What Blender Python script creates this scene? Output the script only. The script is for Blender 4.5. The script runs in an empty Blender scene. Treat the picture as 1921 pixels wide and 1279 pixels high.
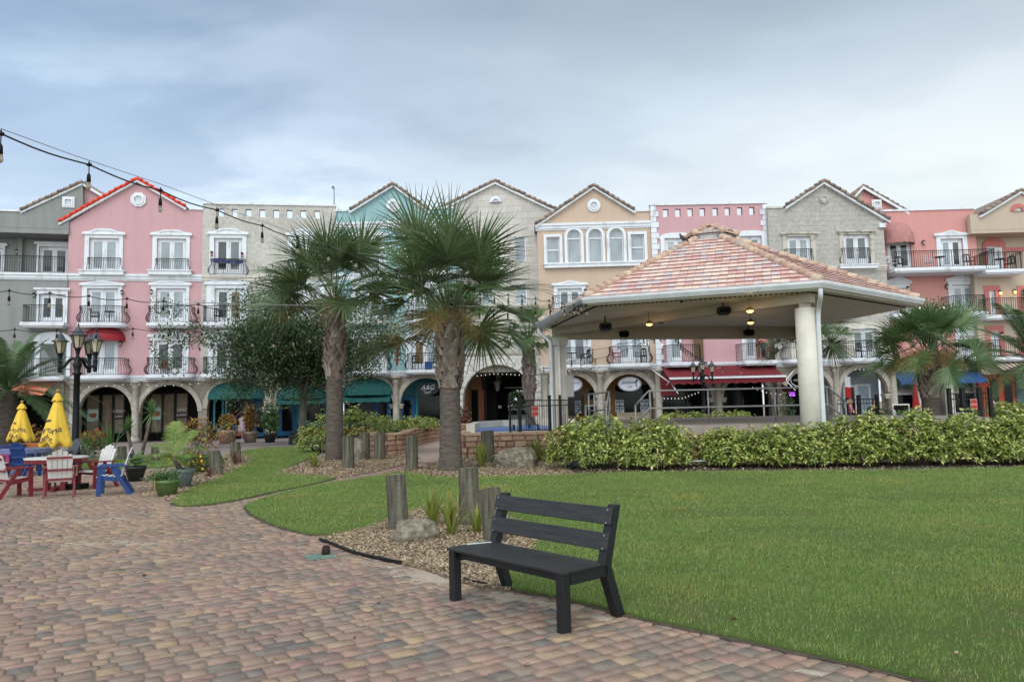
import bpy, bmesh, math, random
import numpy as np
from mathutils import Vector, Matrix, Euler
from mathutils.geometry import tessellate_polygon
R = math.radians
PI = math.pi
scene = bpy.context.scene
col = scene.collection

# ------------------------------------------------------------------ camera
FPX, PW, PH = 1400.0, 1921.0, 1279.0
PITCH, ROLL, EYE = R(5.0), 0.022, 1.7
cam_d = bpy.data.cameras.new("camera")
cam = bpy.data.objects.new("camera", cam_d)
col.objects.link(cam)
cam_d.sensor_width = 36.0
cam_d.lens = 36.0 * FPX / PW
cam_d.clip_start = 0.05
cam_d.clip_end = 3000
_f = Vector((0, math.cos(PITCH), math.sin(PITCH)))
_u0 = Vector((0, -math.sin(PITCH), math.cos(PITCH)))
_r0 = Vector((1, 0, 0))
_R = _r0 * math.cos(ROLL) - _u0 * math.sin(ROLL)
_U = _r0 * math.sin(ROLL) + _u0 * math.cos(ROLL)
CAM = Vector((0, 0, EYE))
m = Matrix((( _R.x, _U.x, -_f.x, 0), (_R.y, _U.y, -_f.y, 0), (_R.z, _U.z, -_f.z, EYE), (0, 0, 0, 1)))
cam.matrix_world = m
scene.camera = cam

def ray(x, y):
    return _f + _R * ((x - PW / 2) / FPX) - _U * ((y - PH / 2) / FPX)
def gp(x, y, z=0.0):
    """the ground (or height z) point seen at photo pixel x, y"""
    d = ray(x, y); t = (z - EYE) / d.z
    return CAM + d * t
def at(x, y, Y):
    d = ray(x, y)
    return CAM + d * (Y / d.y)

# ------------------------------------------------------------------ sky and sun
SUN_EL, SUN_AZ = R(48), R(205)          # high, behind the camera and a little to the left; soft overcast light
scene.world = bpy.data.worlds.new("World")
w = scene.world
w.use_nodes = True
nt = w.node_tree
nt.nodes.clear()
def N(t, **k):
    n = nt.nodes.new(t)
    for a, b in k.items(): setattr(n, a, b)
    return n
L = lambda a, b: nt.links.new(a, b)
out = N('ShaderNodeOutputWorld')
sky = N('ShaderNodeTexSky', sky_type='NISHITA', sun_disc=False, sun_elevation=SUN_EL, sun_rotation=SUN_AZ)
sky.air_density = 1.0; sky.dust_density = 1.5; sky.ozone_density = 1.5
bg1 = N('ShaderNodeBackground'); bg1.inputs['Strength'].default_value = 0.15
L(sky.outputs[0], bg1.inputs['Color'])
tc = N('ShaderNodeTexCoord')
sep = N('ShaderNodeSeparateXYZ'); L(tc.outputs['Generated'], sep.inputs[0])
def math_n(op, a, b=None, clamp=False):
    n = N('ShaderNodeMath', operation=op); n.use_clamp = clamp
    for i, v in enumerate((a, b)):
        if v is None: continue
        if isinstance(v, (int, float)): n.inputs[i].default_value = v
        else: L(v, n.inputs[i])
    return n.outputs[0]
zz = math_n('ADD', math_n('MAXIMUM', sep.outputs['Z'], 0.0), 0.13)
cx = math_n('DIVIDE', sep.outputs['X'], zz); cy = math_n('DIVIDE', sep.outputs['Y'], zz)
cmb = N('ShaderNodeCombineXYZ'); L(math_n('MULTIPLY', cx, 0.62), cmb.inputs[0]); L(cy, cmb.inputs[1]); cmb.inputs[2].default_value = 3.1
def ramp(fac, stops, interp='EASE'):
    n = N('ShaderNodeValToRGB'); n.color_ramp.interpolation = interp
    els = n.color_ramp.elements
    while len(els) < len(stops): els.new(0.5)
    for e, (p, c) in zip(els, stops):
        e.position = p; e.color = (*c, 1) if len(c) == 3 else c
    L(fac, n.inputs[0]); return n.outputs[0]
def noise(vec, scale, detail=5, rough=0.5, dist=0.0):
    n = N('ShaderNodeTexNoise'); n.inputs['Scale'].default_value = scale
    n.inputs['Detail'].default_value = detail; n.inputs['Roughness'].default_value = rough
    n.inputs['Distortion'].default_value = dist
    L(vec, n.inputs['Vector']); return n.outputs['Fac']
def mix(fac, a, b, mode='MIX'):
    n = N('ShaderNodeMix', data_type='RGBA', blend_type=mode)
    if isinstance(fac, (int, float)): n.inputs[0].default_value = fac
    else: L(fac, n.inputs[0])
    for i, v in ((6, a), (7, b)):
        if isinstance(v, tuple): n.inputs[i].default_value = (*v, 1)
        else: L(v, n.inputs[i])
    return n.outputs[2]
nA = noise(cmb.outputs[0], 0.55, 6, 0.52, 0.6)
nB = noise(cmb.outputs[0], 1.7, 6, 0.55, 0.4)
# cloud sheet: bright towards the horizon, slate grey overhead in front
elev = ramp(sep.outputs['Z'], [(0.0, (0.86, 0.93, 0.98)), (0.24, (0.82, 0.91, 0.98)), (0.36, (0.64, 0.745, 0.86)), (0.48, (0.44, 0.535, 0.64)), (1.0, (0.7, 0.76, 0.82))], 'LINEAR')
nC = noise(cmb.outputs[0], 1.15, 6, 0.52, 0.5)
shade = ramp(math_n('ADD', math_n('MULTIPLY', nA, 0.68), math_n('MULTIPLY', nC, 0.32)), [(0.36, (0.74, 0.775, 0.81)), (0.46, (0.94, 0.96, 0.975)), (0.54, (1.10, 1.10, 1.085)), (0.63, (1.30, 1.26, 1.21))], 'EASE')
cl = mix(1.0, elev, shade, 'MULTIPLY')
# right-hand part of the sheet is greyer, left opens to blue
lr = ramp(math_n('ADD', math_n('MULTIPLY', sep.outputs['X'], 0.5), 0.5), [(0.25, (0.93, 1.0, 1.1)), (0.55, (1.0, 1.0, 1.0)), (0.85, (0.86, 0.86, 0.84))], 'LINEAR')
cl = mix(1.0, cl, lr, 'MULTIPLY')
# added brightening of the unseen overcast behind the camera, to light the facades
back = ramp(math_n('ADD', math_n('MULTIPLY', sep.outputs['Y'], -0.5), 0.5), [(0.30, (1, 1, 1)), (0.62, (2.1, 2.05, 1.95)), (1.0, (2.9, 2.8, 2.6))], 'EASE')
cl = mix(1.0, cl, back, 'MULTIPLY')
bg2 = N('ShaderNodeBackground'); L(cl, bg2.inputs['Color']); bg2.inputs['Strength'].default_value = 1.0
leftness = math_n('MULTIPLY', sep.outputs['X'], -0.55)
hole = ramp(math_n('ADD', nB, leftness), [(0.58, (0, 0, 0)), (0.82, (0.45, 0.45, 0.45))])
inv = math_n('SUBTRACT', 1.0, hole)
mx = N('ShaderNodeMixShader'); L(inv, mx.inputs[0]); L(bg1.outputs[0], mx.inputs[1]); L(bg2.outputs[0], mx.inputs[2])
L(mx.outputs[0], out.inputs['Surface'])

sun_d = bpy.data.lights.new("sun", 'SUN'); sun_d.energy = 1.3; sun_d.angle = R(30); sun_d.color = (1.0, 0.96, 0.90)
sun = bpy.data.objects.new("sun", sun_d); col.objects.link(sun)
sd = Vector((math.sin(SUN_AZ) * math.cos(SUN_EL), math.cos(SUN_AZ) * math.cos(SUN_EL), math.sin(SUN_EL)))
sun.rotation_euler = sd.to_track_quat('Z', 'Y').to_euler()
scene.view_settings.view_transform = 'Standard'
scene.view_settings.look = 'None'
scene.view_settings.exposure = 0.0
scene.view_settings.gamma = 1.0
scene.render.engine = 'CYCLES'

# ------------------------------------------------------------------ materials
def newmat(name):
    global nt
    mt = bpy.data.materials.new(name); mt.use_nodes = True
    nt = mt.node_tree
    return mt, nt.nodes['Principled BSDF']
def objco(stretch=None, swap=False):
    t = N('ShaderNodeTexCoord'); v = t.outputs['Object']
    if swap:
        s = N('ShaderNodeSeparateXYZ'); L(v, s.inputs[0]); c = N('ShaderNodeCombineXYZ')
        L(math_n('ADD', s.outputs[0], s.outputs[1]), c.inputs[0]); L(s.outputs[2], c.inputs[1]); v = c.outputs[0]
    if stretch:
        mp = N('ShaderNodeMapping'); mp.inputs['Scale'].default_value = stretch; L(v, mp.inputs[0]); v = mp.outputs[0]
    return v
def bump_in(bs, h, strength, dist=0.02):
    b = N('ShaderNodeBump'); b.inputs['Strength'].default_value = strength; b.inputs['Distance'].default_value = dist
    L(h, b.inputs['Height']); L(b.outputs[0], bs.inputs['Normal'])
def sv(bs, rough, metal=0.0, spec=0.4):
    bs.inputs['Roughness'].default_value = rough; bs.inputs['Metallic'].default_value = metal
    bs.inputs['Specular IOR Level'].default_value = spec
def island():
    return N('ShaderNodeNewGeometry').outputs['Random Per Island']
def M(name, c1, c2=None, scale=4.0, rough=0.75, bump=0.0, bscale=60.0, metal=0.0, spec=0.4, stretch=None, dist=0.01, emit=None, lo=0.35, hi=0.65):
    mt, bs = newmat(name); sv(bs, rough, metal, spec)
    if c2 is None: c2 = tuple(x * 0.82 for x in c1)
    co = objco(stretch)
    nz = noise(co, scale, 6, 0.6)
    L(ramp(nz, [(lo, c2), (hi, c1)], 'LINEAR'), bs.inputs['Base Color'])
    if bump: bump_in(bs, noise(objco(), bscale, 4, 0.6), bump, dist)
    if emit:
        bs.inputs['Emission Color'].default_value = (*emit[:3], 1); bs.inputs['Emission Strength'].default_value = emit[3]
    return mt
def Mleaf(name, cols, rough=0.5, trans=0.0, spec=0.35):
    """leaf-like pieces: one colour per loose piece"""
    mt, bs = newmat(name); sv(bs, rough, 0, spec)
    n = len(cols)
    c = ramp(island(), [(i / max(1, n - 1), k) for i, k in enumerate(cols)], 'LINEAR')
    L(c, bs.inputs['Base Color'])
    if trans:
        tb = N('ShaderNodeBsdfTranslucent'); L(c, tb.inputs['Color'])
        ms = N('ShaderNodeMixShader'); ms.inputs[0].default_value = trans
        o = [k for k in nt.nodes if k.type == 'OUTPUT_MATERIAL'][0]
        L(bs.outputs[0], ms.inputs[1]); L(tb.outputs[0], ms.inputs[2]); L(ms.outputs[0], o.inputs['Surface'])
    return mt
def Mtile(name, cols, rough=0.8, bump=0.3, bscale=50, var=0.18, spec=0.3):
    """tiles, bricks, pavers: one flat colour per loose piece plus mottling"""
    mt, bs = newmat(name); sv(bs, rough, 0, spec)
    n = len(cols)
    c = ramp(island(), [(i / n, k) for i, k in enumerate(cols)], 'CONSTANT')
    nz = noise(objco(), 9, 5, 0.65)
    g = ramp(nz, [(0.3, (1 - var,) * 3), (0.7, (1 + var,) * 3)], 'LINEAR')
    L(mix(1.0, c, g, 'MULTIPLY'), bs.inputs['Base Color'])
    bump_in(bs, noise(objco(), bscale, 4, 0.7), bump, 0.01)
    return mt
def Mstone(name, cols, mort, bw, bh, msize=0.012, bump=0.5, nscale=14, squash=1.0):
    """coursed stone facing on vertical walls"""
    mt, bs = newmat(name); sv(bs, 0.9, 0, 0.2)
    co = objco(swap=True)
    bt = N('ShaderNodeTexBrick'); L(co, bt.inputs['Vector'])
    bt.offset = 0.43; bt.squash = squash; bt.squash_frequency = 3
    bt.inputs['Color1'].default_value = (*cols[0], 1); bt.inputs['Color2'].default_value = (*cols[1], 1); bt.inputs['Mortar'].default_value = (*mort, 1)
    bt.inputs['Scale'].default_value = 1.0; bt.inputs['Brick Width'].default_value = bw; bt.inputs['Row Height'].default_value = bh
    bt.inputs['Mortar Size'].default_value = msize; bt.inputs['Mortar Smooth'].default_value = 0.5; bt.inputs['Bias'].default_value = 0.0
    nz = noise(objco(), nscale, 6, 0.7)
    g = ramp(nz, [(0.3, (0.72,) * 3), (0.65, (1.1,) * 3)], 'LINEAR')
    big = ramp(noise(objco((0.5, 0.5, 0.25)), 1.3, 5, 0.6), [(0.35, (0.86, 0.85, 0.83)), (0.6, (1.03, 1.02, 1.0))], 'LINEAR')
    L(mix(1.0, mix(1.0, bt.outputs['Color'], g, 'MULTIPLY'), big, 'MULTIPLY'), bs.inputs['Base Color'])
    h = math_n('ADD', math_n('MULTIPLY', bt.outputs['Fac'], -0.8), nz)
    bump_in(bs, h, bump, 0.03)
    return mt
def Mstucco(name, c, dirt=0.10):
    mt, bs = newmat(name); sv(bs, 0.92, 0, 0.15)
    fine = ramp(noise(objco(), 3.0, 6, 0.65), [(0.3, tuple(x * (1 - dirt * 0.6) for x in c)), (0.7, c)], 'LINEAR')
    streak = ramp(noise(objco((1.1, 1.1, 0.10)), 1.5, 6, 0.65), [(0.30, (1 - dirt * 1.3,) * 3), (0.55, (1, 1, 1))], 'LINEAR')
    L(mix(1.0, fine, streak, 'MULTIPLY'), bs.inputs['Base Color'])
    bump_in(bs, noise(objco(), 35, 4, 0.7), 0.25, 0.01)
    return mt
def Mglass(name, c, rough=0.06, spec=0.8):
    mt, bs = newmat(name); sv(bs, rough, 0, spec)
    L(ramp(noise(objco((1, 1, 0.6)), 1.1, 2, 0.4), [(0.35, tuple(x * 0.7 for x in c)), (0.65, c)], 'LINEAR'), bs.inputs['Base Color'])
    bump_in(bs, noise(objco(), 1.2, 1, 0.3), 0.04, 0.05)
    return mt
def Memit(name, c, s):
    mt, bs = newmat(name); bs.inputs['Base Color'].default_value = (*c, 1)
    bs.inputs['Emission Color'].default_value = (*c, 1); bs.inputs['Emission Strength'].default_value = s
    return mt
def S(r, g, b):
    """sRGB 0..255 -> linear"""
    return tuple(((v / 255 / 12.92) if v <= 10 else ((v / 255 + 0.055) / 1.055) ** 2.4) for v in (r, g, b))

# ------------------------------------------------------------------ geometry helpers
def frame_axes(d, up=Vector((0, 0, 1))):
    d = d.normalized()
    if abs(d.dot(up)) > 0.98: up = Vector((1, 0, 0))
    s = d.cross(up).normalized(); u = s.cross(d).normalized()
    return d, s, u
class MB:
    def __init__(s): s.v = []; s.f = []; s.m = []; s.s = []; s.X = None
    def add(s, vs, fs, m=0, smooth=False):
        o = len(s.v)
        if s.X is not None: vs = [tuple(s.X @ Vector(p)) for p in vs]
        s.v.extend([tuple(p) for p in vs])
        for f in fs:
            s.f.append([i + o for i in f]); s.m.append(m); s.s.append(smooth)
    def box(s, x0, x1, y0, y1, z0, z1, m=0):
        s.add([(x0, y0, z0), (x1, y0, z0), (x1, y1, z0), (x0, y1, z0), (x0, y0, z1), (x1, y0, z1), (x1, y1, z1), (x0, y1, z1)],
              [(0, 3, 2, 1), (4, 5, 6, 7), (0, 1, 5, 4), (1, 2, 6, 5), (2, 3, 7, 6), (3, 0, 4, 7)], m)
    def bar(s, p, q, w, h=None, m=0, up=(0, 0, 1)):
        p = Vector(p); q = Vector(q); h = h or w
        d, sd_, u = frame_axes(q - p, Vector(up))
        a = sd_ * (w / 2); b = u * (h / 2)
        s.add([p - a - b, p + a - b, p + a + b, p - a + b, q - a - b, q + a - b, q + a + b, q - a + b],
              [(0, 3, 2, 1), (4, 5, 6, 7), (0, 1, 5, 4), (1, 2, 6, 5), (2, 3, 7, 6), (3, 0, 4, 7)], m)
    def tube(s, pts, r, n=8, m=0, caps=True, smooth=True, closed=False):
        pts = [Vector(p) for p in pts]; k = len(pts)
        rs = list(r) if isinstance(r, (list, tuple)) else [r] * k
        vs = []; up = Vector((0, 0, 1))
        pu = None
        for i, p in enumerate(pts):
            if closed: d = pts[(i + 1) % k] - pts[i - 1]
            else: d = pts[min(i + 1, k - 1)] - pts[max(i - 1, 0)]
            if d.length < 1e-9: d = Vector((0, 0, 1))
            d.normalize()
            if pu is None: _, sd_, u = frame_axes(d)
            else:
                u = (pu - d * pu.dot(d))
                if u.length < 1e-6: _, sd_, u = frame_axes(d)
                u.normalize(); sd_ = d.cross(u)
            pu = u
            for j in range(n):
                a = 2 * PI * (j + 0.5) / n
                vs.append(p + (sd_ * math.cos(a) + u * math.sin(a)) * rs[i])
        fs = []
        for i in range(k if closed else k - 1):
            i2 = (i + 1) % k
            for j in range(n):
                fs.append((i * n + j, i * n + (j + 1) % n, i2 * n + (j + 1) % n, i2 * n + j))
        if caps and not closed:
            fs.append(tuple(range(n - 1, -1, -1))); fs.append(tuple((k - 1) * n + j for j in range(n)))
        s.add(vs, fs, m, smooth and n > 4)
    def lathe(s, prof, n=16, c=(0, 0, 0), m=0, smooth=True, sx=1.0, sy=1.0, ph=0.0):
        vs = []; fs = []
        for (r, z) in prof:
            for j in range(n):
                a = 2 * PI * j / n + ph
                vs.append((c[0] + r * math.cos(a) * sx, c[1] + r * math.sin(a) * sy, c[2] + z))
        k = len(prof)
        for i in range(k - 1):
            for j in range(n):
                fs.append((i * n + j, i * n + (j + 1) % n, (i + 1) * n + (j + 1) % n, (i + 1) * n + j))
        fs.append(tuple(range(n - 1, -1, -1))); fs.append(tuple((k - 1) * n + j for j in range(n)))
        s.add(vs, fs, m, smooth)
    def ball(s, c, r, m=0, n=10, k=6):
        rx, ry, rz = r if isinstance(r, tuple) else (r, r, r)
        prof = [(max(1e-4, math.sin(PI * i / k)), -math.cos(PI * i / k)) for i in range(k + 1)]
        vs = []; fs = []
        for (a, z) in prof:
            for j in range(n):
                t = 2 * PI * j / n
                vs.append((c[0] + a * math.cos(t) * rx, c[1] + a * math.sin(t) * ry, c[2] + z * rz))
        for i in range(k):
            for j in range(n):
                fs.append((i * n + j, i * n + (j + 1) % n, (i + 1) * n + (j + 1) % n, (i + 1) * n + j))
        s.add(vs, fs, m, True)
    def plate(s, loops, y0, y1, m=0):
        """loops in (x, z): first the outline, the others holes; solid from y0 to y1"""
        tris = tessellate_polygon([[Vector((p[0], p[1], 0)) for p in lp] for lp in loops])
        flat = [p for lp in loops for p in lp]; n = len(flat)
        vs = [(p[0], y0, p[1]) for p in flat] + [(p[0], y1, p[1]) for p in flat]
        fs = []
        for t in tris:
            a, b, c = [flat[i] for i in t]
            cr = (b[0] - a[0]) * (c[1] - a[1]) - (b[1] - a[1]) * (c[0] - a[0])
            t = tuple(t) if cr > 0 else (t[0], t[2], t[1])
            if y0 > y1: t = (t[0], t[2], t[1])
            fs.append(t); fs.append((t[0] + n, t[2] + n, t[1] + n))
        o = 0
        for lp in loops:
            k = len(lp)
            for i in range(k):
                fs.append((o + i, o + i + n, o + (i + 1) % k + n, o + (i + 1) % k))
            o += k
        s.add(vs, fs, m)
    def flat_poly(s, pts, z0, z1, m=0, hole=None):
        """horizontal slab with outline pts (x, y) from z0 to z1"""
        b = MB(); b.plate([pts], 0, 1)
        vs = [(v[0], v[2], z1 if v[1] == 0 else z0) for v in b.v]
        s.add(vs, b.f, m)
    def text(s, body, size, X, m=0, depth=0.0, align='CENTER', spacing=1.0, font_shear=0.0):
        """lettering in the local xz plane, facing -y, placed with matrix X"""
        cu = bpy.data.curves.new('lettering', 'FONT'); cu.body = body; cu.size = size; cu.align_x = align; cu.align_y = 'CENTER'
        cu.space_line = spacing; cu.shear = font_shear; cu.resolution_u = 3; cu.fill_mode = 'FRONT'
        o = bpy.data.objects.new('lettering', cu); col.objects.link(o)
        dg = bpy.context.evaluated_depsgraph_get(); me = bpy.data.meshes.new_from_object(o.evaluated_get(dg))
        vs = [tuple(X @ Vector((v.co.x, -v.co.z, v.co.y))) for v in me.vertices]
        fs = [tuple(p.vertices) for p in me.polygons]
        bpy.data.objects.remove(o); bpy.data.curves.remove(cu); bpy.data.meshes.remove(me)
        s.add(vs, fs, m)
        return len(vs)
    def build(s, name, mats, parent=None, bevel=0.0, recalc=True):
        me = bpy.data.meshes.new(name)
        me.from_pydata([tuple(v) for v in s.v], [], s.f)
        if not isinstance(mats, (list, tuple)): mats = [mats]
        for k in mats: me.materials.append(k)
        me.polygons.foreach_set('material_index', s.m)
        me.polygons.foreach_set('use_smooth', s.s)
        if recalc:
            bm = bmesh.new(); bm.from_mesh(me); bmesh.ops.recalc_face_normals(bm, faces=bm.faces); bm.to_mesh(me); bm.free()
        me.update()
        o = bpy.data.objects.new(name, me); col.objects.link(o)
        if parent: o.parent = parent
        if bevel:
            b = o.modifiers.new('bevel', 'BEVEL'); b.width = bevel; b.segments = 2; b.limit_method = 'ANGLE'
        return o
def np_mesh(name, V, F, mat, parent=None, smooth=False):
    """fast mesh from arrays: V (n,3), F (m,k)"""
    V = np.asarray(V, np.float32); F = np.asarray(F, np.int32)
    me = bpy.data.meshes.new(name)
    me.vertices.add(len(V)); me.vertices.foreach_set('co', V.ravel())
    k = F.shape[1]
    me.loops.add(F.size); me.loops.foreach_set('vertex_index', F.ravel())
    me.polygons.add(len(F)); me.polygons.foreach_set('loop_start', np.arange(0, F.size, k, dtype=np.int32))
    me.polygons.foreach_set('loop_total', np.full(len(F), k, np.int32))
    if smooth: me.polygons.foreach_set('use_smooth', np.ones(len(F), bool))
    me.materials.append(mat); me.update(calc_edges=True); me.validate()
    o = bpy.data.objects.new(name, me); col.objects.link(o)
    if parent: o.parent = parent
    return o
def tag(o, label, cat, group=None):
    o['label'] = label; o['category'] = cat
    if group: o['group'] = group
    return o
def thing(name, label, cat, loc=(0, 0, 0), rz=0.0, group=None):
    o = bpy.data.objects.new(name, None); col.objects.link(o)
    o.empty_display_size = 0.2
    o.location = loc; o.rotation_euler = (0, 0, rz)
    return tag(o, label, cat, group)
def struct(o, kind='structure'):
    o['kind'] = kind; return o
def dup(o, loc, rz=0.0, label=None, group=None, scale=None):
    """a copy of a thing with copies of its parts and sub-parts"""
    r = o.copy(); col.objects.link(r); r.location = loc; r.rotation_euler = (0, 0, rz)
    if scale: r.scale = (scale,) * 3 if isinstance(scale, (int, float)) else scale
    if label: r['label'] = label
    if group: r['group'] = group
    for ch in list(o.children):
        c = ch.copy(); col.objects.link(c); c.parent = r
        for g in ch.children:
            d = g.copy(); col.objects.link(d); d.parent = c
    return r
def T4(x=0, y=0, z=0, rz=0, rx=0, ry=0):
    return Matrix.Translation((x, y, z)) @ Euler((rx, ry, rz)).to_matrix().to_4x4()
def arc(cx, cz, r, a0, a1, n=20, sz=1.0):
    return [(cx + r * math.cos(a0 + (a1 - a0) * i / n), cz + r * sz * math.sin(a0 + (a1 - a0) * i / n)) for i in range(n + 1)]
def in_poly(P, poly):
    x, y = P[:, 0], P[:, 1]; r = np.zeros(len(P), bool); n = len(poly)
    for i in range(n):
        x0, y0 = poly[i]; x1, y1 = poly[(i + 1) % n]
        c = ((y0 > y) != (y1 > y)) & (x < (x1 - x0) * (y - y0) / (y1 - y0 + 1e-12) + x0)
        r ^= c
    return r
def smooth_poly(pts, it=2):
    for _ in range(it):
        q = []
        for i in range(len(pts)):
            a = pts[i]; b = pts[(i + 1) % len(pts)]
            q += [(a[0] * .75 + b[0] * .25, a[1] * .75 + b[1] * .25), (a[0] * .25 + b[0] * .75, a[1] * .25 + b[1] * .75)]
        pts = q
    return pts
def smooth_line(pts, it=2):
    pts = [Vector(p) for p in pts]
    for _ in range(it):
        q = [pts[0]]
        for a, b in zip(pts, pts[1:]):
            q += [a * .75 + b * .25, a * .25 + b * .75]
        q.append(pts[-1]); pts = q
    return pts
# ------------------------------------------------------------------ shared materials
WHITE = M('white_trim_paint', (0.65, 0.67, 0.70), (0.47, 0.47, 0.47), 2.2, 0.65, 0.08, 40, stretch=(1, 1, .45), lo=0.30, hi=0.47)
CREAMW = M('cream_trim_paint', (0.62, 0.58, 0.50), (0.50, 0.46, 0.40), 2.5, 0.75, 0.2, 30)
BLACKIRON = M('black_wrought_iron', (0.010, 0.010, 0.012), (0.006, 0.006, 0.007), 8, 0.5, 0.05, 80, spec=0.25)
RUSTIRON = M('dark_rusty_iron', (0.05, 0.032, 0.026), (0.02, 0.02, 0.022), 6, 0.6)
STEEL = M('grey_painted_steel', (0.25, 0.25, 0.25), (0.19, 0.19, 0.19), 5, 0.45, 0.03, 90, metal=0.35)
PANE = Mglass('door_glass_over_pale_blinds', (0.30, 0.34, 0.37), 0.18, 0.5)
PANED = Mglass('dark_door_glass', (0.035, 0.04, 0.045), 0.08, 0.5)
PANEB = Mglass('door_glass_over_brown_blinds', (0.16, 0.11, 0.06), 0.15, 0.5)
SHOPGLASS = Mglass('dark_shop_glass', (0.008, 0.010, 0.011), 0.08, 0.14)
LAMPLIT = Memit('lit_lamp_bulb', (1.0, 0.55, 0.18), 3.0)
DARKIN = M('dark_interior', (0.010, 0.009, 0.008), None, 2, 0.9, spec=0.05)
PAPER = M('white_paper', (0.7, 0.72, 0.72), (0.6, 0.62, 0.62), 3, 0.7)
RUBBER = M('black_plastic', (0.008, 0.008, 0.009), (0.005, 0.005, 0.006), 10, 0.55, spec=0.2)

# ------------------------------------------------------------------ ground
rng = np.random.default_rng(7)
random.seed(11)
gm, bs = newmat('sandy_earth'); sv(bs, 0.95, 0, 0.1)
L(ramp(noise(objco(), 0.6, 8, 0.7), [(0.3, (0.23, 0.18, 0.14)), (0.7, (0.30, 0.25, 0.20))], 'LINEAR'), bs.inputs['Base Color'])
b = MB(); b.add([(-300, -60, -0.05), (300, -60, -0.05), (300, 400, -0.05), (-300, 400, -0.05)], [(0, 1, 2, 3)])
struct(b.build('ground', gm))

street_m = Mtile('street_paving_mat', [(0.27, 0.22, 0.20), (0.31, 0.25, 0.23), (0.25, 0.21, 0.20)], 0.9, 0.3)
sm_, bs = newmat('pinkish_street_pavers'); sv(bs, 0.9, 0, 0.2)
bt = N('ShaderNodeTexBrick'); L(objco(), bt.inputs['Vector'])
for k, v in (('Color1', (0.30, 0.24, 0.22)), ('Color2', (0.24, 0.20, 0.19)), ('Mortar', (0.2, 0.17, 0.15))): bt.inputs[k].default_value = (*v, 1)
bt.inputs['Scale'].default_value = 1; bt.inputs['Brick Width'].default_value = 0.24; bt.inputs['Row Height'].default_value = 0.13; bt.inputs['Mortar Size'].default_value = 0.008
L(mix(1.0, bt.outputs['Color'], ramp(noise(objco(), 0.8, 6, 0.6), [(0.3, (0.8,) * 3), (0.7, (1.12,) * 3)], 'LINEAR'), 'MULTIPLY'), bs.inputs['Base Color'])
b = MB(); b.box(-60, 60, 26, 60, -0.045, -0.012)
struct(b.build('street', sm_))

def P2(px): return [tuple(gp(x, y).xy) for x, y in px]
LAWN_TOP = [(760, 882), (800, 893), (860, 895), (960, 894), (1050, 890), (1100, 888), (1240, 885), (1450, 884), (1680, 882), (1921, 878), (2250, 868)]
LAWN_R = smooth_poly(P2([(458, 949), (500, 932), (560, 917), (640, 903), (720, 891)] + LAWN_TOP + [(2700, 1000), (2400, 1420), (1921, 1323), (1744, 1279), (1560, 1237), (1400, 1203), (1300, 1181),
                   (1200, 1160), (1100, 1133), (1000, 1112), (955, 1106), (935, 1090), (948, 1062), (990, 1040), (1003, 1020), (1000, 1003), (955, 972), (905, 952), (855, 947), (800, 952), (760, 964), (725, 977), (690, 991),
                   (650, 1001), (603, 1006), (545, 996), (500, 980), (470, 964)]), 2)
BED_NEAR = P2([(598, 1009), (650, 998), (690, 988), (725, 972), (760, 958), (800, 948), (855, 943), (905, 948), (960, 970), (1006, 1001), (1010, 1020), (998, 1042), (956, 1064), (943, 1092), (958, 1108),
               (905, 1104), (850, 1090), (790, 1068), (735, 1054), (690, 1045), (650, 1031), (612, 1013)])
LAWN_L = smooth_poly(P2([(318, 946), (335, 932), (362, 914), (402, 902), (442, 880), (470, 866), (462, 853), (450, 845), (520, 839), (590, 838), (606, 848), (565, 868), (520, 884), (560, 893), (640, 895), (600, 906), (500, 926), (450, 938), (400, 946), (350, 951)]), 2)
LAWN_B = P2([(150, 880), (300, 878), (345, 872), (415, 852), (300, 855), (160, 862)])
BED_L = P2([(306, 935), (322, 944), (362, 916), (402, 904), (444, 882), (474, 866), (462, 852), (440, 848), (400, 860), (345, 880), (320, 905)])
BED_PL = smooth_poly(P2([(508, 890), (545, 876), (590, 860), (640, 846), (700, 844), (760, 853), (790, 856), (782, 866), (700, 886), (645, 895), (600, 899), (555, 898)]), 1)
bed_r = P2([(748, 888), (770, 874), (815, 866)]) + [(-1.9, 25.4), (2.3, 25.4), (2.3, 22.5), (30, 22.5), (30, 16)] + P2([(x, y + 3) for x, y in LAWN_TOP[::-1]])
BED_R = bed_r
BED_PR = P2([(752, 886), (772, 875), (815, 867)]) + [(-1.85, 25.2), (1.4, 25.2)] + P2([(1062, 880), (1085, 891), (1050, 893), (960, 897), (860, 898), (800, 896), (760, 888)])

pm, bs = newmat('tumbled_pavers'); sv(bs, 0.85, 0, 0.25)
pc = ramp(island(), [(0.0, (0.265, 0.190, 0.168)), (0.12, (0.225, 0.176, 0.162)), (0.24, (0.29, 0.222, 0.182)), (0.36, (0.215, 0.170, 0.158)), (0.46, (0.262, 0.182, 0.168)), (0.58, (0.245, 0.198, 0.176)),
                    (0.70, (0.188, 0.165, 0.158)), (0.79, (0.280, 0.205, 0.178)), (0.88, (0.312, 0.240, 0.180)), (0.93, (0.240, 0.180, 0.162)), (0.965, (0.150, 0.142, 0.142))], 'CONSTANT')
tcw = objco()
zone = ramp(noise(tcw, 0.22, 3, 0.5), [(0.38, (1.04, 0.96, 0.93)), (0.52, (1.0, 0.98, 0.92)), (0.64, (1.06, 1.0, 0.88))], 'LINEAR')
mot = ramp(noise(tcw, 11, 6, 0.7), [(0.3, (0.78,) * 3), (0.7, (1.2,) * 3)], 'LINEAR')
dirtz = ramp(noise(tcw, 0.9, 7, 0.7), [(0.32, (0.88, 0.86, 0.81)), (0.62, (1.20, 1.13, 1.01))], 'LINEAR')
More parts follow.
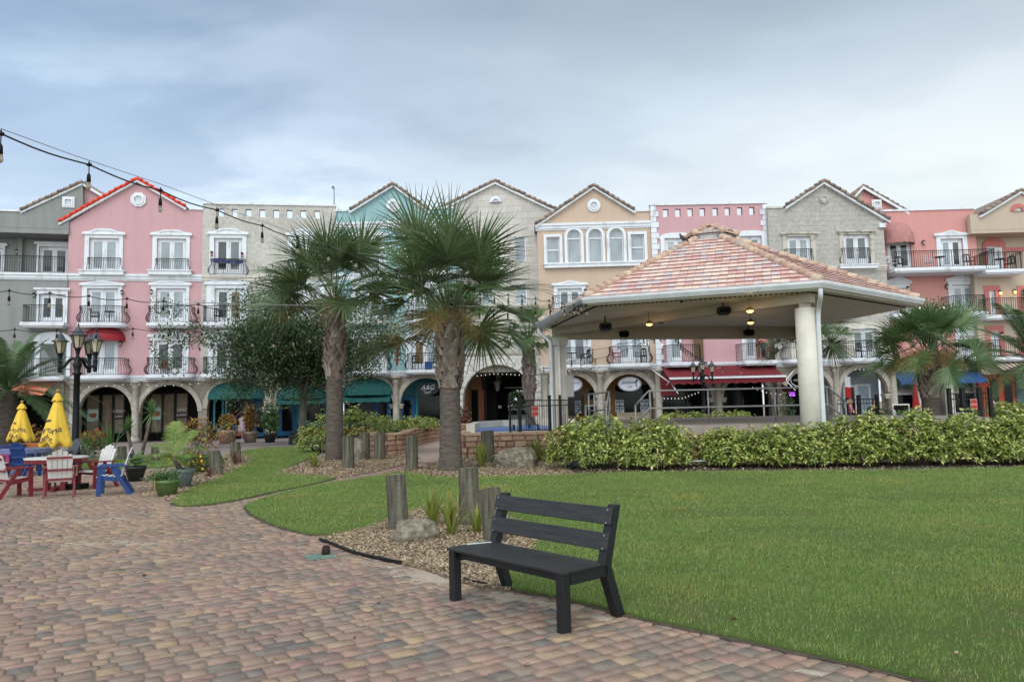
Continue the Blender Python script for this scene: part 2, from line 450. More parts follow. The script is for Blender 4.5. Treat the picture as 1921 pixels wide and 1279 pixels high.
L(mix(1.0, mix(1.0, mix(1.0, pc, zone, 'MULTIPLY'), mot, 'MULTIPLY'), dirtz, 'MULTIPLY'), bs.inputs['Base Color'])
bump_in(bs, noise(tcw, 110, 5, 0.8), 0.45, 0.005)

def build_pavers():
    ang = R(33); cu = np.array([math.cos(ang), math.sin(ang)]); cv = np.array([-math.sin(ang), math.cos(ang)])
    rg = np.random.default_rng(3)
    C = []
    v = -30.0; k = 0
    while v < 45:
        h = (0.09, 0.15, 0.15, 0.09, 0.15)[k % 5]; k += 1
        u = -30 + rg.random() * 0.2
        us = []; n = 480
        wd = rg.choice([0.11, 0.16, 0.16, 0.215], n) if h > 0.12 else rg.choice([0.16, 0.215, 0.215, 0.11], n)
        x0 = u + np.concatenate([[0], np.cumsum(wd)[:-1]])
        C.append(np.stack([x0, wd, np.full(n, v), np.full(n, h)], 1))
        v += h
    C = np.concatenate(C)
    mid = (C[:, 0] + C[:, 1] / 2)[:, None] * cu + (C[:, 2] + C[:, 3] / 2)[:, None] * cv
    vis = (mid[:, 1] > 1.2) & (mid[:, 1] < 27) & (np.abs(mid[:, 0]) < mid[:, 1] * 0.95 + 2.5) & (mid[:, 0] < 12)
    for poly in (LAWN_R, LAWN_L):
        p = np.array(poly); c = p.mean(0)
        vis &= ~in_poly(mid, [tuple(q) for q in (c + (p - c) * 0.97)])
    vis &= ~((mid[:, 0] > -1.9) & (mid[:, 1] > 20.5))
    C = C[vis]; n = len(C)
    g = 0.006; bev = 0.006
    far = np.zeros(n)
    jz = rg.normal(0, 0.0022, n)
    jr = rg.normal(0, 0.0025, (n, 4, 2))
    V = np.zeros((n, 8, 3), np.float32)
    for i, (a, c) in enumerate(((0, 0), (1, 0), (1, 1), (0, 1))):
        sa, sc = (1 - 2 * a), (1 - 2 * c)
        uu = C[:, 0] + a * C[:, 1] + sa * g + jr[:, i, 0]; vv = C[:, 2] + c * C[:, 3] + sc * g + jr[:, i, 1]
        xy = uu[:, None] * cu + vv[:, None] * cv
        V[:, i, :2] = xy; V[:, i, 2] = -0.012
        xy = (uu + sa * bev)[:, None] * cu + (vv + sc * bev)[:, None] * cv
        V[:, 4 + i, :2] = xy; V[:, 4 + i, 2] = jz + rg.normal(0, 0.0012, n)
    base = np.arange(n)[:, None, None] * 8
    q = np.array([[4, 5, 6, 7], [0, 1, 5, 4], [1, 2, 6, 5], [2, 3, 7, 6], [3, 0, 4, 7]])
    F = (base + q[None]).reshape(-1, 4)
    struct(np_mesh('paving', V.reshape(-1, 3), F, pm))
build_pavers()
jm, bs = newmat('joint_sand'); sv(bs, 0.95, 0, 0.1)
L(ramp(noise(objco(), 0.35, 7, 0.65), [(0.35, (0.10, 0.082, 0.068)), (0.52, (0.20, 0.165, 0.135)), (0.70, (0.36, 0.31, 0.25))], 'LINEAR'), bs.inputs['Base Color'])
b = MB(); b.add([(-30, -2, -0.009), (14, -2, -0.009), (14, 27, -0.009), (-30, 27, -0.009)], [(0, 1, 2, 3)])
struct(b.build('paving_bed', jm))

# sand drifted over the pavers
sand_m = M('pale_sand', (0.40, 0.33, 0.25), (0.31, 0.25, 0.19), 3, 0.95, 0.5, 120, dist=0.006)
def vnoise(X, Y, sc, seed):
    rg = np.random.default_rng(seed); T = rg.random((64, 64))
    def f(x, y):
        xi = np.floor(x).astype(int); yi = np.floor(y).astype(int); fx = x - xi; fy = y - yi
        fx = fx * fx * (3 - 2 * fx); fy = fy * fy * (3 - 2 * fy)
        g = lambda a, c: T[a % 64, c % 64]
        return (g(xi, yi) * (1 - fx) + g(xi + 1, yi) * fx) * (1 - fy) + (g(xi, yi + 1) * (1 - fx) + g(xi + 1, yi + 1) * fx) * fy
    return f(X * sc, Y * sc) * 0.55 + f(X * sc * 2.3 + 9, Y * sc * 2.3) * 0.3 + f(X * sc * 5.1, Y * sc * 5.1 + 5) * 0.15
def sand_patch(cx, cy, rx, ry, rot, seed, top=0.012):
    n = 130; a = np.linspace(-1, 1, n); A, B = np.meshgrid(a, a)
    X = cx + A * rx * math.cos(rot) - B * ry * math.sin(rot); Y = cy + A * rx * math.sin(rot) + B * ry * math.cos(rot)
    r = np.sqrt(A * A + B * B)
    Z = -0.022 + (top + 0.022) * np.clip(1.12 - r * 1.12, 0, 1) ** 0.75 + (vnoise(X, Y, 2.6, seed) - 0.5) * 0.026 + (vnoise(X, Y, 14, seed + 3) - 0.5) * 0.010
    Z = np.where(r > 0.97, -0.04, Z)
    V = np.stack([X, Y, Z], -1).reshape(-1, 3); I = np.arange(n * n).reshape(n, n)
    F = np.stack([I[:-1, :-1], I[:-1, 1:], I[1:, 1:], I[1:, :-1]], -1).reshape(-1, 4)
    struct(np_mesh('sand', V, F, sand_m, smooth=True), 'stuff')
for (px, py, rx, ry, rot, seed, top) in ((170, 975, 1.9, 0.8, -0.2, 1, 0.002), (235, 1018, 1.6, 0.5, 0.1, 2, -0.001), (800, 1078, 1.5, 0.55, -0.72, 4, 0.007), (985, 1125, 0.9, 0.32, -0.75, 5, 0.002), (1130, 1158, 0.5, 0.12, -0.7, 8, 0.0), (640, 1055, 0.55, 0.25, -0.6, 6, 0.001), (1500, 1255, 1.2, 0.10, -0.62, 9, -0.002)):
    p = gp(px, py); sand_patch(p.x, p.y, rx, ry, rot, seed, top)

# lawns
EDGESOIL = M('dark_edge_soil', (0.10, 0.075, 0.05), (0.05, 0.038, 0.026), 9, 0.95, 0.8, 60)
turf_m, bs = newmat('turf_under_grass'); sv(bs, 0.95, 0, 0.1)
L(ramp(noise(objco(), 1.2, 7, 0.7), [(0.28, (0.15, 0.135, 0.06)), (0.45, (0.10, 0.145, 0.038)), (0.7, (0.125, 0.18, 0.045))], 'LINEAR'), bs.inputs['Base Color'])
bump_in(bs, noise(objco(), 90, 4, 0.8), 0.9, 0.02)
for poly in (LAWN_R, LAWN_L, LAWN_B):
    b = MB(); b.flat_poly(poly, -0.03, 0.022); struct(b.build('lawn', turf_m))
for poly in (LAWN_R, LAWN_L):
    n_ = len(poly); q = []
    for i in range(n_):
        a, c = Vector(poly[i - 1]), Vector(poly[(i + 1) % n_]); t = (c - a).normalized(); sg = -1 if sum(poly[k][0] * poly[(k + 1) % n_][1] - poly[(k + 1) % n_][0] * poly[k][1] for k in range(n_)) < 0 else 1
        w_ = 0.035 + 0.03 * random.random(); q.append((poly[i][0] + t.y * w_ * sg, poly[i][1] - t.x * w_ * sg))
    b = MB(); b.flat_poly(q, -0.03, 0.007); struct(b.build('soil_edge', EDGESOIL))
gm_, bs = newmat('grass_blades'); sv(bs, 0.55, 0, 0.3)
tint = ramp(island(), [(0.0, (0.135, 0.220, 0.055)), (0.35, (0.195, 0.295, 0.072)), (0.7, (0.25, 0.35, 0.092)), (0.90, (0.31, 0.33, 0.13)), (1.0, (0.44, 0.38, 0.23))], 'LINEAR')
pat = ramp(noise(objco(), 0.55, 6, 0.65), [(0.30, (1.70, 1.18, 1.15)), (0.42, (1.18, 1.08, 1.05)), (0.52, (1.05, 1.05, 1.0)), (0.68, (0.92, 1.02, 0.88))], 'LINEAR')
gc = mix(1.0, tint, pat, 'MULTIPLY'); L(gc, bs.inputs['Base Color'])
tb = N('ShaderNodeBsdfTranslucent'); L(gc, tb.inputs['Color']); ms = N('ShaderNodeMixShader'); ms.inputs[0].default_value = 0.35
o_ = [k for k in nt.nodes if k.type == 'OUTPUT_MATERIAL'][0]
L(bs.outputs[0], ms.inputs[1]); L(tb.outputs[0], ms.inputs[2]); L(ms.outputs[0], o_.inputs['Surface'])
def grass(poly, dens, hmin, hmax, seed, ymin, ymax, wid):
    rg = np.random.default_rng(seed); p = np.array(poly)
    lo = p.min(0); hi = p.max(0); lo[1] = max(lo[1], ymin); hi[1] = min(hi[1], ymax)
    n = int((hi[0] - lo[0]) * (hi[1] - lo[1]) * dens)
    if n < 10: return None
    Q = lo + rg.random((n, 2)) * (hi - lo)
    Q = Q[in_poly(Q, poly) & (np.abs(Q[:, 0]) < Q[:, 1] * 0.95 + 2.0)]
    clump = vnoise(Q[:, 0], Q[:, 1], 3.0, seed + 50)
    big = vnoise(Q[:, 0], Q[:, 1], 0.7, seed + 80)
    keep = rg.random(len(Q)) < np.clip(0.42 + (big - 0.34) * 3.0, 0.22, 1)
    Q = Q[keep]; clump = clump[keep]; big = big[keep]; n = len(Q); Q = Q + rg.normal(0, 1, (n, 2)) * (0.012 + 0.03 * (rg.random((n, 1)) < .15))
    h = (hmin + (hmax - hmin) * rg.random(n)) * (0.6 + clump * 0.9)
    az = rg.random(n) * 2 * PI; lean = rg.random(n) * 1.35
    D = np.stack([np.cos(az) * np.sin(lean), np.sin(az) * np.sin(lean), np.cos(lean)], 1)
    s = np.stack([-np.sin(az + 0.4), np.cos(az + 0.4), np.zeros(n)], 1) * (wid / 2)
    base = np.stack([Q[:, 0], Q[:, 1], np.full(n, 0.018)], 1)
    V = np.zeros((n, 3, 3)); V[:, 0] = base - s; V[:, 1] = base + s; V[:, 2] = base + D * h[:, None]
    return V.reshape(-1, 3)
GR = []
for args in ((LAWN_R, 6500, 0.025, 0.050, 1, 4.0, 7.5, 0.0055), (LAWN_R, 3600, 0.025, 0.050, 2, 7.5, 11, 0.008), (LAWN_R, 1700, 0.025, 0.048, 3, 11, 20, 0.012), (LAWN_L, 1300, 0.03, 0.06, 4, 12, 24, 0.013), (LAWN_L, 500, 0.03, 0.06, 5, 24, 45, 0.02), (LAWN_B, 400, 0.03, 0.06, 6, 12, 45, 0.02)):
    g = grass(*args)
    if g is not None: GR.append(g)
V = np.concatenate(GR)
struct(np_mesh('grass', V, np.arange(len(V)).reshape(-1, 3), gm_), 'stuff')

# mulch beds with scattered wood chips
mulch_m = M('brown_wood_mulch', (0.26, 0.19, 0.125), (0.13, 0.09, 0.06), 6, 0.95, 1.0, 40, dist=0.03)
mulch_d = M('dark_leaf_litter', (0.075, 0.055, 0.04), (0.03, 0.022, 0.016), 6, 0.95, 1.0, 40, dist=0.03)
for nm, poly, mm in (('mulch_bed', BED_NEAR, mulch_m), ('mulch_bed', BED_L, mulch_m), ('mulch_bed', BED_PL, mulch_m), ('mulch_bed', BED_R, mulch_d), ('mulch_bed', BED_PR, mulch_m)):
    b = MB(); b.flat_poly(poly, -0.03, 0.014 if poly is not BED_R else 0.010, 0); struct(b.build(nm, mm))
chip_m = Mleaf('wood_chips', [(0.20, 0.13, 0.072), (0.33, 0.235, 0.14), (0.44, 0.325, 0.205), (0.26, 0.18, 0.105), (0.50, 0.41, 0.29), (0.12, 0.08, 0.048)], 0.9)
def chips(poly, dens, smin, smax, seed, excl=None, z=0.012):
    rg = np.random.default_rng(seed); p = np.array(poly); lo = p.min(0); hi = p.max(0)
    n = int((hi[0] - lo[0]) * (hi[1] - lo[1]) * dens); Q = lo + rg.random((n, 2)) * (hi - lo)
    Q = Q[in_poly(Q, poly) & (np.abs(Q[:, 0]) < Q[:, 1] * 0.74 + 0.5)]; n = len(Q)
    a = rg.random(n) * 2 * PI; l = smin + (smax - smin) * rg.random(n) ** 2; wd = l * (0.3 + 0.4 * rg.random(n))
    ti = rg.normal(0, 0.35, n); tj = rg.normal(0, 0.35, n)
    d = np.stack([np.cos(a), np.sin(a), ti], 1) * l[:, None]; e = np.stack([-np.sin(a), np.cos(a), tj], 1) * wd[:, None]
    c = np.stack([Q[:, 0], Q[:, 1], z + 0.4 * np.abs(ti) * l + 0.012 * rg.random(n)], 1)
    up = np.array([0, 0, 1.0]) * (wd * 0.35)[:, None]
    V = np.stack([c - d - e, c + d - e * .7, c + d * .8 + e, c - d * .9 + e * .8, c + up], 1)
    F = np.array([[0, 1, 4], [1, 2, 4], [2, 3, 4], [3, 0, 4]])
    return V.reshape(-1, 3), (np.arange(n)[:, None, None] * 5 + F[None]).reshape(-1, 3)
VV = []; FF = []; o0 = 0
for args in ((BED_NEAR, 4600, 0.006, 0.022, 1), (BED_L, 600, 0.012, 0.035, 2), (BED_PL, 700, 0.012, 0.034, 3), (BED_R, 120, 0.012, 0.03, 4), (BED_PR, 650, 0.012, 0.035, 5)):
    v, f = chips(*args); VV.append(v); FF.append(f + o0); o0 += len(v)
struct(np_mesh('wood_chips', np.concatenate(VV), np.concatenate(FF), chip_m), 'stuff')

# scattered litter of dead leaves and twigs
rg = np.random.default_rng(91); n = 420
Q = np.stack([rg.uniform(-14, 13, n), 3.5 + 16 * rg.random(n) ** 1.3], 1); Q = Q[np.abs(Q[:, 0]) < Q[:, 1] * .72]; n = len(Q)
zl = np.where(in_poly(Q, LAWN_R) | in_poly(Q, LAWN_L), .05, .006); a = rg.random(n) * 6.28; l = rg.uniform(.012, .045, n); wd = l * rg.uniform(.12, .45, n)
d = np.stack([np.cos(a) * l, np.sin(a) * l, rg.normal(0, .006, n)], 1); e = np.stack([-np.sin(a) * wd, np.cos(a) * wd, rg.normal(0, .008, n)], 1); c = np.stack([Q[:, 0], Q[:, 1], zl + .006], 1)
V = np.stack([c - d, c + e, c + d, c - e], 1).reshape(-1, 3)
struct(np_mesh('fallen_leaves', V, np.arange(4 * n).reshape(-1, 4), Mleaf('dead_leaf', [(.10, .06, .03), (.20, .13, .06), (.06, .04, .025), (.34, .28, .2), (.14, .08, .04)], .9)), 'stuff')
# ------------------------------------------------------------------ building kit
ROOFT = Mtile('brown_roof_tiles', [(0.20, 0.145, 0.115), (0.26, 0.19, 0.15), (0.16, 0.12, 0.10), (0.23, 0.16, 0.12), (0.29, 0.22, 0.18)], 0.85, 0.4, 40)
ORANGE = M('orange_plastic_wrap', (0.80, 0.055, 0.02), (0.60, 0.035, 0.015), 7, 0.4, 0.9, 22, dist=0.04)
ARCST = Mstone('brown_grey_arcade_stone', ((0.225, 0.195, 0.165), (0.31, 0.275, 0.235)), (0.34, 0.305, 0.26), 0.62, 0.30, 0.02, 0.6)
LIME = M('cream_limestone', (0.46, 0.42, 0.355), (0.33, 0.295, 0.25), 3.5, 0.9, 0.5, 25, dist=0.02)
BODY = M('plain_rear_walls', (0.3, 0.28, 0.26), None, 1, 0.9)
PANEL_ = Mglass('door_glass_over_white_curtain', (0.46, 0.48, 0.49), 0.25, 0.4); PANEM = Mglass('door_glass_over_grey_curtain', (0.14, 0.16, 0.18), 0.12, 0.5)
L1, L2, L3 = 4.10, 7.28, 10.36

class Bld:
    def __init__(s, name, label, P0, P1):
        s.P = Vector((*P0, 0)); Q = Vector((*P1, 0)); s.len = (Q - s.P).length
        s.u = (Q - s.P).normalized(); s.n = Vector((s.u.y, -s.u.x, 0))
        s.rz = math.atan2(s.u.y, s.u.x)
        s.root = thing(name, label, 'building', s.P, s.rz)
        s.holes = []; s.trim = MB(); s.lamps = 0
    def uv(s, x, y, d=0.0):
        r = ray(x, y); t = (s.P + s.n * d - CAM).dot(s.n) / r.dot(s.n); q = CAM + r * t
        return ((q - s.P).dot(s.u), q.z)
    def U(s, x, y, d=0.0): return s.uv(x, y, d)[0]
    def Z(s, x, y, d=0.0): return s.uv(x, y, d)[1]
    def world(s, u, d, z): return s.P + s.u * u + s.n * d + Vector((0, 0, z))
    def build(s, mb, name, mats, parent=None, bevel=0):
        return mb.build(name, mats, parent or s.root, bevel)
    def wall(s, outline, mat, th=0.3, name='wall'):
        b = MB(); b.plate([outline] + s.holes, 0, th); s.holes = []
        return s.build(b, name, mat)
    def body(s, u0, u1, z0, z1, depth=9, mat=None, y0=0.31):
        b = MB(); b.box(u0 + 0.01, u1 - 0.01, y0, depth, z0, z1); return s.build(b, 'rear_block', mat or BODY)
    def door(s, x0, x1, yt, zb, sur=None, panes=None, trim=None, open_leaf=None, hole=True, d=0.0, arch_top=0.0):
        """french door: frame and two leaves; sur = (x0, x1, ytop, kind)"""
        u0 = s.U(x0, yt, d); u1 = s.U(x1, yt, d); zt = s.Z((x0 + x1) / 2, yt, d)
        y = -d
        if hole: s.holes.append([(u0, zb + 0.02), (u1, zb + 0.02), (u1, zt), (u0, zt)])
        uc = (u0 + u1) / 2; w = (u1 - u0)
        if panes is None: panes = random.choice(((PANE, PANE), (PANE, PANE), (PANEL_, PANEL_), (PANEL_, PANE), (PANEM, PANEM), (PANE, PANEM), (PANED, PANEM)))
        fr = MB(); st = 0.055 + w * 0.02
        def leaf(a, c):
            return [[(a + st * 1.6, zb + 0.42), (c - st * 1.6, zb + 0.42), (c - st * 1.6, zt - 0.22), (a + st * 1.6, zt - 0.22)]]
        fr.plate([[(u0 + .003, zb + 0.023), (u1 - .003, zb + 0.023), (u1 - .003, zt - .003), (u0 + .003, zt - .003)]] + leaf(u0 + st, uc) + leaf(uc, u1 - st), y + 0.10, y + 0.16)
        for uu in (uc, u0 + st, u1 - st): fr.box(uu - 0.012, uu + 0.012, y + 0.092, y + 0.10, zb + 0.06, zt - 0.06)
        fr.tube([(uc + 0.06, y + 0.06, zb + 1.0), (uc + 0.16, y + 0.06, zb + 1.0)], 0.016, 6)
        fo = s.build(fr, 'french_door', WHITE)
        for k, (a, c) in enumerate(((u0 + st, uc), (uc, u1 - st))):
            g = MB(); g.box(a + st, c - st, y + 0.13, y + 0.145, zb + 0.3, zt - 0.12)
            g.build('door_glass', panes[k], fo)
        if sur:
            s.surround(*sur, zb=zb, inner=(u0 + 0.0, u1, zt), trim=trim, d=d)
        return u0, u1, zt
    def surround(s, x0, x1, yt, kind, zb, inner, trim=None, d=0.0):
        a = s.U(x0, yt, d); c = s.U(x1, yt, d); i0, i1, zi = inner; zt = s.Z((x0 + x1) / 2, yt, d); uc = (a + c) / 2; w = c - a
        y = -d; b = MB()
        e = 0.10; zl = zi + max(0.12, (zt - zi) * 0.35) if kind != 'arch' else zi
        top = []
        if kind == 'flat': zl = zt - 0.16; top = [(a - e, zl), (a - e, zt), (c + e, zt), (c + e, zl)]
        elif kind == 'hump':
            h = zt - zl - 0.16; r = w * 0.30
            top = [(a - e, zl), (a - e, zl + 0.13)] + [(uc - r - 0.12 * w, zl + 0.16), (uc - r, zl + 0.16 + h * 0.28)] + [(uc + r * math.cos(t), zl + 0.16 + h * (0.28 + 0.72 * math.sin(t))) for t in [PI - PI * i / 12 for i in range(1, 12)]] + [(uc + r, zl + 0.16 + h * 0.28), (uc + r + 0.12 * w, zl + 0.16), (c + e, zl + 0.13), (c + e, zl)]
        elif kind == 'tri': top = [(a - e, zl), (a - e, zl + 0.12), (uc, zt), (c + e, zl + 0.12), (c + e, zl)]
        elif kind == 'peak':
            h = zt - zl - 0.12
            top = [(a - e, zl), (a - e, zl + 0.12), (a + w * 0.15, zl + 0.12 + h * 0.12), (a + w * 0.33, zl + 0.12 + h * 0.55), (uc - 0.03, zt), (uc + 0.03, zt), (c - w * 0.33, zl + 0.12 + h * 0.55), (c - w * 0.15, zl + 0.12 + h * 0.12), (c + e, zl + 0.12), (c + e, zl)]
        elif kind == 'arch':
            rise = min(0.55, (zt - zi) * 0.75); zl = zt - rise - 0.02
            top = [(a - 0.05, zl - 0.12), (a - 0.05, zl)] + [(uc - (w / 2) * math.cos(PI * i / 14), zl + rise * math.sin(PI * i / 14) ** 0.8) for i in range(1, 14)] + [(c + 0.05, zl), (c + 0.05, zl - 0.12)]
            zl = zl - 0.12
        out_ = [(a, zb), (a, zl)] + top + [(c, zl), (c, zb), (i1, zb), (i1, zi), (i0, zi), (i0, zb)]
        b.plate([out_], y - 0.07, y + 0.0)
        if kind in ('hump', 'tri', 'peak'):
            b.box(a - e - 0.05, c + e + 0.05, y - 0.16, y - 0.073, zl + 0.02, zl + 0.115)
            k = [p for p in top[1:-1]]
            for p, q in zip(k, k[1:]): b.bar((p[0], y - 0.085, p[1]), (q[0], y - 0.085, q[1]), 0.11, 0.07, up=(0, 1, 0))
        if kind == 'flat': b.box(a - e - 0.06, c + e + 0.06, y - 0.18, y - 0.073, zt - 0.09, zt + 0.01)
        o = s.build(b, 'door_surround', trim or WHITE)
        return o
    def plan(s, u0, u1, dep, kind, n=40):
        uc = (u0 + u1) / 2; a = (u1 - u0) / 2
        if kind == 'belly':
            P = []
            for i in range(n + 1):
                t = PI - PI * i / n; ct, stt = math.cos(t), math.sin(t)
                P.append((uc + a * math.copysign(abs(ct) ** 0.55, ct), -dep * abs(stt) ** 0.42))
            return P
        if kind == 'angled':
            k = min(0.55, dep); return [(u0, 0), (u0 + k * 0.55, -dep), (u1 - k * 0.55, -dep), (u1, 0)]
        return [(u0, 0), (u0, -dep), (u1, -dep), (u1, 0)]
    def balcony(s, x0, x1, y, zl, dep, kind='belly', slab=True, h=1.02, mat=None, ext=0.06, panel=False, bulge=0.17, th=0.2, ends=(True, True), dd=0.0):
        d0 = dep * 0.7 + dd
        u0 = s.U(x0, y, d0); u1 = s.U(x1, y, d0)
        off = -dd
        if slab:
            b = MB(); P = s.plan(u0 - ext, u1 + ext, dep + ext, kind, 24)
            P = [(p[0], p[1] + off) for p in P]
            b.flat_poly(P[::-1] if True else P, zl - th, zl)
            P2_ = [(p[0], p[1] + off) for p in s.plan(u0 - ext + 0.1, u1 + ext - 0.1, dep - 0.04, kind, 24)]
            b.flat_poly(P2_[::-1], zl - th - 0.09, zl - th + 0.002)
            so = s.build(b, 'balcony', WHITE)
        P = [Vector((p[0], p[1] + off, 0)) for p in s.plan(u0 + 0.05, u1 - 0.05, dep - 0.05, kind, 48)]
        if not ends[0]: P = P[1:]
        if not ends[1]: P = P[:-1]
        seg = [0]
        for a, c in zip(P, P[1:]): seg.append(seg[-1] + (c - a).length)
        T = seg[-1]
        def pt(t):
            for i in range(len(P) - 1):
                if t <= seg[i + 1] + 1e-9:
                    f_ = (t - seg[i]) / max(1e-9, seg[i + 1] - seg[i]); p = P[i].lerp(P[i + 1], f_)
                    d_ = (P[i + 1] - P[i]).normalized(); return p, Vector((d_.y, -d_.x, 0))
            return P[-1], Vector((0, -1, 0))
        r = MB(); z0 = zl + 0.05; zt = zl + h
        r.tube([p + Vector((0, 0, zt)) for p in P], 0.026, 5, smooth=False)
        r.tube([p + Vector((0, 0, zt - 0.13)) for p in P], 0.013, 4)
        r.tube([p + Vector((0, 0, z0)) for p in P], 0.016, 4)
        nb = max(6, int(T / 0.125))
        for i in range(nb + 1):
            p, nn = pt(T * i / nb)
            big = (i % 9 == 0) or i == nb
            if kind == 'belly' or bulge < 0:
                bb = abs(bulge); prof = [(0, 0), (0.10, 0.62), (0.25, 1.0), (0.42, 0.75), (0.58, 0.15), (0.70, -0.18), (0.84, -0.10), (1, 0)]
                pts = [p + nn * (bb * o) + Vector((0, 0, z0 + (zt - z0) * t)) for t, o in prof]
            else: pts = [p + Vector((0, 0, z0)), p + Vector((0, 0, zt))]
            r.tube(pts, 0.02 if big else 0.0115, 4, smooth=False)
        if panel:
            for i in range(3):
                p, _ = pt(T * (0.3 + 0.2 * i))
                for sgn in (-1, 1): r.tube([p + Vector((-0.3 * sgn, 0, z0)), p + Vector((0.3 * sgn, 0, zt - 0.13))], 0.012, 4)
                r.tube([p + Vector((0.15 * math.cos(k * PI / 6), 0, z0 + 0.42 + 0.15 * math.sin(k * PI / 6))) for k in range(13)], 0.012, 4, closed=False)
        return r.build('balcony_railing', mat or BLACKIRON, so if slab else s.root)
    def juliet(s, x0, x1, y, zl, mat=None):
        """shallow railing right in front of a french door"""
        return s.balcony(x0, x1, y, zl, 0.30, 'straight', slab=False, h=1.0, bulge=-0.10, mat=mat)
    def sill(s, x0, x1, y0, y1, proud=0.32, name='window_sill', mat=None):
        u0 = s.U(x0, y0, proud * .5); u1 = s.U(x1, y0, proud * .5); za = s.Z((x0 + x1) / 2, y1, proud); zb = s.Z((x0 + x1) / 2, y0, proud)
        b = MB(); b.box(u0, u1, -proud, -0.002, za, zb); b.box(u0 - 0.05, u1 + 0.05, -proud - 0.05, -0.002, zb + 0.002, zb + 0.07)
        return s.build(b, name, mat or WHITE)
    def cornice(s, u0, u1, z, mat=None, h=0.32, proud=0.12):
        b = MB(); b.box(u0, u1, -proud, -0.001, z - h, z - h * 0.45); b.box(u0, u1, -proud - 0.06, -0.001, z - h * 0.45 + 0.002, z)
        b.box(u0, u1, -proud + 0.06, -0.001, z - h - 0.1, z - h - 0.002)
        return s.build(b, 'cornice', mat or WHITE)
    def coping(s, u0, u1, z, mat=None, h=0.12):
        b = MB(); b.box(u0 - 0.02, u1 + 0.02, -0.08, 0.38, z, z + h); return s.build(b, 'parapet_coping', mat or WHITE)
    def lamp(s, x, y, lit=False, d=0.0):
        u, z = s.uv(x, y, d + 0.1); b = MB(); yy = -d
        b.box(u - 0.05, u + 0.05, yy - 0.03, yy - 0.002, z - 0.08, z + 0.1)
        b.tube([(u, yy - 0.03, z + 0.06), (u, yy - 0.10, z + 0.16), (u, yy - 0.16, z + 0.12)], 0.015, 5)
        b.lathe([(0.02, 0.14), (0.11, 0.06), (0.10, 0.04), (0.02, 0.04)], 8, (u, yy - 0.16, z))
        b.lathe([(0.03, -0.16), (0.07, -0.14), (0.02, -0.19)], 8, (u, yy - 0.16, z))
        o = s.build(b, 'wall_lamp', BLACKIRON)
        g = MB(); g.lathe([(0.05, -0.13), (0.075, 0.035)], 8, (u, yy - 0.16, z)); g.build('lamp_glass', LAMPLIT if lit else LAMPG, o)
        if lit:
            p = s.world(u, d + 0.3, z - 0.1)
            ld = bpy.data.lights.new('lamp_light', 'POINT'); ld.energy = 3; ld.color = (1, 0.6, 0.3); ld.shadow_soft_size = 0.08
            lo = bpy.data.objects.new('lamp_light', ld); col.objects.link(lo); lo.location = p
    def vent(s, x, y, rpx, kind='round', trim=None):
        u, z = s.uv(x, y); r = rpx / FPX * s.P.y
        b = MB(); n = 8 if kind == 'octagon' else 32; ph = PI / 8 if kind == 'octagon' else 0
        if kind == 'square':
            ring = lambda q: [(u - q, z - q), (u + q, z - q), (u + q, z + q), (u - q, z + q)]
        elif kind == 'half': ring = lambda q: [(u - q, z)] + [(u - q * math.cos(PI * i / 16), z + q * math.sin(PI * i / 16)) for i in range(1, 16)] + [(u + q, z)]
        else: ring = lambda q: [(u + q * math.cos(2 * PI * i / n + ph), z + q * math.sin(2 * PI * i / n + ph)) for i in range(n)]
        b.plate([ring(r), ring(r * 0.55)], -0.09, -0.002)
        b.plate([ring(r * 0.72), ring(r * 0.5)], -0.13, -0.092)
        o = s.build(b, 'gable_vent', trim or WHITE)
        c = MB(); c.plate([ring(r * 0.56)], -0.035, -0.003)
        for i in range(5):
            zz_ = z - r * 0.36 + i * r * 0.18 + (r * 0.4 if kind == 'half' else 0); c.box(u - r * 0.38, u + r * 0.38, -0.06, -0.036, zz_ - 0.012, zz_ + 0.02)
        c.build('louvre', WHITE, o)
        return o
    def gable(s, pts, depth=9.0, mat=None, tiles=ROOFT, fascia=True, back0=-0.22):
        """pts: (u, z) eave, ridge, eave of the front gable"""
        b = MB(); mt = mat or ROOFT
        for p, q in zip(pts, pts[1:]):
            d = Vector((q[0] - p[0], q[1] - p[1])).normalized(); nn = Vector((-d.y, d.x)) * 0.09
            b.plate([[p, q, (q[0] + nn.x, q[1] + nn.y), (p[0] + nn.x, p[1] + nn.y)]], back0, depth)
        ro = s.build(b, 'roof', mt)
        t = MB()
        for k, (p, q) in enumerate(zip(pts, pts[1:])):
            a, c = (Vector((p[0], 0, p[1])), Vector((q[0], 0, q[1])))
            if k == len(pts) - 2 and len(pts) > 2: a, c = c, a
            L_ = (c - a).length; n = max(2, int(L_ / 0.36)); d = (c - a) / n
            up = Vector((0, 0, 0.08))
            for i in range(n):
                e = Vector((random.uniform(-.012, .012), 0, random.uniform(-.02, .02)))
                t.tube([a + d * i + up + e + Vector((0, back0 - 0.03, 0.02)), a + d * (i + 1.1) + up + e + Vector((0, back0 - 0.03, -0.035))], [0.11, 0.085], 8)
        t.build('rake_tiles', tiles, ro)
        if fascia:
            f = MB()
            for p, q in zip(pts, pts[1:]):
                f.plate([[(p[0], p[1] - 0.17), (q[0], q[1] - 0.17), (q[0], q[1]), (p[0], p[1])]], back0 - 0.02, 0.0 - 0.005)
            f.build('fascia', WHITE, ro)
        return ro
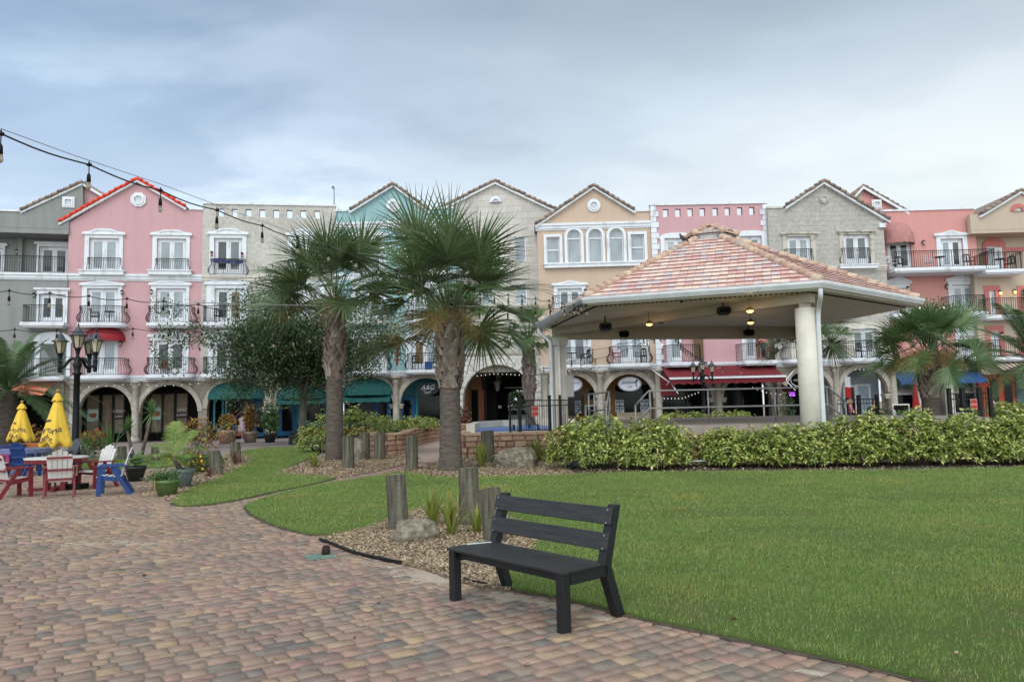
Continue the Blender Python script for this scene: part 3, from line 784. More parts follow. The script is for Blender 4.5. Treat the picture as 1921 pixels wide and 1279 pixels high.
    def column(s, u, d=0.0, z0=0, z1=3.9, r=0.2, mat=None):
        b = MB(); c = (u, -d, 0)
        b.lathe([(r * 1.5, z0), (r * 1.5, z0 + 0.18), (r * 1.2, z0 + 0.26), (r, z0 + 0.34), (r * 0.98, (z0 + z1) / 2), (r * 0.92, z1 - 0.40), (r * 1.15, z1 - 0.36), (r * 0.95, z1 - 0.32), (r * 1.1, z1 - 0.25), (r * 1.6, z1 - 0.13), (r * 1.7, z1 - 0.12), (r * 1.7, z1)], 16, c)
        return s.build(b, 'column', mat or LIME)
    def capital(s, u, z, w=0.32, y=-0.1):
        b = MB(); b.box(u - w / 2 - 0.08, u + w / 2 + 0.08, y, 0.5, z - 0.05, z + 0.06); b.box(u - w / 2 - 0.03, u + w / 2 + 0.03, y + 0.04, 0.5, z - 0.22, z - 0.052)
        return s.build(b, 'pier_capital', LIME)
    def arcade(s, u0, u1, arches, zt=3.92, mat=None, th=0.55, proud=0.03, trim_mat=None, tw=0.24):
        """arches: (ua, ub, crown z)"""
        pl = [(u0, 0)]
        for (a, c, zc) in arches:
            r = (c - a) / 2; zs = zc - r
            pl += [(a, 0), (a, zs)] + arc((a + c) / 2, zs, r, PI, 0, 28)[1:-1] + [(c, zs), (c, 0)]
        pl += [(u1, 0), (u1, zt), (u0, zt)]
        b = MB(); b.plate([pl], -proud, th)
        o = s.build(b, 'arcade_wall', mat or ARCST)
        for (a, c, zc) in arches:
            r = (c - a) / 2; zs = zc - r; t = MB(); uc = (a + c) / 2
            outer = arc(uc, zs, r + tw, PI, 0, 28); inner = arc(uc, zs, r - 0.03, 0, PI, 28)
            t.plate([outer + inner], -proud - 0.07, -proud + 0.25)
            t.build('arch_trim', trim_mat or LIME, o)
        return o
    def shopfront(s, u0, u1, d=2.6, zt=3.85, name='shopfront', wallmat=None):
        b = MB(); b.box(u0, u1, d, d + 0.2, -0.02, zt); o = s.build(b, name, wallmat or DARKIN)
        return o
    def panel(s, par, u0, u1, z0, z1, y, mat, name, th=0.03, frame=None, fw=0.07, mull=()):
        if frame:
            f = MB(); hs = []; us = [u0] + list(mull) + [u1]
            for a, c in zip(us, us[1:]): hs.append([(a + fw / 2, z0 + fw), (c - fw / 2, z0 + fw), (c - fw / 2, z1 - fw), (a + fw / 2, z1 - fw)])
            f.plate([[(u0 - fw / 2, z0), (u1 + fw / 2, z0), (u1 + fw / 2, z1), (u0 - fw / 2, z1)]] + hs, y - 0.07, y)
            f.build(name + '_frame', frame, par)
        b = MB(); b.box(u0, u1, y - th, y - 0.002, z0 + 0.01, z1 - 0.01); return b.build(name, mat, par)
    def awning_dome(s, x0, x1, y0, y1, dep, mat, d=0.0, val=0.15):
        """quarter-dome awning over an opening"""
        u0 = s.U(x0, y1, d + dep * 0.4); u1 = s.U(x1, y1, d + dep * 0.4); zb = s.Z((x0 + x1) / 2, y1, d + dep); zt = s.Z((x0 + x1) / 2, y0, d)
        uc = (u0 + u1) / 2; a = (u1 - u0) / 2; h = zt - zb; n = 16; k = 8; vs = []; fs = []
        for j in range(k + 1):
            t = PI / 2 * j / k
            for i in range(n + 1):
                g = PI - PI * i / n
                vs.append((uc + a * math.cos(g) * math.cos(t) ** 0.7, -d - dep * math.sin(g) * math.cos(t) - 0.01, zb + h * math.sin(t) * (1.0)))
        for j in range(k):
            for i in range(n): fs.append((j * (n + 1) + i, j * (n + 1) + i + 1, (j + 1) * (n + 1) + i + 1, (j + 1) * (n + 1) + i))
        o0 = len(vs)
        for i in range(n + 1):
            v = vs[i]; vs.append((v[0], v[1], v[2] - val * (1.0 if i % 2 else 0.75)))
        for i in range(n): fs.append((i, i + 1, o0 + i + 1, o0 + i))
        b = MB(); b.add(vs, fs, 0, False); o = s.build(b, 'awning', mat)
        so = o.modifiers.new('cloth', 'SOLIDIFY'); so.thickness = 0.02
        return o
    def awning_slope(s, u0, u1, z0, z1, dep, mat, d=0.0, val=0.25, name='awning', sides=True, barmat=None):
        """sloping fabric awning with a scalloped valance"""
        b = MB(); n = max(10, int((u1 - u0) / 0.25)); vs = []; fs = []
        for i in range(n + 1):
            u = u0 + (u1 - u0) * i / n; sag = 0.02 * math.sin(i * 1.7)
            vs += [(u, -d - 0.02, z1), (u, -d - dep * 0.5, (z0 + z1) / 2 - 0.04 + sag), (u, -d - dep, z0), (u, -d - dep - 0.01, z0 - val * (1.0 if i % 2 else 0.78))]
        for i in range(n):
            for j in range(3): fs.append((i * 4 + j, i * 4 + j + 1, i * 4 + 5 + j, i * 4 + 4 + j))
        b.add(vs, fs); o = s.build(b, name, mat); so = o.modifiers.new('cloth', 'SOLIDIFY'); so.thickness = 0.02
        if barmat:
            c = MB(); c.box(u0 - 0.02, u1 + 0.02, -d - dep - 0.07, -d - dep - 0.03, z0 - 0.02, z0 + 0.10)
            for u in (u0 + 0.1, u1 - 0.1): c.tube([(u, -d - 0.05, z0 - 0.5), (u, -d - dep, z0)], 0.025, 6)
            c.build('awning_bar', barmat, o)
        return o
LAMPG = Mglass('pale_lamp_glass', (0.5, 0.47, 0.38), 0.3, 0.5)
# ------------------------------------------------------------------ the row of houses
def PP(x, y, Y): return tuple(at(x, y, Y).xy)
GREYST = Mstucco('grey_stucco', (0.25, 0.26, 0.248), 0.12)
PINKST = Mstucco('pink_stucco', (0.52, 0.312, 0.328), 0.05)
CREAMST = Mstone('cream_block_stone', ((0.485, 0.465, 0.425), (0.525, 0.505, 0.465)), (0.455, 0.435, 0.395), 0.8, 0.42, 0.01, 0.25, 5)
TEALST = Mstucco('pale_teal_stucco', (0.262, 0.41, 0.42), 0.06)
LIMEST = Mstone('pale_limestone_blocks', ((0.53, 0.50, 0.46), (0.61, 0.585, 0.545)), (0.46, 0.435, 0.39), 0.95, 0.42, 0.014, 0.6, 9)
PORTST = Mstone('rough_white_portal_stone', ((0.62, 0.60, 0.57), (0.74, 0.72, 0.69)), (0.55, 0.53, 0.50), 0.7, 0.36, 0.016, 0.9, 9)
PEACHST = Mstucco('peach_stucco', (0.515, 0.39, 0.30), 0.05)
ROUGHST = Mstone('rough_grey_stone_render', ((0.42, 0.40, 0.37), (0.44, 0.42, 0.39)), (0.42, 0.40, 0.37), 0.9, 0.3, 0.006, 0.7, 5)
CORALST = Mstucco('coral_pink_stucco', (0.57, 0.275, 0.248), 0.06)
BEIGEST = Mstucco('beige_stucco', (0.47, 0.38, 0.30), 0.06)
BEIGETRIM = M('coral_trim', (0.50, 0.17, 0.15), (0.43, 0.14, 0.125), 4, 0.8)
BURG = M('burgundy_awning_cloth', (0.16, 0.012, 0.018), (0.12, 0.010, 0.014), 5, 0.8)
REDAW = M('red_awning_cloth', (0.30, 0.012, 0.02), (0.22, 0.01, 0.015), 5, 0.75)
DUSTY = M('dusty_maroon_awning_cloth', (0.42, 0.20, 0.19), (0.34, 0.15, 0.14), 4, 0.85)
GREENAW = M('dark_green_awning_cloth', (0.010, 0.105, 0.095), (0.007, 0.075, 0.07), 4, 0.75)
BLUEAW = M('royal_blue_awning_cloth', (0.025, 0.085, 0.24), (0.018, 0.06, 0.17), 4, 0.75)
ORANGEAW = M('faded_orange_awning_cloth', (0.65, 0.22, 0.13), (0.55, 0.18, 0.11), 4, 0.8)
BLUEP = M('bright_blue_shop_paint', (0.02, 0.17, 0.38), (0.015, 0.13, 0.30), 4, 0.55)
TURQ = M('turquoise_shop_paint', (0.05, 0.36, 0.40), (0.04, 0.28, 0.32), 4, 0.55)
BRICKRED = M('terracotta_base_paint', (0.42, 0.12, 0.07), (0.34, 0.10, 0.06), 4, 0.7)
MUST = M('mustard_brown_paint', (0.26, 0.13, 0.03), (0.20, 0.10, 0.025), 4, 0.6)
DKBROWN = M('dark_brown_shop_frame', (0.022, 0.016, 0.013), None, 4, 0.6)
TANPANEL = M('tan_window_covering', (0.20, 0.155, 0.105), (0.15, 0.115, 0.08), 3, 0.6)
BLUEGREY = Mstucco('blue_grey_shop_wall', (0.25, 0.28, 0.33), 0.05)
ORWALL = Mstucco('burnt_orange_shop_wall', (0.42, 0.085, 0.045), 0.06)
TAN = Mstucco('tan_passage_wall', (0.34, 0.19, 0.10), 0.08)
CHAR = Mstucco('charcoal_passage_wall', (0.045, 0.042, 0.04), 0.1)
SHUT = M('brown_wood_shutter', (0.16, 0.085, 0.04), (0.11, 0.06, 0.03), 8, 0.6, stretch=(8, 8, 1))
SIGNW = M('white_oval_sign_face', (0.72, 0.74, 0.78), None, 2, 0.5)
INK = M('dark_lettering', (0.03, 0.03, 0.05), None, 2, 0.6)
INKR = M('dark_red_lettering', (0.18, 0.02, 0.02), None, 2, 0.6)
INKW = M('white_lettering', (0.75, 0.75, 0.75), None, 2, 0.6)
CREAMP = M('cream_poster', (0.62, 0.52, 0.34), (0.55, 0.45, 0.30), 4, 0.6)

# --- grey house at the far left
B = Bld('townhouse', 'grey stucco house cut by the left edge of the photo with a recessed top balcony', PP(-150, 713, 43.3), PP(121, 706, 45.1))
uE = B.len; z40 = B.Z(20, 397); zb_ = B.Z(60, 428)
pk = B.uv(155, 343); eL = B.uv(50, 396)
B.door(68 + 6, 130, 463, L3, (70, 134, 456, 'peak'), (PANED, PANED), d=-1.6, hole=False)
B.door(-45, 8, 465, L3, (-50, 10, 458, 'peak'), (PANED, PANED), d=-1.6, hole=False)
b = MB(); b.box(0, uE, 1.75, 1.95, L3, zb_); B.build(b, 'recessed_wall', GREYST)
u = B.U(40, 450, -1.6); b = MB(); b.box(u - .12, u + .12, 1.45, 1.75, L3, zb_ - .3); b.box(0, uE, -0.05, 1.75, zb_ - 0.32, zb_ - 0.02); B.build(b, 'pilaster', GREYST)
B.lamp(32, 472, d=-1.75)
B.door(74, 124, 552, L2, (70, 128, 541, 'flat'), (PANED, PANED))
B.door(76, 126, 645, L1, (66, 134, 622, 'arch'), (PANEB, PANED))
B.wall([(0, 3.9), (uE, 3.9), (uE, L3), (0, L3)], GREYST)
pr = B.uv(200, 377)
zu = eL[1] + (pk[1] - eL[1]) * (uE - eL[0]) / (pk[0] - eL[0])
b = MB(); b.plate([[(0, zb_), (uE - .01, zb_), (uE - .01, zu - .02), (eL[0], z40), (0, z40)]], -0.02, 0.3); B.build(b, 'wall', GREYST)
b = MB(); b.plate([[(uE - .3, zb_ + .5), (uE + 2.4, zb_ + .5), (pk[0] + 2.4, pk[1] - 1.55), (pk[0], pk[1] - .03), (uE - .3, zu - .2)]], 0.33, 0.6); B.build(b, 'wall', PINKST)
s1, s2 = B.uv(123, 409), B.uv(156, 388)
b = MB(); b.plate([[(uE - .008, s1[1] + .1), s1, s2, (pk[0], pk[1] - .04), (uE - .008, zu - .02)]], -0.02, 0.29); B.build(b, 'wall', GREYST)
B.coping(0, eL[0] - 0.1, z40)
B.gable([(eL[0] - 0.3, eL[1] - 0.02), pk], 7, back0=-.1); B.gable([pk, (pk[0] + 2.6, pk[1] - 1.6)], 7, back0=.3)
B.vent(129, 380, 11, 'square')
B.cornice(0, uE, L3 + 0.02)
B.balcony(-120, 120, 519, L3, 0.22, 'straight', slab=False, bulge=0)
B.balcony(43, 121, 612, L2, 1.0, 'straight', bulge=0, ends=(True, False))
B.balcony(40, 121, 708, L1, 1.0, 'straight', bulge=0, ends=(True, False))
B.lamp(64, 553); B.lamp(62, 653)
B.arcade(0, uE, [(B.U(20, 760), B.U(112, 760), 3.4)], mat=ARCST)
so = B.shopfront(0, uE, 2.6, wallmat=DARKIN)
B.body(0, uE, 3.95, L3, mat=GREYST)
B.body(0, uE, L3 + 0.01, z40 - 0.5, mat=GREYST, y0=1.96)
B.awning_slope(B.U(22, 730), B.U(100, 730), B.Z(60, 734, 1.0), B.Z(60, 720), 1.3, ORANGEAW, name='awning')

# --- pink house with the orange-wrapped gable
B = Bld('townhouse', 'pink stucco house with bright orange plastic wrapped along its gable', PP(121, 705, 45.2), PP(376, 704, 46.6))
uE = B.len; eL = B.uv(113, 419); pk = B.uv(259, 338); eR = B.uv(350, 391); zp = B.Z(365, 394)
wl = (0.0, B.Z(122, 415))
B.door(168, 224, 447, L3, (160, 232, 431, 'hump'), (PANE, PANE))
B.door(295, 350, 448, L3, (287, 357, 433, 'hump'), (PANE, PANE))
B.door(164, 222, 541, L2, (155, 230, 528, 'tri'), (PANE, PANE))
B.door(293, 350, 541, L2, (284, 356, 527, 'tri'), (PANE, PANE))
B.door(160, 222, 637, L1, None, (PANE, PANE))
B.door(290, 349, 639, L1, (282, 355, 621, 'hump'), (PANED, PANED))
B.wall([(0, 3.9), (uE, 3.9), (uE, zp), (eR[0], zp), (pk[0], pk[1] - 0.03), (0, B.Z(121, 418))], PINKST)
B.coping(eR[0] + 0.2, uE, zp)
B.gable([(eL[0] + 0.0, eL[1]), pk, eR], 8, tiles=ORANGE)
B.vent(260, 375, 15, 'octagon')
B.cornice(-0.25, uE, L3 + 0.03)
for a, c in ((150, 233), (279, 360)): B.sill(a, c, 508, 515, 0.38)
B.juliet(162, 227, 505, L3); B.juliet(290, 354, 505, L3)
B.balcony(144, 233, 604, L2, 1.0, mat=BLACKIRON); B.balcony(274, 362, 604, L2, 1.0)
B.balcony(142, 236, 699, L1, 1.0); B.balcony(271, 362, 698, L1, 1.0)
B.awning_dome(153, 232, 614, 634, 0.9, REDAW)
for x, y in ((229, 548), (284, 547), (226, 644), (283, 643)): B.lamp(x, y)
B.cornice(-0.1, uE, L1 - 0.02, h=0.26, proud=0.1)
a1 = (B.U(147, 770), B.U(248, 770), B.Z(197, 724)); a2 = (B.U(262, 770), B.U(372, 770), B.Z(317, 721))
B.arcade(-0.1, uE, [a1, a2])
B.column((a1[1] + a2[0]) / 2, 0.12, 0, 3.75); B.column(a1[0] - 0.28, 0.12, 0, 3.75)
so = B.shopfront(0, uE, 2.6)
def px_u(x, d=-2.6, y=770): return B.U(x, y, d)
for k, (xa, xb) in enumerate(((163, 187), (192, 211), (215, 233), (284, 304), (307, 327), (331, 352))):
    ua, ub = px_u(xa), px_u(xb)
    p = B.panel(so, ua, ub, 0.5, 3.05, 2.6, TANPANEL, 'shop_window', frame=DKBROWN)
    uc = (ua + ub) / 2
    if k in (0, 3):
        q = MB(); q.box(ua + .06, ub - .06, 2.54, 2.56, 1.35, 2.1); q.build('food_poster', M('pale_green_poster', (0.35, 0.5, 0.42), (0.45, 0.58, 0.5), 3, 0.5), p)
        q = MB(); q.ball((uc, 2.53, 1.7), (0.24, 0.012, 0.15)); q.ball((uc + .1, 2.525, 1.78), (0.12, 0.012, 0.09)); q.build('curry_dish_print', M('curry_print', (0.40, 0.09, 0.03), (0.25, 0.05, 0.02), 12, 0.5), p)
    if k in (1, 4):
        q = MB()
        for i, ch in enumerate("INDIAN"): q.text(ch, 0.26, T4(uc - 0.13, 2.55, 2.35 - i * 0.235))
        for i, ch in enumerate("RESTAURANT"): q.text(ch, 0.18, T4(uc + 0.17, 2.55, 2.5 - i * 0.155))
        q.build('lettering', INKR, p)
    if k in (2, 5):
        q = MB(); q.text("LUNCH", 0.22, T4(uc, 2.55, 1.95)); q.text("BUFFET", 0.19, T4(uc, 2.55, 1.6)); q.build('lettering', INKW, p)
        q = MB(); q.box(ua + .05, ub - .05, 2.555, 2.565, 1.42, 1.77); q.build('dark_strip', DKBROWN, p)
B.body(0, uE, 3.95, 12.3, mat=PINKST)

# --- cream stone house with a pierced parapet
B = Bld('townhouse', 'cream block-stone house with eight square holes in its flat parapet, left of the teal house', PP(376, 704, 46.6), PP(630, 698, 47.9))
uE = B.len; zt = B.Z(500, 385)
for x in (414, 440, 466, 492, 518, 543, 569, 595):
    u0, z0 = B.uv(x - 5.5, 406.5 + (x - 414) * 0.02); u1 = B.U(x + 5.5, 390); B.holes.append([(u0, z0), (u1, z0), (u1, z0 + 0.52), (u0, z0 + 0.52)])
B.door(402, 455, 447, L3, (394, 463, 430, 'hump'))
B.door(548, 600, 449, L3, (540, 608, 432, 'hump'))
B.door(403, 456, 541, L2, (388, 466, 524, 'hump'), (PANED, PANEB))
B.door(549, 601, 541, L2, (541, 609, 524, 'hump'))
B.door(400, 455, 637, L1, (392, 462, 621, 'hump'), (PANED, PANE))
B.door(549, 600, 637, L1, (541, 608, 621, 'hump'))
B.wall([(0, 3.9), (uE, 3.9), (uE, zt), (0, zt)], CREAMST)
B.coping(0, uE, zt)
B.cornice(0, uE, L3 + 0.0, mat=CREAMW)
B.balcony(392, 461, 506, L3 - 0.02, 0.5, 'belly', slab=False)
B.balcony(538, 606, 506, L3 - 0.02, 0.5, 'belly', slab=False)
for z_, y_ in ((L2, 600), (L1, 697)):
    B.balcony(381, 474, y_, z_, 1.0, 'straight', bulge=0); B.balcony(532, 620, y_, z_, 1.0, 'straight', bulge=0)
B.cornice(0, uE, L1 - 0.02, h=0.26, proud=0.1, mat=CREAMW)
a1 = (B.U(388, 770), B.U(497, 770), B.Z(445, 713)); a2 = (B.U(517, 770), B.U(613, 770), B.Z(565, 715))
B.arcade(0, uE, [a1, a2]); B.column((a1[1] + a2[0]) / 2, 0.12, 0, 3.75)
B.capital((a1[1] + a2[0]) / 2, 1.95, 0.9)
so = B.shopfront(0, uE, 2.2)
def sf(xa, xb, z0, z1, mat, nm, frame=None, d=-2.2, fw=0.12, y=790): return B.panel(so, px_u(xa, d, y), px_u(xb, d, y), z0, z1, -d, mat, nm, frame=frame, fw=fw)
sf(402, 418, 0.6, 3.2, SHOPGLASS, 'shop_window', TURQ); sf(424, 478, 0.75, 3.2, SHOPGLASS, 'shop_window', TURQ); sf(478, 498, 0.1, 2.6, SHOPGLASS, 'shop_door', BLUEP, fw=0.25)
sf(436, 476, 0.15, 0.62, BRICKRED, 'shop_base'); sf(426, 478, 0.62, 0.74, BLUEP, 'shop_sill')
sf(525, 553, 0.1, 2.75, SHOPGLASS, 'shop_door', BLUEP, fw=0.3); sf(558, 612, 0.8, 3.1, SHOPGLASS, 'shop_window', TURQ, fw=0.16); sf(560, 612, 0.62, 0.78, BLUEP, 'shop_sill'); sf(560, 612, 0.1, 0.6, BRICKRED, 'shop_base')
u0, u1 = a2[0], a2[1]
B.awning_dome(517, 613, 718, 744, 0.55, GREENAW); B.awning_slope(u0 + .08, u1 - .08, B.Z(560, 752, .6), B.Z(560, 746, .5), 0.6, GREENAW, val=0.22)
B.awning_dome(388, 497, 716, 744, 0.55, GREENAW)
B.body(0, uE, 3.95, 12.6, mat=BODY)
pole = tag(B.root, B.root['label'], 'building')
p = B.world(uE - 0.1, -0.1, zt + 0.1)
b = MB(); b.tube([(0, 0, 0), (0, 0, 1.15)], 0.03, 6); b.ball((-0.06, -0.05, 1.2), 0.10); b.lathe([(0.08, 0), (0.08, 0.08)], 8)
o = b.build('roof_camera_pole', STEEL); o.location = p; tag(o, 'thin white pole with a small camera on the cream parapet, beside the teal house', 'pole')

# --- teal house
B = Bld('townhouse', 'pale teal stucco gabled house behind the two tall palms', PP(630, 698, 47.3), PP(859, 693, 47.2))
uE = B.len; eL = B.uv(657, 397); pk = B.uv(738, 347); eR = B.uv(806, 397); zp = B.Z(640, 397)
for (a, c, s0, s1) in ((668, 716, 660, 724), (772, 822, 764, 832)):
    B.door(a, c, 450, L3, (s0, s1, 432, 'hump')); B.door(a, c, 541, L2, (s0, s1, 524, 'tri'), (PANE, PANED)); B.door(a, c, 634, L1, (s0 - 2, s1 + 2, 616, 'arch'), (PANED, PANE) if a < 700 else (PANEB, PANE))
B.wall([(0, 3.9), (uE, 3.9), (uE, zp), (eR[0], zp), (pk[0], pk[1] - .03), (eL[0], zp), (0, zp)], TEALST)
B.coping(0, eL[0] - .2, zp); B.coping(eR[0] + .2, uE - 0.05, zp)
B.gable([eL, pk, eR], 8); B.vent(738, 386, 13, 'round'); B.cornice(0, uE, B.Z(700, 417)); B.cornice(0, uE, L3)
B.juliet(664, 720, 505, L3); B.juliet(768, 826, 505, L3)
B.balcony(649, 724, 603, L2, 1.0); B.balcony(762, 840, 603, L2, 1.0)
B.balcony(650, 728, 694, L1, 1.0); B.balcony(761, 842, 694, L1, 1.0)
B.lamp(718, 638); B.lamp(765, 638)
B.cornice(0, uE, L1 - 0.02, h=0.26, proud=0.1)
a1 = (B.U(640, 765), B.U(737, 765), B.Z(690, 706)); a2 = (B.U(750, 765), B.U(849, 765), B.Z(800, 708))
B.arcade(0, uE, [a1, a2]); B.column((a1[1] + a2[0]) / 2, 0.12, 0, 3.75); B.capital((a1[1] + a2[0]) / 2, 1.95, 0.7); B.column(a1[0] - 0.3, 0.12, 0, 3.75)
so = B.shopfront(0, uE, 2.2)
b = MB(); b.box(a2[0] - 0.2, uE, 2.0, 2.19, 0, 3.85); b.build('turquoise_wall', M('dim_teal_shop_wall', (0.06, 0.26, 0.30), None, 3, 0.8), so)
sf(648, 702, 0.7, 3.1, SHOPGLASS, 'shop_window', BLUEP); sf(706, 730, 0.1, 2.8, SHOPGLASS, 'shop_door', BLUEP, fw=0.28); sf(650, 700, 0.15, 0.62, BRICKRED, 'shop_base')
sf(754, 776, 0.1, 2.5, SHOPGLASS, 'shop_door', BLUEP, d=-1.99, fw=0.24); sf(783, 846, 0.75, 3.4, SHOPGLASS, 'shop_window', TURQ, d=-1.99, fw=0.14)
B.awning_dome(640, 737, 709, 737, 0.5, GREENAW); B.awning_slope(a1[0] + .08, a1[1] - .08, B.Z(690, 748, .6), B.Z(690, 742, .4), 0.6, GREENAW, val=0.24)
u, z = B.uv(801, 729, 0.0)
b = MB(); b.plate([[(u + .72 * math.cos(t * PI / 16), z + .42 * math.sin(t * PI / 16)) for t in range(32)]], 0.3, 0.36)
sg = b.build('oval_shop_sign', M('dark_sign_board', (0.012, 0.02, 0.03), None, 2, 0.5), B.root)
b = MB(); b.text("A&G", 0.42, T4(u, 0.29, z + 0.08), font_shear=0.3); b.text("GALLERY", 0.11, T4(u, 0.29, z - 0.25)); b.tube([(u - .3 + .06 * k, 0.29, z - .05 - .16 * math.sin(PI * k / 10)) for k in range(11)], 0.012, 4)
b.build('sign_lettering', INKW, sg)
B.body(0, uE, 3.95, 12.4, mat=TEALST)

# --- limestone portal house
B = Bld('townhouse', 'limestone gabled house with the big arched passage', PP(859, 693, 48.0), PP(1016, 688, 47.6))
uE = B.len; eL = B.uv(819, 397); pk = B.uv(929, 342); eR = B.uv(1044, 396)
wh = MB()
def dhung(x0, x1, y0, y1, pane=PANE):
    u0, z1 = B.uv(x0, y0); u1, z0 = B.uv(x1, y1)
    B.holes.append([(u0, z0), (u1, z0), (u1, z1), (u0, z1)])
    f = MB(); zm = (z0 + z1) / 2
    f.plate([[(u0, z0), (u1, z0), (u1, z1), (u0, z1)], [(u0 + .07, z0 + .07), (u1 - .07, z0 + .07), (u1 - .07, zm - .03), (u0 + .07, zm - .03)], [(u0 + .07, zm + .03), (u1 - .07, zm + .03), (u1 - .07, z1 - .07), (u0 + .07, z1 - .07)]], 0.08, 0.15)
    o = B.build(f, 'window', WHITE); g = MB(); g.box(u0 + .02, u1 - .02, 0.12, 0.14, z0 + .02, z1 - .02); g.build('window_pane', pane, o)
for x0, x1 in ((866, 889), (905, 928), (968, 991)): dhung(x0, x1, 620, 661); dhung(x0 - 2, x1 - 2, 534, 571); dhung(x0 - 4, x1 - 4, 445, 490)
B.wall([(eL[0], 3.9), (eR[0], 3.9), eR, (pk[0], pk[1] - .03), eL], LIMEST)
B.gable([eL, pk, eR], 8); B.vent(930, 380, 12, 'half')
B.cornice(-0.3, uE + 0.3, B.Z(935, 663), h=0.2, mat=LIME); B.cornice(-0.3, uE + 0.3, B.Z(935, 628) + 0.55, h=0.14, proud=0.06, mat=LIME); B.cornice(-0.3, uE + .3, B.Z(935, 574), h=0.25, mat=LIME)
d_ = 0.7; ac = (B.U(868, 760, d_), B.U(1001, 760, d_), B.Z(934, 684, d_))
bw = (B.U(857, 760, d_), B.U(1019, 760, d_), B.Z(935, 665, d_))
r = (ac[1] - ac[0]) / 2; zs = ac[2] - r; uc = (ac[0] + ac[1]) / 2
b = MB(); b.plate([[(bw[0], 0), (ac[0], 0), (ac[0], zs)] + arc(uc, zs, r, PI, 0, 32)[1:-1] + [(ac[1], zs), (ac[1], 0), (bw[1], 0), (bw[1], bw[2]), (bw[0], bw[2])]], -d_, -0.02)
po = B.build(b, 'portal_wall', PORTST)
vs_ = MB()
for i in range(17):
    t0 = PI - PI * i / 17 - 0.012; t1 = PI - PI * (i + 1) / 17 + 0.012; ro = r + (0.78 if i % 2 else 0.62)
    pts = [(uc + r * math.cos(t0) * 1.0, zs + r * math.sin(t0)), (uc + ro * math.cos(t0), zs + ro * math.sin(t0)), (uc + ro * math.cos(t1), zs + ro * math.sin(t1)), (uc + r * math.cos(t1), zs + r * math.sin(t1))]
    vs_.plate([pts], -d_ - 0.05 - 0.02 * (i % 3), -d_ - 0.002)
vs_.build('voussoirs', PORTST, po)
b = MB(); b.box(bw[0] - .1, bw[1] + .1, -d_ - .12, -0.02, bw[2] + .002, bw[2] + .18); b.build('portal_ledge', LIME, po)
# the passage behind the arch
pg = MB(); Dp = 13.0
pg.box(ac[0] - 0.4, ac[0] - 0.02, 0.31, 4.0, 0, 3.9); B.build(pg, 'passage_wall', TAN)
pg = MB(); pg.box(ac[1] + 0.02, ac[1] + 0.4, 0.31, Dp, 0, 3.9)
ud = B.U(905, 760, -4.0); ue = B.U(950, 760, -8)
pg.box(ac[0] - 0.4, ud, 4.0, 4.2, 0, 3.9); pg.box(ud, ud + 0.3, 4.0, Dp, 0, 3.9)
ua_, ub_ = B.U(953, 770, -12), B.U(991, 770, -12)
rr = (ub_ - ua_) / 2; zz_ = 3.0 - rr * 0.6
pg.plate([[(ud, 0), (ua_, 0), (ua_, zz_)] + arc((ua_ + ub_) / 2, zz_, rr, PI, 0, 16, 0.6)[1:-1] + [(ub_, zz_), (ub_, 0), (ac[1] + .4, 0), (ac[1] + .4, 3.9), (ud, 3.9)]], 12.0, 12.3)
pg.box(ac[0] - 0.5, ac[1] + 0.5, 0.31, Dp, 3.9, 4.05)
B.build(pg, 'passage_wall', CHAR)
w0, w1 = B.U(869, 770, -3.9), B.U(897, 770, -3.9)
so = B.root
b = MB(); b.box(ac[0] - .3, ud - .02, 3.85, 3.98, 0, 3.85); B.build(b, 'passage_shop_wall', TAN)
B.panel(B.root, w0, w1, 0.2, 2.9, 3.85, SHOPGLASS, 'shop_door', frame=DKBROWN, mull=((w0 + w1) / 2,))
b = MB(); b.box(B.U(901, 770, -3.8), B.U(908, 770, -3.8), 3.79, 3.85, 0, 2.9); B.build(b, 'brown_door_post', BRICKRED)
u, z = B.uv(933, 722, -3.0)
b = MB(); b.tube([(u, 3, z + .9), (u, 3, z + .4)], 0.02, 6); b.lathe([(0.02, 0.42), (0.30, 0.16), (0.30, 0.13), (0.22, 0.12), (0.13, -0.35), (0.05, -0.42)], 6, (u, 3, z), smooth=False)
B.build(b, 'hanging_lantern', M('grey_metal_lantern', (0.25, 0.25, 0.25), None, 3, 0.5))
b = MB(); u0, z0 = B.uv(938, 763, -4.2); b.box(u0 - .1, u0 + .12, 3.97, 3.999, z0 - .1, z0 + .1); b.tube([(B.U(946, 727, -5), 5, B.Z(946, 727, -5)), (B.U(990, 727, -5), 5, B.Z(990, 727, -5))], 0.06, 6)
B.build(b, 'ceiling_light', M('pale_fixture', (0.55, 0.5, 0.4), None, 2, 0.5))
B.body(eL[0] + 0.5, eR[0] - 0.5, 4.1, 12.8, mat=BODY)
for a_, c_ in ((eL[0] + .5, ac[0] - .5), (ac[1] + .5, eR[0] - .5)): B.body(a_, c_, 0, 4.05, mat=BODY)

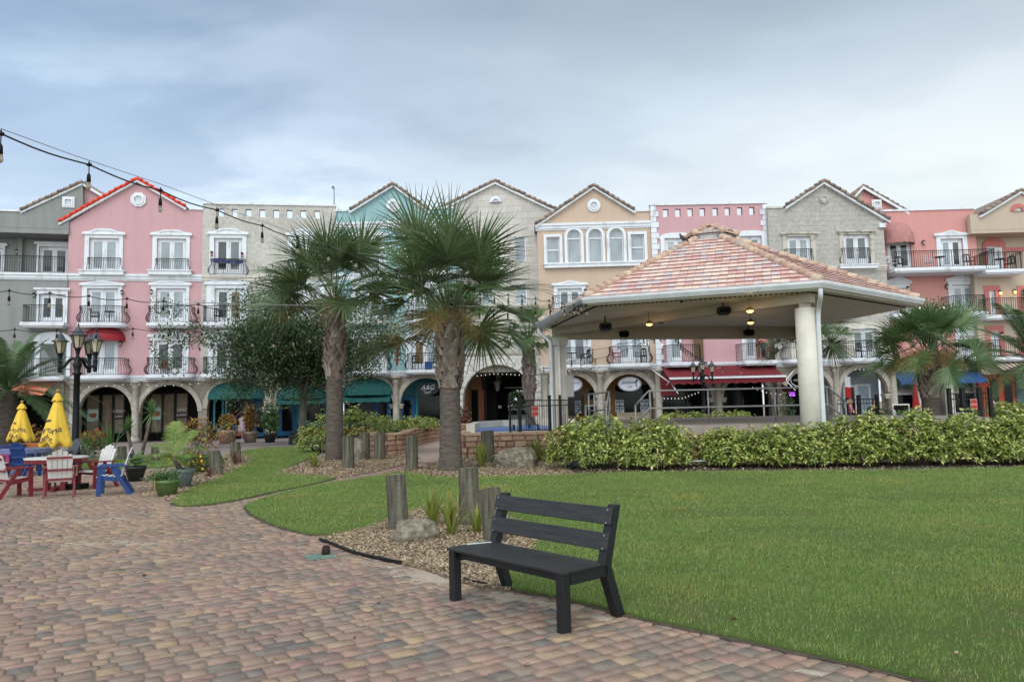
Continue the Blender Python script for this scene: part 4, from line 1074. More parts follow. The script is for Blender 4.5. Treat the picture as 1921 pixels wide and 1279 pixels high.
# --- peach house
B = Bld('townhouse', 'peach stucco gabled house with three tall arched windows under its gable', PP(1014, 688, 45.5), PP(1231, 684, 45.3))
uE = B.len; eL = B.uv(1004, 424); pk = B.uv(1113, 350); eR = B.uv(1190, 397); zp = B.Z(1205, 397)
def apx(x0, x1, y0, y1, arch):
    u0, z0 = B.uv(x0, y1); u1 = B.U(x1, y1); z1 = B.Z((x0 + x1) / 2, y0); e = 0.17
    def lp(k):
        if not arch: return [(u0 + k, z0 + k * .4), (u1 - k, z0 + k * .4), (u1 - k, z1 - k), (u0 + k, z1 - k)]
        r = (u1 - u0) / 2 - k; zs_ = z1 - (u1 - u0) / 2
        return [(u0 + k, z0 + k * .4), (u1 - k, z0 + k * .4), (u1 - k, zs_)] + arc((u0 + u1) / 2, zs_, r, 0, PI, 14)[1:-1] + [(u0 + k, zs_)]
    B.holes.append(lp(e + .02))
    f = MB(); f.plate([lp(0), lp(e)], -0.10, 0.0); f.plate([lp(e - .01), lp(e + .07)], 0.06, 0.12)
    zm = (z1 - (u1 - u0) * 0.62) if arch else (z0 + z1) / 2 - 0.05
    f.box(u0 + e, u1 - e, 0.05, 0.118, zm - 0.04, zm + 0.04)
    o = B.build(f, 'window', WHITE); g = MB(); g.plate([lp(e + .02)], 0.10, 0.13); g.build('window_pane', PANE, o)
for a in ((1021, 1056, 440, 496, 0), (1060, 1096, 426, 495, 1), (1100, 1136, 425, 494, 1), (1139, 1176, 424, 493, 1), (1179, 1215, 435, 491, 0)): apx(*a)
B.door(1046, 1091, 541, L2, (1038, 1098, 528, 'peak')); B.door(1147, 1196, 541, L2, (1139, 1204, 528, 'peak'))
B.door(1048, 1101, 622, L1, (1041, 1108, 612, 'flat')); B.door(1155, 1208, 622, L1, (1147, 1216, 612, 'flat'))
B.wall([(0, 3.9), (uE, 3.9), (uE, zp), (eR[0], zp), (pk[0], pk[1] - .03), (0, eL[1] + 0.12)], PEACHST)
B.gable([eL, pk, eR], 8); B.coping(eR[0] + .2, uE, zp); B.vent(1114, 386, 12.5, 'round')
B.cornice(-0.1, uE, B.Z(1115, 418)); B.sill(1021, 1217, 494, 500, 0.25)
B.balcony(1036, 1096, 590, L2, 0.9); B.balcony(1140, 1205, 590, L2, 0.9)
B.balcony(1045, 1111, 683, L1, 1.0); B.balcony(1144, 1223, 683, L1, 1.0)
for x, y in ((1098, 546), (1100, 632), (1148, 631)): B.lamp(x, y)
B.cornice(0, uE, L1 - 0.02, h=0.26, proud=0.1)
a1 = (B.U(1030, 765), B.U(1119, 765), B.Z(1075, 703)); a2 = (B.U(1134, 765), B.U(1228, 765), B.Z(1181, 701))
B.arcade(0, uE, [a1, a2]); B.column((a1[1] + a2[0]) / 2, 0.12, 0, 3.75); B.column(0.25, 0.12, 0, 3.75); B.capital((a1[1] + a2[0]) / 2, 1.85, 0.5)
so = B.shopfront(0, uE, 2.0, wallmat=MUST)
for (xa, xb, z0, z1) in ((1040, 1096, 0.9, 2.75), (1099, 1122, 1.9, 2.75), (1145, 1150, 1.9, 2.75), (1154, 1222, 0.75, 3.0), (1099, 1122, 0.1, 1.7)):
    sf(xa, xb, z0, z1, SHOPGLASS, 'shop_window', MUST if z0 > .2 else CREAMW, d=-2.0)
b = MB(); u0, u1 = px_u(1156, -2.0), px_u(1220, -2.0); b.box(u0, u1, 1.88, 1.93, 0.75, 1.15); bn = b.build('shop_banner', CREAMP, so)
b = MB(); b.text("CelebrationRealEstate.com", 0.16, T4((u0 + u1) / 2, 1.87, 1.03)); b.text("Your Seaside Specialists", 0.13, T4((u0 + u1) / 2, 1.87, 0.86)); b.build('banner_lettering', INK, bn)
PRINT = M('blue_print', (0.08, 0.16, 0.25), (0.2, 0.25, 0.3), 20, 0.5)
for xs in ((1158, 1167), (1205, 1213), (1082, 1090)):
    for x in xs:
        u = px_u(x, -2.0)
        for z in (1.35, 1.78): ps = MB(); ps.box(u - .12, u + .12, 1.90, 1.925, z - .18, z + .18); ps.box(u - .09, u + .09, 1.885, 1.899, z - .02, z + .13, 1); ps.box(u - .09, u + .03, 1.885, 1.899, z - .12, z - .06, 1); ps.build('listing_sheet', [PAPER, PRINT], so)
for (x, y, tx, t2) in ((1071, 721, "Flagler Beach", "Deli"), (1182, 720, "Jasmine", "spa")):
    u, z = B.uv(x, y, 0.0); b = MB(); ov = lambda k: [(u + k * .70 * math.cos(t * PI / 20), z + k * .44 * math.sin(t * PI / 20)) for t in range(40)]
    b.plate([ov(1.0)], 0.12, 0.18); sg = B.build(b, 'oval_shop_sign', SIGNW)
    c = MB(); c.plate([ov(0.97), ov(0.90)], 0.105, 0.119); c.build('sign_rim', M('grey_sign_rim', (0.3, 0.32, 0.4), None, 2, .5), sg)
    c = MB(); c.text(tx, 0.20 if len(tx) > 8 else 0.30, T4(u - (.08 if tx[0] == 'J' else 0), 0.11, z + 0.10), font_shear=0.35); c.text(t2, 0.2, T4(u, 0.11, z - 0.15), font_shear=0.3)
    if tx[0] == 'J': c.tube([(u + .42, .11, z - .2), (u + .38, .11, z), (u + .42, .11, z + .2)], 0.02, 5); c.ball((u + .42, .11, z + .2), (.07, .01, .06)); c.ball((u + .36, .11, z + .12), (.06, .01, .04))
    c.build('sign_lettering', INKR if tx[0] == 'F' else INK, sg)
B.body(0, uE, 3.95, 12.3, mat=PEACHST)

# --- pink house with quoins
B = Bld('townhouse', 'pink stucco house with white corner blocks and square holes in its parapet, behind the pavilion', PP(1231, 684, 45.2), PP(1455, 680, 45.3))
uE = B.len; zt = B.Z(1330, 384)
for x in (1249, 1272, 1295, 1318, 1342, 1365, 1388, 1411):
    u0, z0 = B.uv(x - 5, 407.5 - (x - 1249) * 0.025); u1 = B.U(x + 5, 400); B.holes.append([(u0, z0), (u1, z0), (u1, z0 + 0.5), (u0, z0 + 0.5)])
B.door(1246, 1290, 447, L3, (1238, 1298, 436, 'arch')); B.door(1386, 1428, 443, L3, (1378, 1438, 432, 'arch'))
B.door(1250, 1296, 541, L2, None); B.door(1390, 1434, 541, L2, None)
def open_door(x0, x1, xm, yt, zb, sh):
    u0, u1, um = B.U(x0, yt), B.U(x1, yt), B.U(xm, yt); zt_ = B.Z(x0, yt)
    B.holes.append([(u0, zb + .02), (u1, zb + .02), (u1, zt_), (u0, zt_)])
    f = MB(); f.plate([[(u0, zb + .03), (um, zb + .03), (um, zt_), (u0, zt_)], [(u0 + .14, zb + .35), (um - .14, zb + .35), (um - .14, zt_ - .2), (u0 + .14, zt_ - .2)]], 0.08, 0.14)
    o = B.build(f, 'french_door', WHITE); g = MB(); g.box(u0 + .1, um - .1, .11, .13, zb + .3, zt_ - .15); g.build('door_glass', PANE, o)
    g = MB(); g.box(um, u1, 0.6, 0.65, zb, zt_ + .1); B.build(g, 'dark_doorway', DARKIN)
    g = MB(); g.box(u1 - 0.02, u1 + 0.55, -0.14, -0.09, zb + .1, zt_); h = B.build(g, 'brown_shutter', SHUT)
    g = MB(); [g.box(u1 + .06, u1 + .48, -0.155, -0.141, zb + .2 + i * .16, zb + .28 + i * .16) for i in range(12)]; g.build('shutter_slats', SHUT, h)
    g = MB(); g.plate([[(u0 - .2, zb), (u0, zb), (u0, zt_ + .02), (u1 + .6, zt_ + .02), (u1 + .6, zt_ + .3), (u0 - .2, zt_ + .3)]], -0.06, -0.002); B.build(g, 'door_surround', WHITE)
open_door(1255, 1300, 1278, 619, L1, 0); open_door(1396, 1440, 1417, 616, L1, 0)
B.wall([(0, 3.9), (uE, 3.9), (uE, zt), (0, zt)], PINKST)
B.coping(0, uE, zt)
for (ua, sg) in ((0.0, 1), (uE, -1)):
    q = MB(); z = 3.95; k = 0
    while z < zt - 0.05:
        wq = 0.48 if k % 2 else 0.34; hq = min(0.34, zt - z)
        q.box(min(ua, ua + sg * wq), max(ua, ua + sg * wq), -0.06, -0.001, z + .012, z + hq - .012); z += hq; k += 1
    B.build(q, 'quoins', WHITE)
q = MB(); u0, u1 = B.U(1313, 617), B.U(1394, 616); z = B.Z(1350, 617); q.box(u0, u1, -0.05, -0.002, z - .09, z + .09); B.build(q, 'string_course', WHITE)
B.cornice(0.5, uE - 0.5, L3, h=0.2); B.lamp(1387, 623)
B.balcony(1246, 1322, 678, L1, 1.0, 'angled', bulge=0); B.balcony(1387, 1462, 676, L1, 1.0, 'angled', bulge=0)
B.cornice(0, uE, L1 - 0.02, h=0.26, proud=0.1)
a1 = (B.U(1243, 765), B.U(1338, 765), 3.3); a2 = (B.U(1356, 765), B.U(1448, 765), 3.3)
B.arcade(0, uE, [a1, a2]); B.column((a1[1] + a2[0]) / 2, 0.15, 0, 3.75); B.capital((a1[1] + a2[0]) / 2, 1.9, 0.9); B.column(0.05, 0.15, 0, 3.75)
so = B.shopfront(0, uE, 2.6)
for a, c in ((a1[0], a1[1]), (a2[0], a2[1])): B.panel(so, a, c, 0.3, 3.2, 2.6, SHOPGLASS, 'shop_window', frame=DKBROWN, mull=(a + (c - a) / 3, a + (c - a) * 2 / 3))
aw = B.awning_slope(B.U(1256, 710, 2.2), B.U(1474, 708, 2.2), B.Z(1360, 709, 2.2), B.Z(1360, 684, 0.3), 2.2, BURG, val=0.34, barmat=WHITE)
for (xa, xb, y1, y2) in ((1243, 1270, 700, 742), (1472, 1488, 718, 735)):
    c = MB(); u0, u1 = B.U(xa, y1, 1.0), B.U(xb, y1, 2.0)
    c.add([(u0, -0.3, B.Z(xa, y1, .3)), (u0, -0.3, B.Z(xa, y2, .3)), (u1, -2.0, B.Z(xb, y2, 2.0)), (u1 - .2, -1.7, B.Z(xb, y1 + 8, 1.7))], [(0, 1, 2, 3)]); c.build('awning_side', BURG, aw)
c = MB()
for (p, q_) in (((1213, 686, .1), (1260, 720, 1.8)), ((1260, 720, 1.8), (1272, 738, 2.6)), ((1502, 679, .1), (1474, 713, 1.8)), ((1474, 713, 1.8), (1492, 732, 2.6))):
    a_ = (B.U(p[0], p[1], p[2]), -p[2], B.Z(p[0], p[1], p[2])); c_ = (B.U(q_[0], q_[1], q_[2]), -q_[2], B.Z(q_[0], q_[1], q_[2])); c.tube([a_, c_], 0.03, 6)
c.build('awning_arm', WHITE, aw)
B.body(0, uE, 3.95, 12.7, mat=PINKST)

# --- rough grey stone gabled house
L1, L2, L3 = 4.10, 6.95, 9.82
B = Bld('townhouse', 'rough grey stone gabled house right of the pavilion peak', PP(1455, 680, 44.9), PP(1674, 675, 45.1))
uE = B.len; eL = B.uv(1472, 389); pk = B.uv(1543, 342); eR = B.uv(1666, 415); zp = B.Z(1460, 391)
WORN = M('weathered_cream_trim', (0.50, 0.46, 0.40), (0.16, 0.14, 0.12), 2.2, 0.9, 0.4, 20, lo=0.3, hi=0.5)
B.door(1475, 1520, 444, L3, (1467, 1528, 437, 'flat'), trim=WORN); B.door(1581, 1630, 440, L3, (1573, 1637, 433, 'flat'), trim=WORN)
B.door(1590, 1640, 541, L2, None); B.door(1478, 1525, 541, L2, None)
B.door(1597, 1643, 617, L1, (1585, 1652, 603, 'arch'), trim=CREAMW); B.door(1490, 1535, 619, L1, (1480, 1545, 605, 'arch'), trim=CREAMW)
B.wall([(0, 3.9), (uE, 3.9), (uE, eR[1] + .1), (pk[0], pk[1] - .03), (eL[0], zp), (0, zp)], ROUGHST)
B.gable([eL, pk, eR], 8); B.coping(0, eL[0] - .15, zp, CREAMW); B.vent(1545, 374, 9, 'round', LIME)
b = MB(); b.box(uE - .35, uE + .05, -0.2, -0.01, eR[1] - .42, eR[1] - .15); B.build(b, 'eave_return', WHITE)
B.juliet(1580, 1634, 496, L3); B.juliet(1473, 1527, 498, L3); B.sill(1574, 1645, 497, 503, 0.34); B.sill(1466, 1532, 499, 505, 0.34)
B.cornice(0, uE, L3 - 0.05, mat=CREAMW, h=.2)
B.balcony(1584, 1656, 672, L1, 1.0); B.balcony(1476, 1550, 674, L1, 1.0)
B.lamp(1588, 618); B.cornice(0, uE, L1 - 0.02, h=0.26, proud=0.1)
a1 = (B.U(1474, 765), B.U(1562, 765), B.Z(1518, 693)); a2 = (B.U(1578, 765), B.U(1668, 765), B.Z(1622, 690))
B.arcade(0, uE, [a1, a2]); B.column((a1[1] + a2[0]) / 2, 0.12, 0, 3.75); B.capital(a2[1] + .1, 1.9, 0.5); B.column(uE - .1, 0.1, 0, 3.75)
so = B.shopfront(0, uE, 2.0)
b = MB(); b.box(a2[0] - .1, uE, 1.8, 1.99, 0, 3.85); b.build('blue_grey_wall', BLUEGREY, so)
sf(1586, 1607, 0.1, 2.55, SHOPGLASS, 'shop_door', WHITE, d=-1.79); sf(1610, 1634, 0.1, 2.6, M('pale_blue_door', (0.33, 0.40, 0.46), None, 3, .6), 'shop_door', WHITE, d=-1.79)
sf(1482, 1556, 0.3, 2.5, SHOPGLASS, 'shop_window', BLUEGREY); u, z = B.uv(1500, 712)
b = MB(); ov = lambda k: [(u + k * .5 * math.cos(t * PI / 16), z + k * .42 * math.sin(t * PI / 16)) for t in range(32)]
b.plate([ov(1)], 0.2, 0.25); sg = B.build(b, 'oval_shop_sign', DARKIN); c = MB(); c.plate([ov(.98), ov(.88)], 0.185, 0.199); c.text("coffee", 0.26, T4(u, 0.19, z), font_shear=.3); c.build('sign_lettering', INKW, sg)
b = MB(); u0 = px_u(1488, -1.9); b.box(u0 - .15, u0 + .15, 1.86, 1.9, 1.95, 2.2); b.build('purple_neon_sign', Memit('purple_neon', (0.45, 0.05, 0.9), 1.2), so)
B.body(0, uE, 3.95, 11.8, mat=ROUGHST)

# --- coral house
L1, L2, L3 = 4.10, 6.82, 9.52
B = Bld('townhouse', 'coral pink flat-topped house with a faded dome awning and a long top balcony', PP(1664, 672, 46.3), PP(1848, 669, 46.1))
uE = B.len; zt = B.Z(1770, 394); pk = B.uv(1620, 349); eR = B.uv(1706, 398)
B.door(1664, 1708, 453, L3, None, (PANED, PANED)); B.door(1763, 1805, 448, L3, (1754, 1812, 434, 'peak'), (PANE, PANED))
B.door(1666, 1696, 541, L2, (1662, 1704, 519, 'tri')); B.door(1785, 1829, 534, L2, (1776, 1837, 516, 'tri'))
B.door(1798, 1838, 630, L1, (1790, 1846, 599, 'hump'))
B.wall([(0, 3.9), (uE, 3.9), (uE, zt), (0, zt)], CORALST); B.coping(0.2, uE, zt)
b = MB(); b.plate([[(-2.6, zt - .5), (eR[0], zt - .5), (eR[0], eR[1]), pk, (-2.6, pk[1] - 1.5)]], 0.32, 0.6); B.build(b, 'wall', CORALST)
b = MB(); b.plate([[(-2.6, pk[1] - 2.6), (pk[0], pk[1] - 2.6), (pk[0], pk[1] - .12), (-2.6, pk[1] - 1.7)]], 0.28, 0.319); B.build(b, 'beige_panel', BEIGEST)
B.gable([(-2.0, pk[1] - 1.25), pk, eR], 8, back0=0.12)
B.vent(1644, 384, 9, 'square')
B.balcony(1672, 1862, 500, L3, 1.6, 'straight', bulge=0, ends=(False, True))
B.awning_dome(1656, 1719, 417, 450, 0.95, DUSTY)
B.lamp(1732, 455); B.lamp(1702, 541); B.lamp(1776, 537)
B.balcony(1778, 1856, 586, L2, 1.0, 'angled', bulge=0, panel=True); B.balcony(1664, 1700, 586, L2, 1.0, 'angled', bulge=0)
B.balcony(1780, 1846, 668, L1, 1.0, 'angled', bulge=0, panel=True)
B.cornice(0, uE, L1 - 0.02, h=0.22, proud=0.1)
b = MB(); b.box(0, uE, -0.02, 0.5, 3.1, 3.9)
for x in (1668, 1727, 1785, 1843): u = B.U(x, 760); b.box(u - .2, u + .2, -0.05, 0.5, 0, 3.1)
B.build(b, 'arcade_wall', CREAMW)
so = B.shopfront(0, uE, 0.9, wallmat=M('pale_shop_wall', (0.45, 0.40, 0.34), None, 3, .8))
DIM = Mstucco('dim_shop_fascia', (0.16, 0.20, 0.21))
for xa, xb in ((1683, 1720), (1789, 1832)):
    sf(xa, xb, 0.6, 2.0, SHOPGLASS, 'shop_window', WHITE, d=-0.9); fo = sf(xa, xb, 2.2, 2.85, DIM, 'shop_fascia', d=-0.88)
    q = MB(); q.text("Mermaid", 0.38, T4((px_u(xa, -.9) + px_u(xb, -.9)) / 2, 0.84, 2.5), font_shear=.3); q.build('fascia_lettering', TURQ, fo)
    B.awning_slope(px_u(xa, 0) - .2, px_u(xb, 0) + .2, B.Z(1760, 714, 1.0), B.Z(1760, 695, .1), 1.1, BLUEAW, val=0.2)
sf(1752, 1782, 0.1, 2.6, SHOPGLASS, 'shop_door', WHITE, d=-0.86, fw=0.18); sf(1757, 1779, 0.1, 2.4, TURQ, 'turquoise_door', d=-0.8, fw=0.1)
B.body(0, uE, 3.95, 12.3, mat=CORALST)

# --- beige house at the right edge
L1, L2, L3 = 4.02, 6.55, 9.27
B = Bld('townhouse', 'beige stucco gabled house with coral trim, cut by the right edge', PP(1848, 669, 45.6), PP(2060, 665, 45.4))
uE = B.len; eL = B.uv(1841, 402); pk = B.uv(1912, 359); eR = (2 * pk[0] - eL[0], eL[1]); zs_ = B.Z(1880, 431)
b = MB(); b.plate([[(-0.3, zs_), (uE, zs_), (uE, eL[1]), eR, pk, eL, (-0.3, eL[1])]], -0.05, 0.3); B.build(b, 'wall', BEIGEST)
B.door(1852, 1882, 462, L3, None, d=-1.2, hole=False)
b = MB(); b.box(-0.3, uE, 1.38, 1.6, L3, zs_); b.box(-.3, uE, -0.05, 1.38, zs_ - .2, zs_ - .01); B.build(b, 'recessed_wall', BEIGEST)
u0, u1 = B.U(1845, 455, -1.2), B.U(1888, 455, -1.2); z0, z1 = B.Z(1866, 457, -1.2), B.Z(1866, 443, -1.2); uc = (u0 + u1) / 2
b = MB(); b.plate([[(u0, L3), (u0, z0)] + [(u0 + (u1 - u0) * i / 12, z0 + (z1 - z0) * math.sin(PI * i / 12) ** .7) for i in range(1, 12)] + [(u1, z0), (u1, L3), (u1 - .25, L3), (u1 - .25, z0 - .25), (u0 + .25, z0 - .25), (u0 + .25, L3)]], 1.30, 1.379); b.box(u1, uE, 1.32, 1.379, z0 - .5, z0 - .25); B.build(b, 'coral_door_trim', BEIGETRIM)
B.door(1849, 1869, 545, L2, None, (PANED, PANED)); B.door(1912, 1940, 545, L2, None); B.door(1852, 1874, 625, L1, None, (PANEB, PANED)); B.door(1914, 1940, 625, L1, None)
B.wall([(-0.3, 3.9), (uE, 3.9), (uE, L3), (-0.3, L3)], BEIGEST)
for (xa, xb, yt, zb) in ((1845, 1874, 536, L2), (1907, 1945, 536, L2), (1847, 1882, 611, L1), (1908, 1945, 611, L1)):
    u0, u1, zt = B.U(xa, yt), B.U(xb, yt), B.Z(xa, yt); b = MB(); b.plate([[(u0, zb), (u0, zt), (u1, zt), (u1, zb), (u1 - .28, zb), (u1 - .28, zt - .3), (u0 + .28, zt - .3), (u0 + .28, zb)]], -0.05, -0.002); B.build(b, 'coral_door_trim', BEIGETRIM)
B.lamp(1876, 549, True); B.lamp(1903, 547, True); B.lamp(1879, 627)
B.gable([(eL[0] - .2, eL[1] - .1), pk, eR], 9); B.vent(1909, 397, 15, 'half', BEIGETRIM)
b = MB(); a_ = B.uv(1810, 393); b.add([(eL[0] - .2, -0.2, eL[1]), (pk[0], -0.1, pk[1] + .1), (pk[0], 9, pk[1] + .1), (eL[0] - 3.0, 9, eL[1])], [(0, 1, 2, 3)]); B.build(b, 'roof_side', ROOFT)
B.balcony(1843, 1915, 505, L3, 1.2, 'straight', bulge=0.0); B.balcony(1846, 2000, 593, L2, 0.8, 'straight', bulge=0); B.balcony(1852, 2000, 671, L1, 0.8, 'straight', bulge=0)
so = B.shopfront(-0.3, uE, 0.4, wallmat=ORWALL)
st = MB(); sw = MB(); u0, u1 = B.U(1852, 685), uE; za, zb = B.Z(1880, 694, 1.6), B.Z(1880, 675, .1); n = int((u1 - u0) / 0.16)
for i in range(n): (st if i % 2 else sw).add([(u0 + .16 * i, -.02, zb), (u0 + .16 * i + .16, -.02, zb), (u0 + .16 * i + .16, -1.6, za), (u0 + .16 * i, -1.6, za)], [(0, 1, 2, 3)])
ao = B.build(sw, 'awning', M('cream_awning_stripe', (0.6, 0.52, 0.45), None, 3, .8)); st.build('awning_stripe', M('brown_awning_stripe', (0.16, 0.06, 0.05), None, 3, .8), ao)
b = MB(); b.box(-0.3, uE, -0.05, 0.39, 3.0, 3.9); B.build(b, 'arcade_wall', BEIGEST)
for xa, xb in ((1860, 1874), (1886, 1900)):
    u0, u1 = B.U(xa, 760, -.4), B.U(xb, 760, -.4); r = (u1 - u0) / 2; b = MB(); b.plate([[(u0, 0.05), (u1, 0.05), (u1, 2.5)] + arc((u0 + u1) / 2, 2.5, r, 0, PI, 12)[1:-1] + [(u0, 2.5)]], 0.33, 0.38); b.build('arched_door', SHOPGLASS, so)
b = MB(); b.box(B.U(1907, 760, -.4), uE, 0.32, 0.385, 0, 3.2); b.build('grey_green_wall', Mstucco('grey_green_shop_wall', (0.10, 0.15, 0.15)), so)
B.body(-0.3, uE, 3.95, L3, mat=BEIGEST); B.body(-0.3, uE, L3 + .01, eL[1] - .2, mat=BEIGEST, y0=1.61)
L1, L2, L3 = 4.10, 7.28, 10.36
# ------------------------------------------------------------------ pavilion on its raised stage
CONC = M('stage_concrete', (0.30, 0.26, 0.23), (0.24, 0.205, 0.18), 1.6, 0.8, 0.2, 60)
FASC = M('tan_stage_face', (0.36, 0.30, 0.25), (0.29, 0.24, 0.20), 1.6, 0.85, 0.2, 40)
CREAMC = M('cream_column_paint', (0.66, 0.62, 0.53), (0.56, 0.52, 0.44), 1.8, 0.6, 0.1, 40)
SOFF = M('beige_soffit_paint', (0.60, 0.555, 0.50), (0.56, 0.515, 0.46), 1.2, 0.75, 0.05, 40)
BEAM = M('tan_beam_paint', (0.42, 0.36, 0.28), (0.38, 0.325, 0.255), 1.2, 0.75, 0.05, 40)
GUT = M('pale_grey_gutter', (0.62, 0.63, 0.64), (0.52, 0.53, 0.54), 2.5, 0.35)
GTILE = Mtile('multicolour_roof_tiles', [(0.65, 0.46, 0.385), (0.57, 0.335, 0.295), (0.68, 0.515, 0.435), (0.52, 0.435, 0.435), (0.60, 0.385, 0.335), (0.67, 0.495, 0.415), (0.59, 0.35, 0.31), (0.69, 0.54, 0.46), (0.56, 0.455, 0.44), (0.62, 0.41, 0.35)], 0.8, 0.25, 40, 0.10)
HIPT = Mtile('hip_roof_tiles', [(0.50, 0.36, 0.27), (0.42, 0.27, 0.21), (0.54, 0.41, 0.31), (0.38, 0.32, 0.29), (0.47, 0.31, 0.24)], 0.8, 0.4, 40, 0.18)
GX, GY, GR_, GTH = 7.01, 25.71, 6.34, R(220.2)
ZE, ZT, RT, ZS = 4.80, 7.26, 0.75, 1.05
def gv(k, r, z): return Vector((r * math.cos(GTH + k * PI / 3), r * math.sin(GTH + k * PI / 3), z))
gz = thing('pavilion', 'open hexagonal stage pavilion with a pink and peach tiled hip roof', 'pavilion', (GX, GY, 0))
b = MB(); tt = MB(); hps = []; gt = MB(); sv_ = MB()
rows = 15
for k in range(6):
    A, Bv = gv(k, GR_, ZE), gv(k + 1, GR_, ZE); C, D = gv(k + 1, RT, ZT), gv(k, RT, ZT)
    b.add([A, Bv, C, D], [(0, 1, 2, 3)])
    mid0 = (A + Bv) / 2; mid1 = (C + D) / 2; ux = (Bv - A).normalized(); w0 = (Bv - A).length / 2; w1 = (C - D).length / 2
    sl = (mid1 - mid0); nn = ux.cross(sl).normalized()
    if nn.z < 0: nn = -nn
    for r in range(rows):
        f0, f1 = r / rows, (r + 1.12) / rows; f1 = min(f1, 1)
        lo, hi = w0 + (w1 - w0) * f0, w0 + (w1 - w0) * f1
        tw = 0.235; off = random.uniform(0, .03); x = -w0 - off
        while x < w0:
            a0, a1 = x + 0.004, x + tw - 0.004; x += tw
            p0, p1, q0, q1 = max(a0, -lo), min(a1, lo), max(a0, -hi), min(a1, hi)
            if p1 - p0 < 0.03: continue
            if q1 < q0: q0 = q1 = max(-hi, min(hi, (a0 + a1) / 2))
            e = random.uniform(-.004, .004); h0, h1 = 0.052 + e, 0.016 + e
            bl, br = mid0 + sl * f0 + ux * p0, mid0 + sl * f0 + ux * p1; tl, tr = mid0 + sl * f1 + ux * q0, mid0 + sl * f1 + ux * q1
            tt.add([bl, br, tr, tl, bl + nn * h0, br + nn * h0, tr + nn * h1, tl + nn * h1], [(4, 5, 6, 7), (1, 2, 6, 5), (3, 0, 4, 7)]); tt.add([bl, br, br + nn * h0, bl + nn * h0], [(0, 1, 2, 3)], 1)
    # hip tiles
    hp = MB(); hps.append(hp); n = 19; d = (D - A) / n
    for i in range(n):
        p = A + d * i; q = A + d * (i + 1.15)
        hp.tube([p + Vector((0, 0, 0.07)), q + Vector((0, 0, 0.03))], [0.125, 0.10], 8)
    # gutter: a box section with a lip along the eave, mitred at the corners
    P = []
    for kk in (k, k + 1):
        for rr, z in ((GR_ - .06, ZE - .20), (GR_ + .10, ZE - .17), (GR_ + .17, ZE - .06), (GR_ + .17, ZE + .01), (GR_ - .06, ZE + .02)): P.append(gv(kk, rr, z))
    gt.add(P, [(0, 1, 6, 5), (1, 2, 7, 6), (2, 3, 8, 7), (3, 4, 9, 8)])
    A2, B2 = gv(k, GR_ - .42, ZE - .215), gv(k + 1, GR_ - .42, ZE - .215)
    if k in (0, 1, 5):
        n = 44
        for i in range(n):
            p = A2.lerp(B2, (i + .2) / n); q = A2.lerp(B2, (i + .75) / n); sv_.bar(p, q, 0.10, 0.03)
ro = b.build('roof', BODY, gz); tt.build('roof_tiles', [GTILE, M('brown_butt_lip_shadow', (0.22, 0.10, 0.075), (0.15, 0.07, 0.055), 9, .9)], ro); [hp.build('hip_tiles', HIPT, ro) for hp in hps]; gt.build('gutter', GUT, gz)  # brown butt faces also put the lips' shadow lines into the tile colour
sv_.build('soffit_vent', RUBBER, gz)
b = MB(); P = [gv(k, GR_ - .03, 0) for k in range(6)]; b.flat_poly([(p.x, p.y) for p in P], ZE - .21, ZE - .16); b.build('soffit', SOFF, gz)
# cap
b = MB(); tt = MB(); z0 = ZT + 0.16
for k in range(6):
    A, Bv, C = gv(k, 0.98, z0), gv(k + 1, 0.98, z0), Vector((0, 0, z0 + 0.40)); b.add([A, Bv, C], [(0, 1, 2)])
    for i in range(4): tt.tube([A.lerp(C, i / 4) + Vector((0, 0, .05)), A.lerp(C, min(1, (i + 1.15) / 4)) + Vector((0, 0, .03))], [0.11, 0.085], 8)
    ux = (Bv - A)
    for r in range(2):
        for i in range(3 - r):
            f0 = r * .45; p = A.lerp(C, f0) + (Bv.lerp(C, f0) - A.lerp(C, f0)) * (i / (3 - r)); q = A.lerp(C, f0) + (Bv.lerp(C, f0) - A.lerp(C, f0)) * ((i + .97) / (3 - r))
            up = (C - (A + Bv) / 2) * .5; lift = Vector((0, 0, .06)); tt.add([p + lift, q + lift, q + up * .9 + lift * .4, p + up * .9 + lift * .4, p, q], [(0, 1, 2, 3), (4, 5, 1, 0)])
rc = b.build('roof_cap', BODY, gz); tt.build('cap_tiles', HIPT, rc)
b = MB(); b.lathe([(0.78, ZT - .1), (0.78, z0 + .02)], 6, ph=GTH, smooth=False); b.build('cap_collar', GUT, gz)
# columns, beams
cols = []
for k, rr in ((1, 0.275), (5, 0.22), (3, 0.24)):
    p = gv(k, 5.6 if k != 3 else 6.0, 0); cols.append(p); b = MB()
    if k == 5: b.X = T4(p.x, p.y, 0, R(12)); b.box(-.21, .21, -.21, .21, 0, ZE - .6); b.box(-.26, .26, -.26, .26, ZE - .9, ZE - .62)
    else: b.lathe([(rr, 0), (rr, 2.2), (rr * .97, ZE - .62)], 28, (p.x, p.y, 0))
    b.build('column', CREAMC, gz)
for i in range(3):
    p, q = cols[i], cols[(i + 1) % 3]; b = MB(); z = ZE - .44
    e = (q - p).normalized() * (.22 if i else .22)
    dz = Vector((0, 0, .09 if i == 0 else 0)); b.bar(p - e + Vector((0, 0, z)) + dz, q + e * (0.4) + Vector((0, 0, z)) + dz, 0.30, (0.27 if i == 0 else 0.45) + i * 0.006); b.build('beam', BEAM, gz)
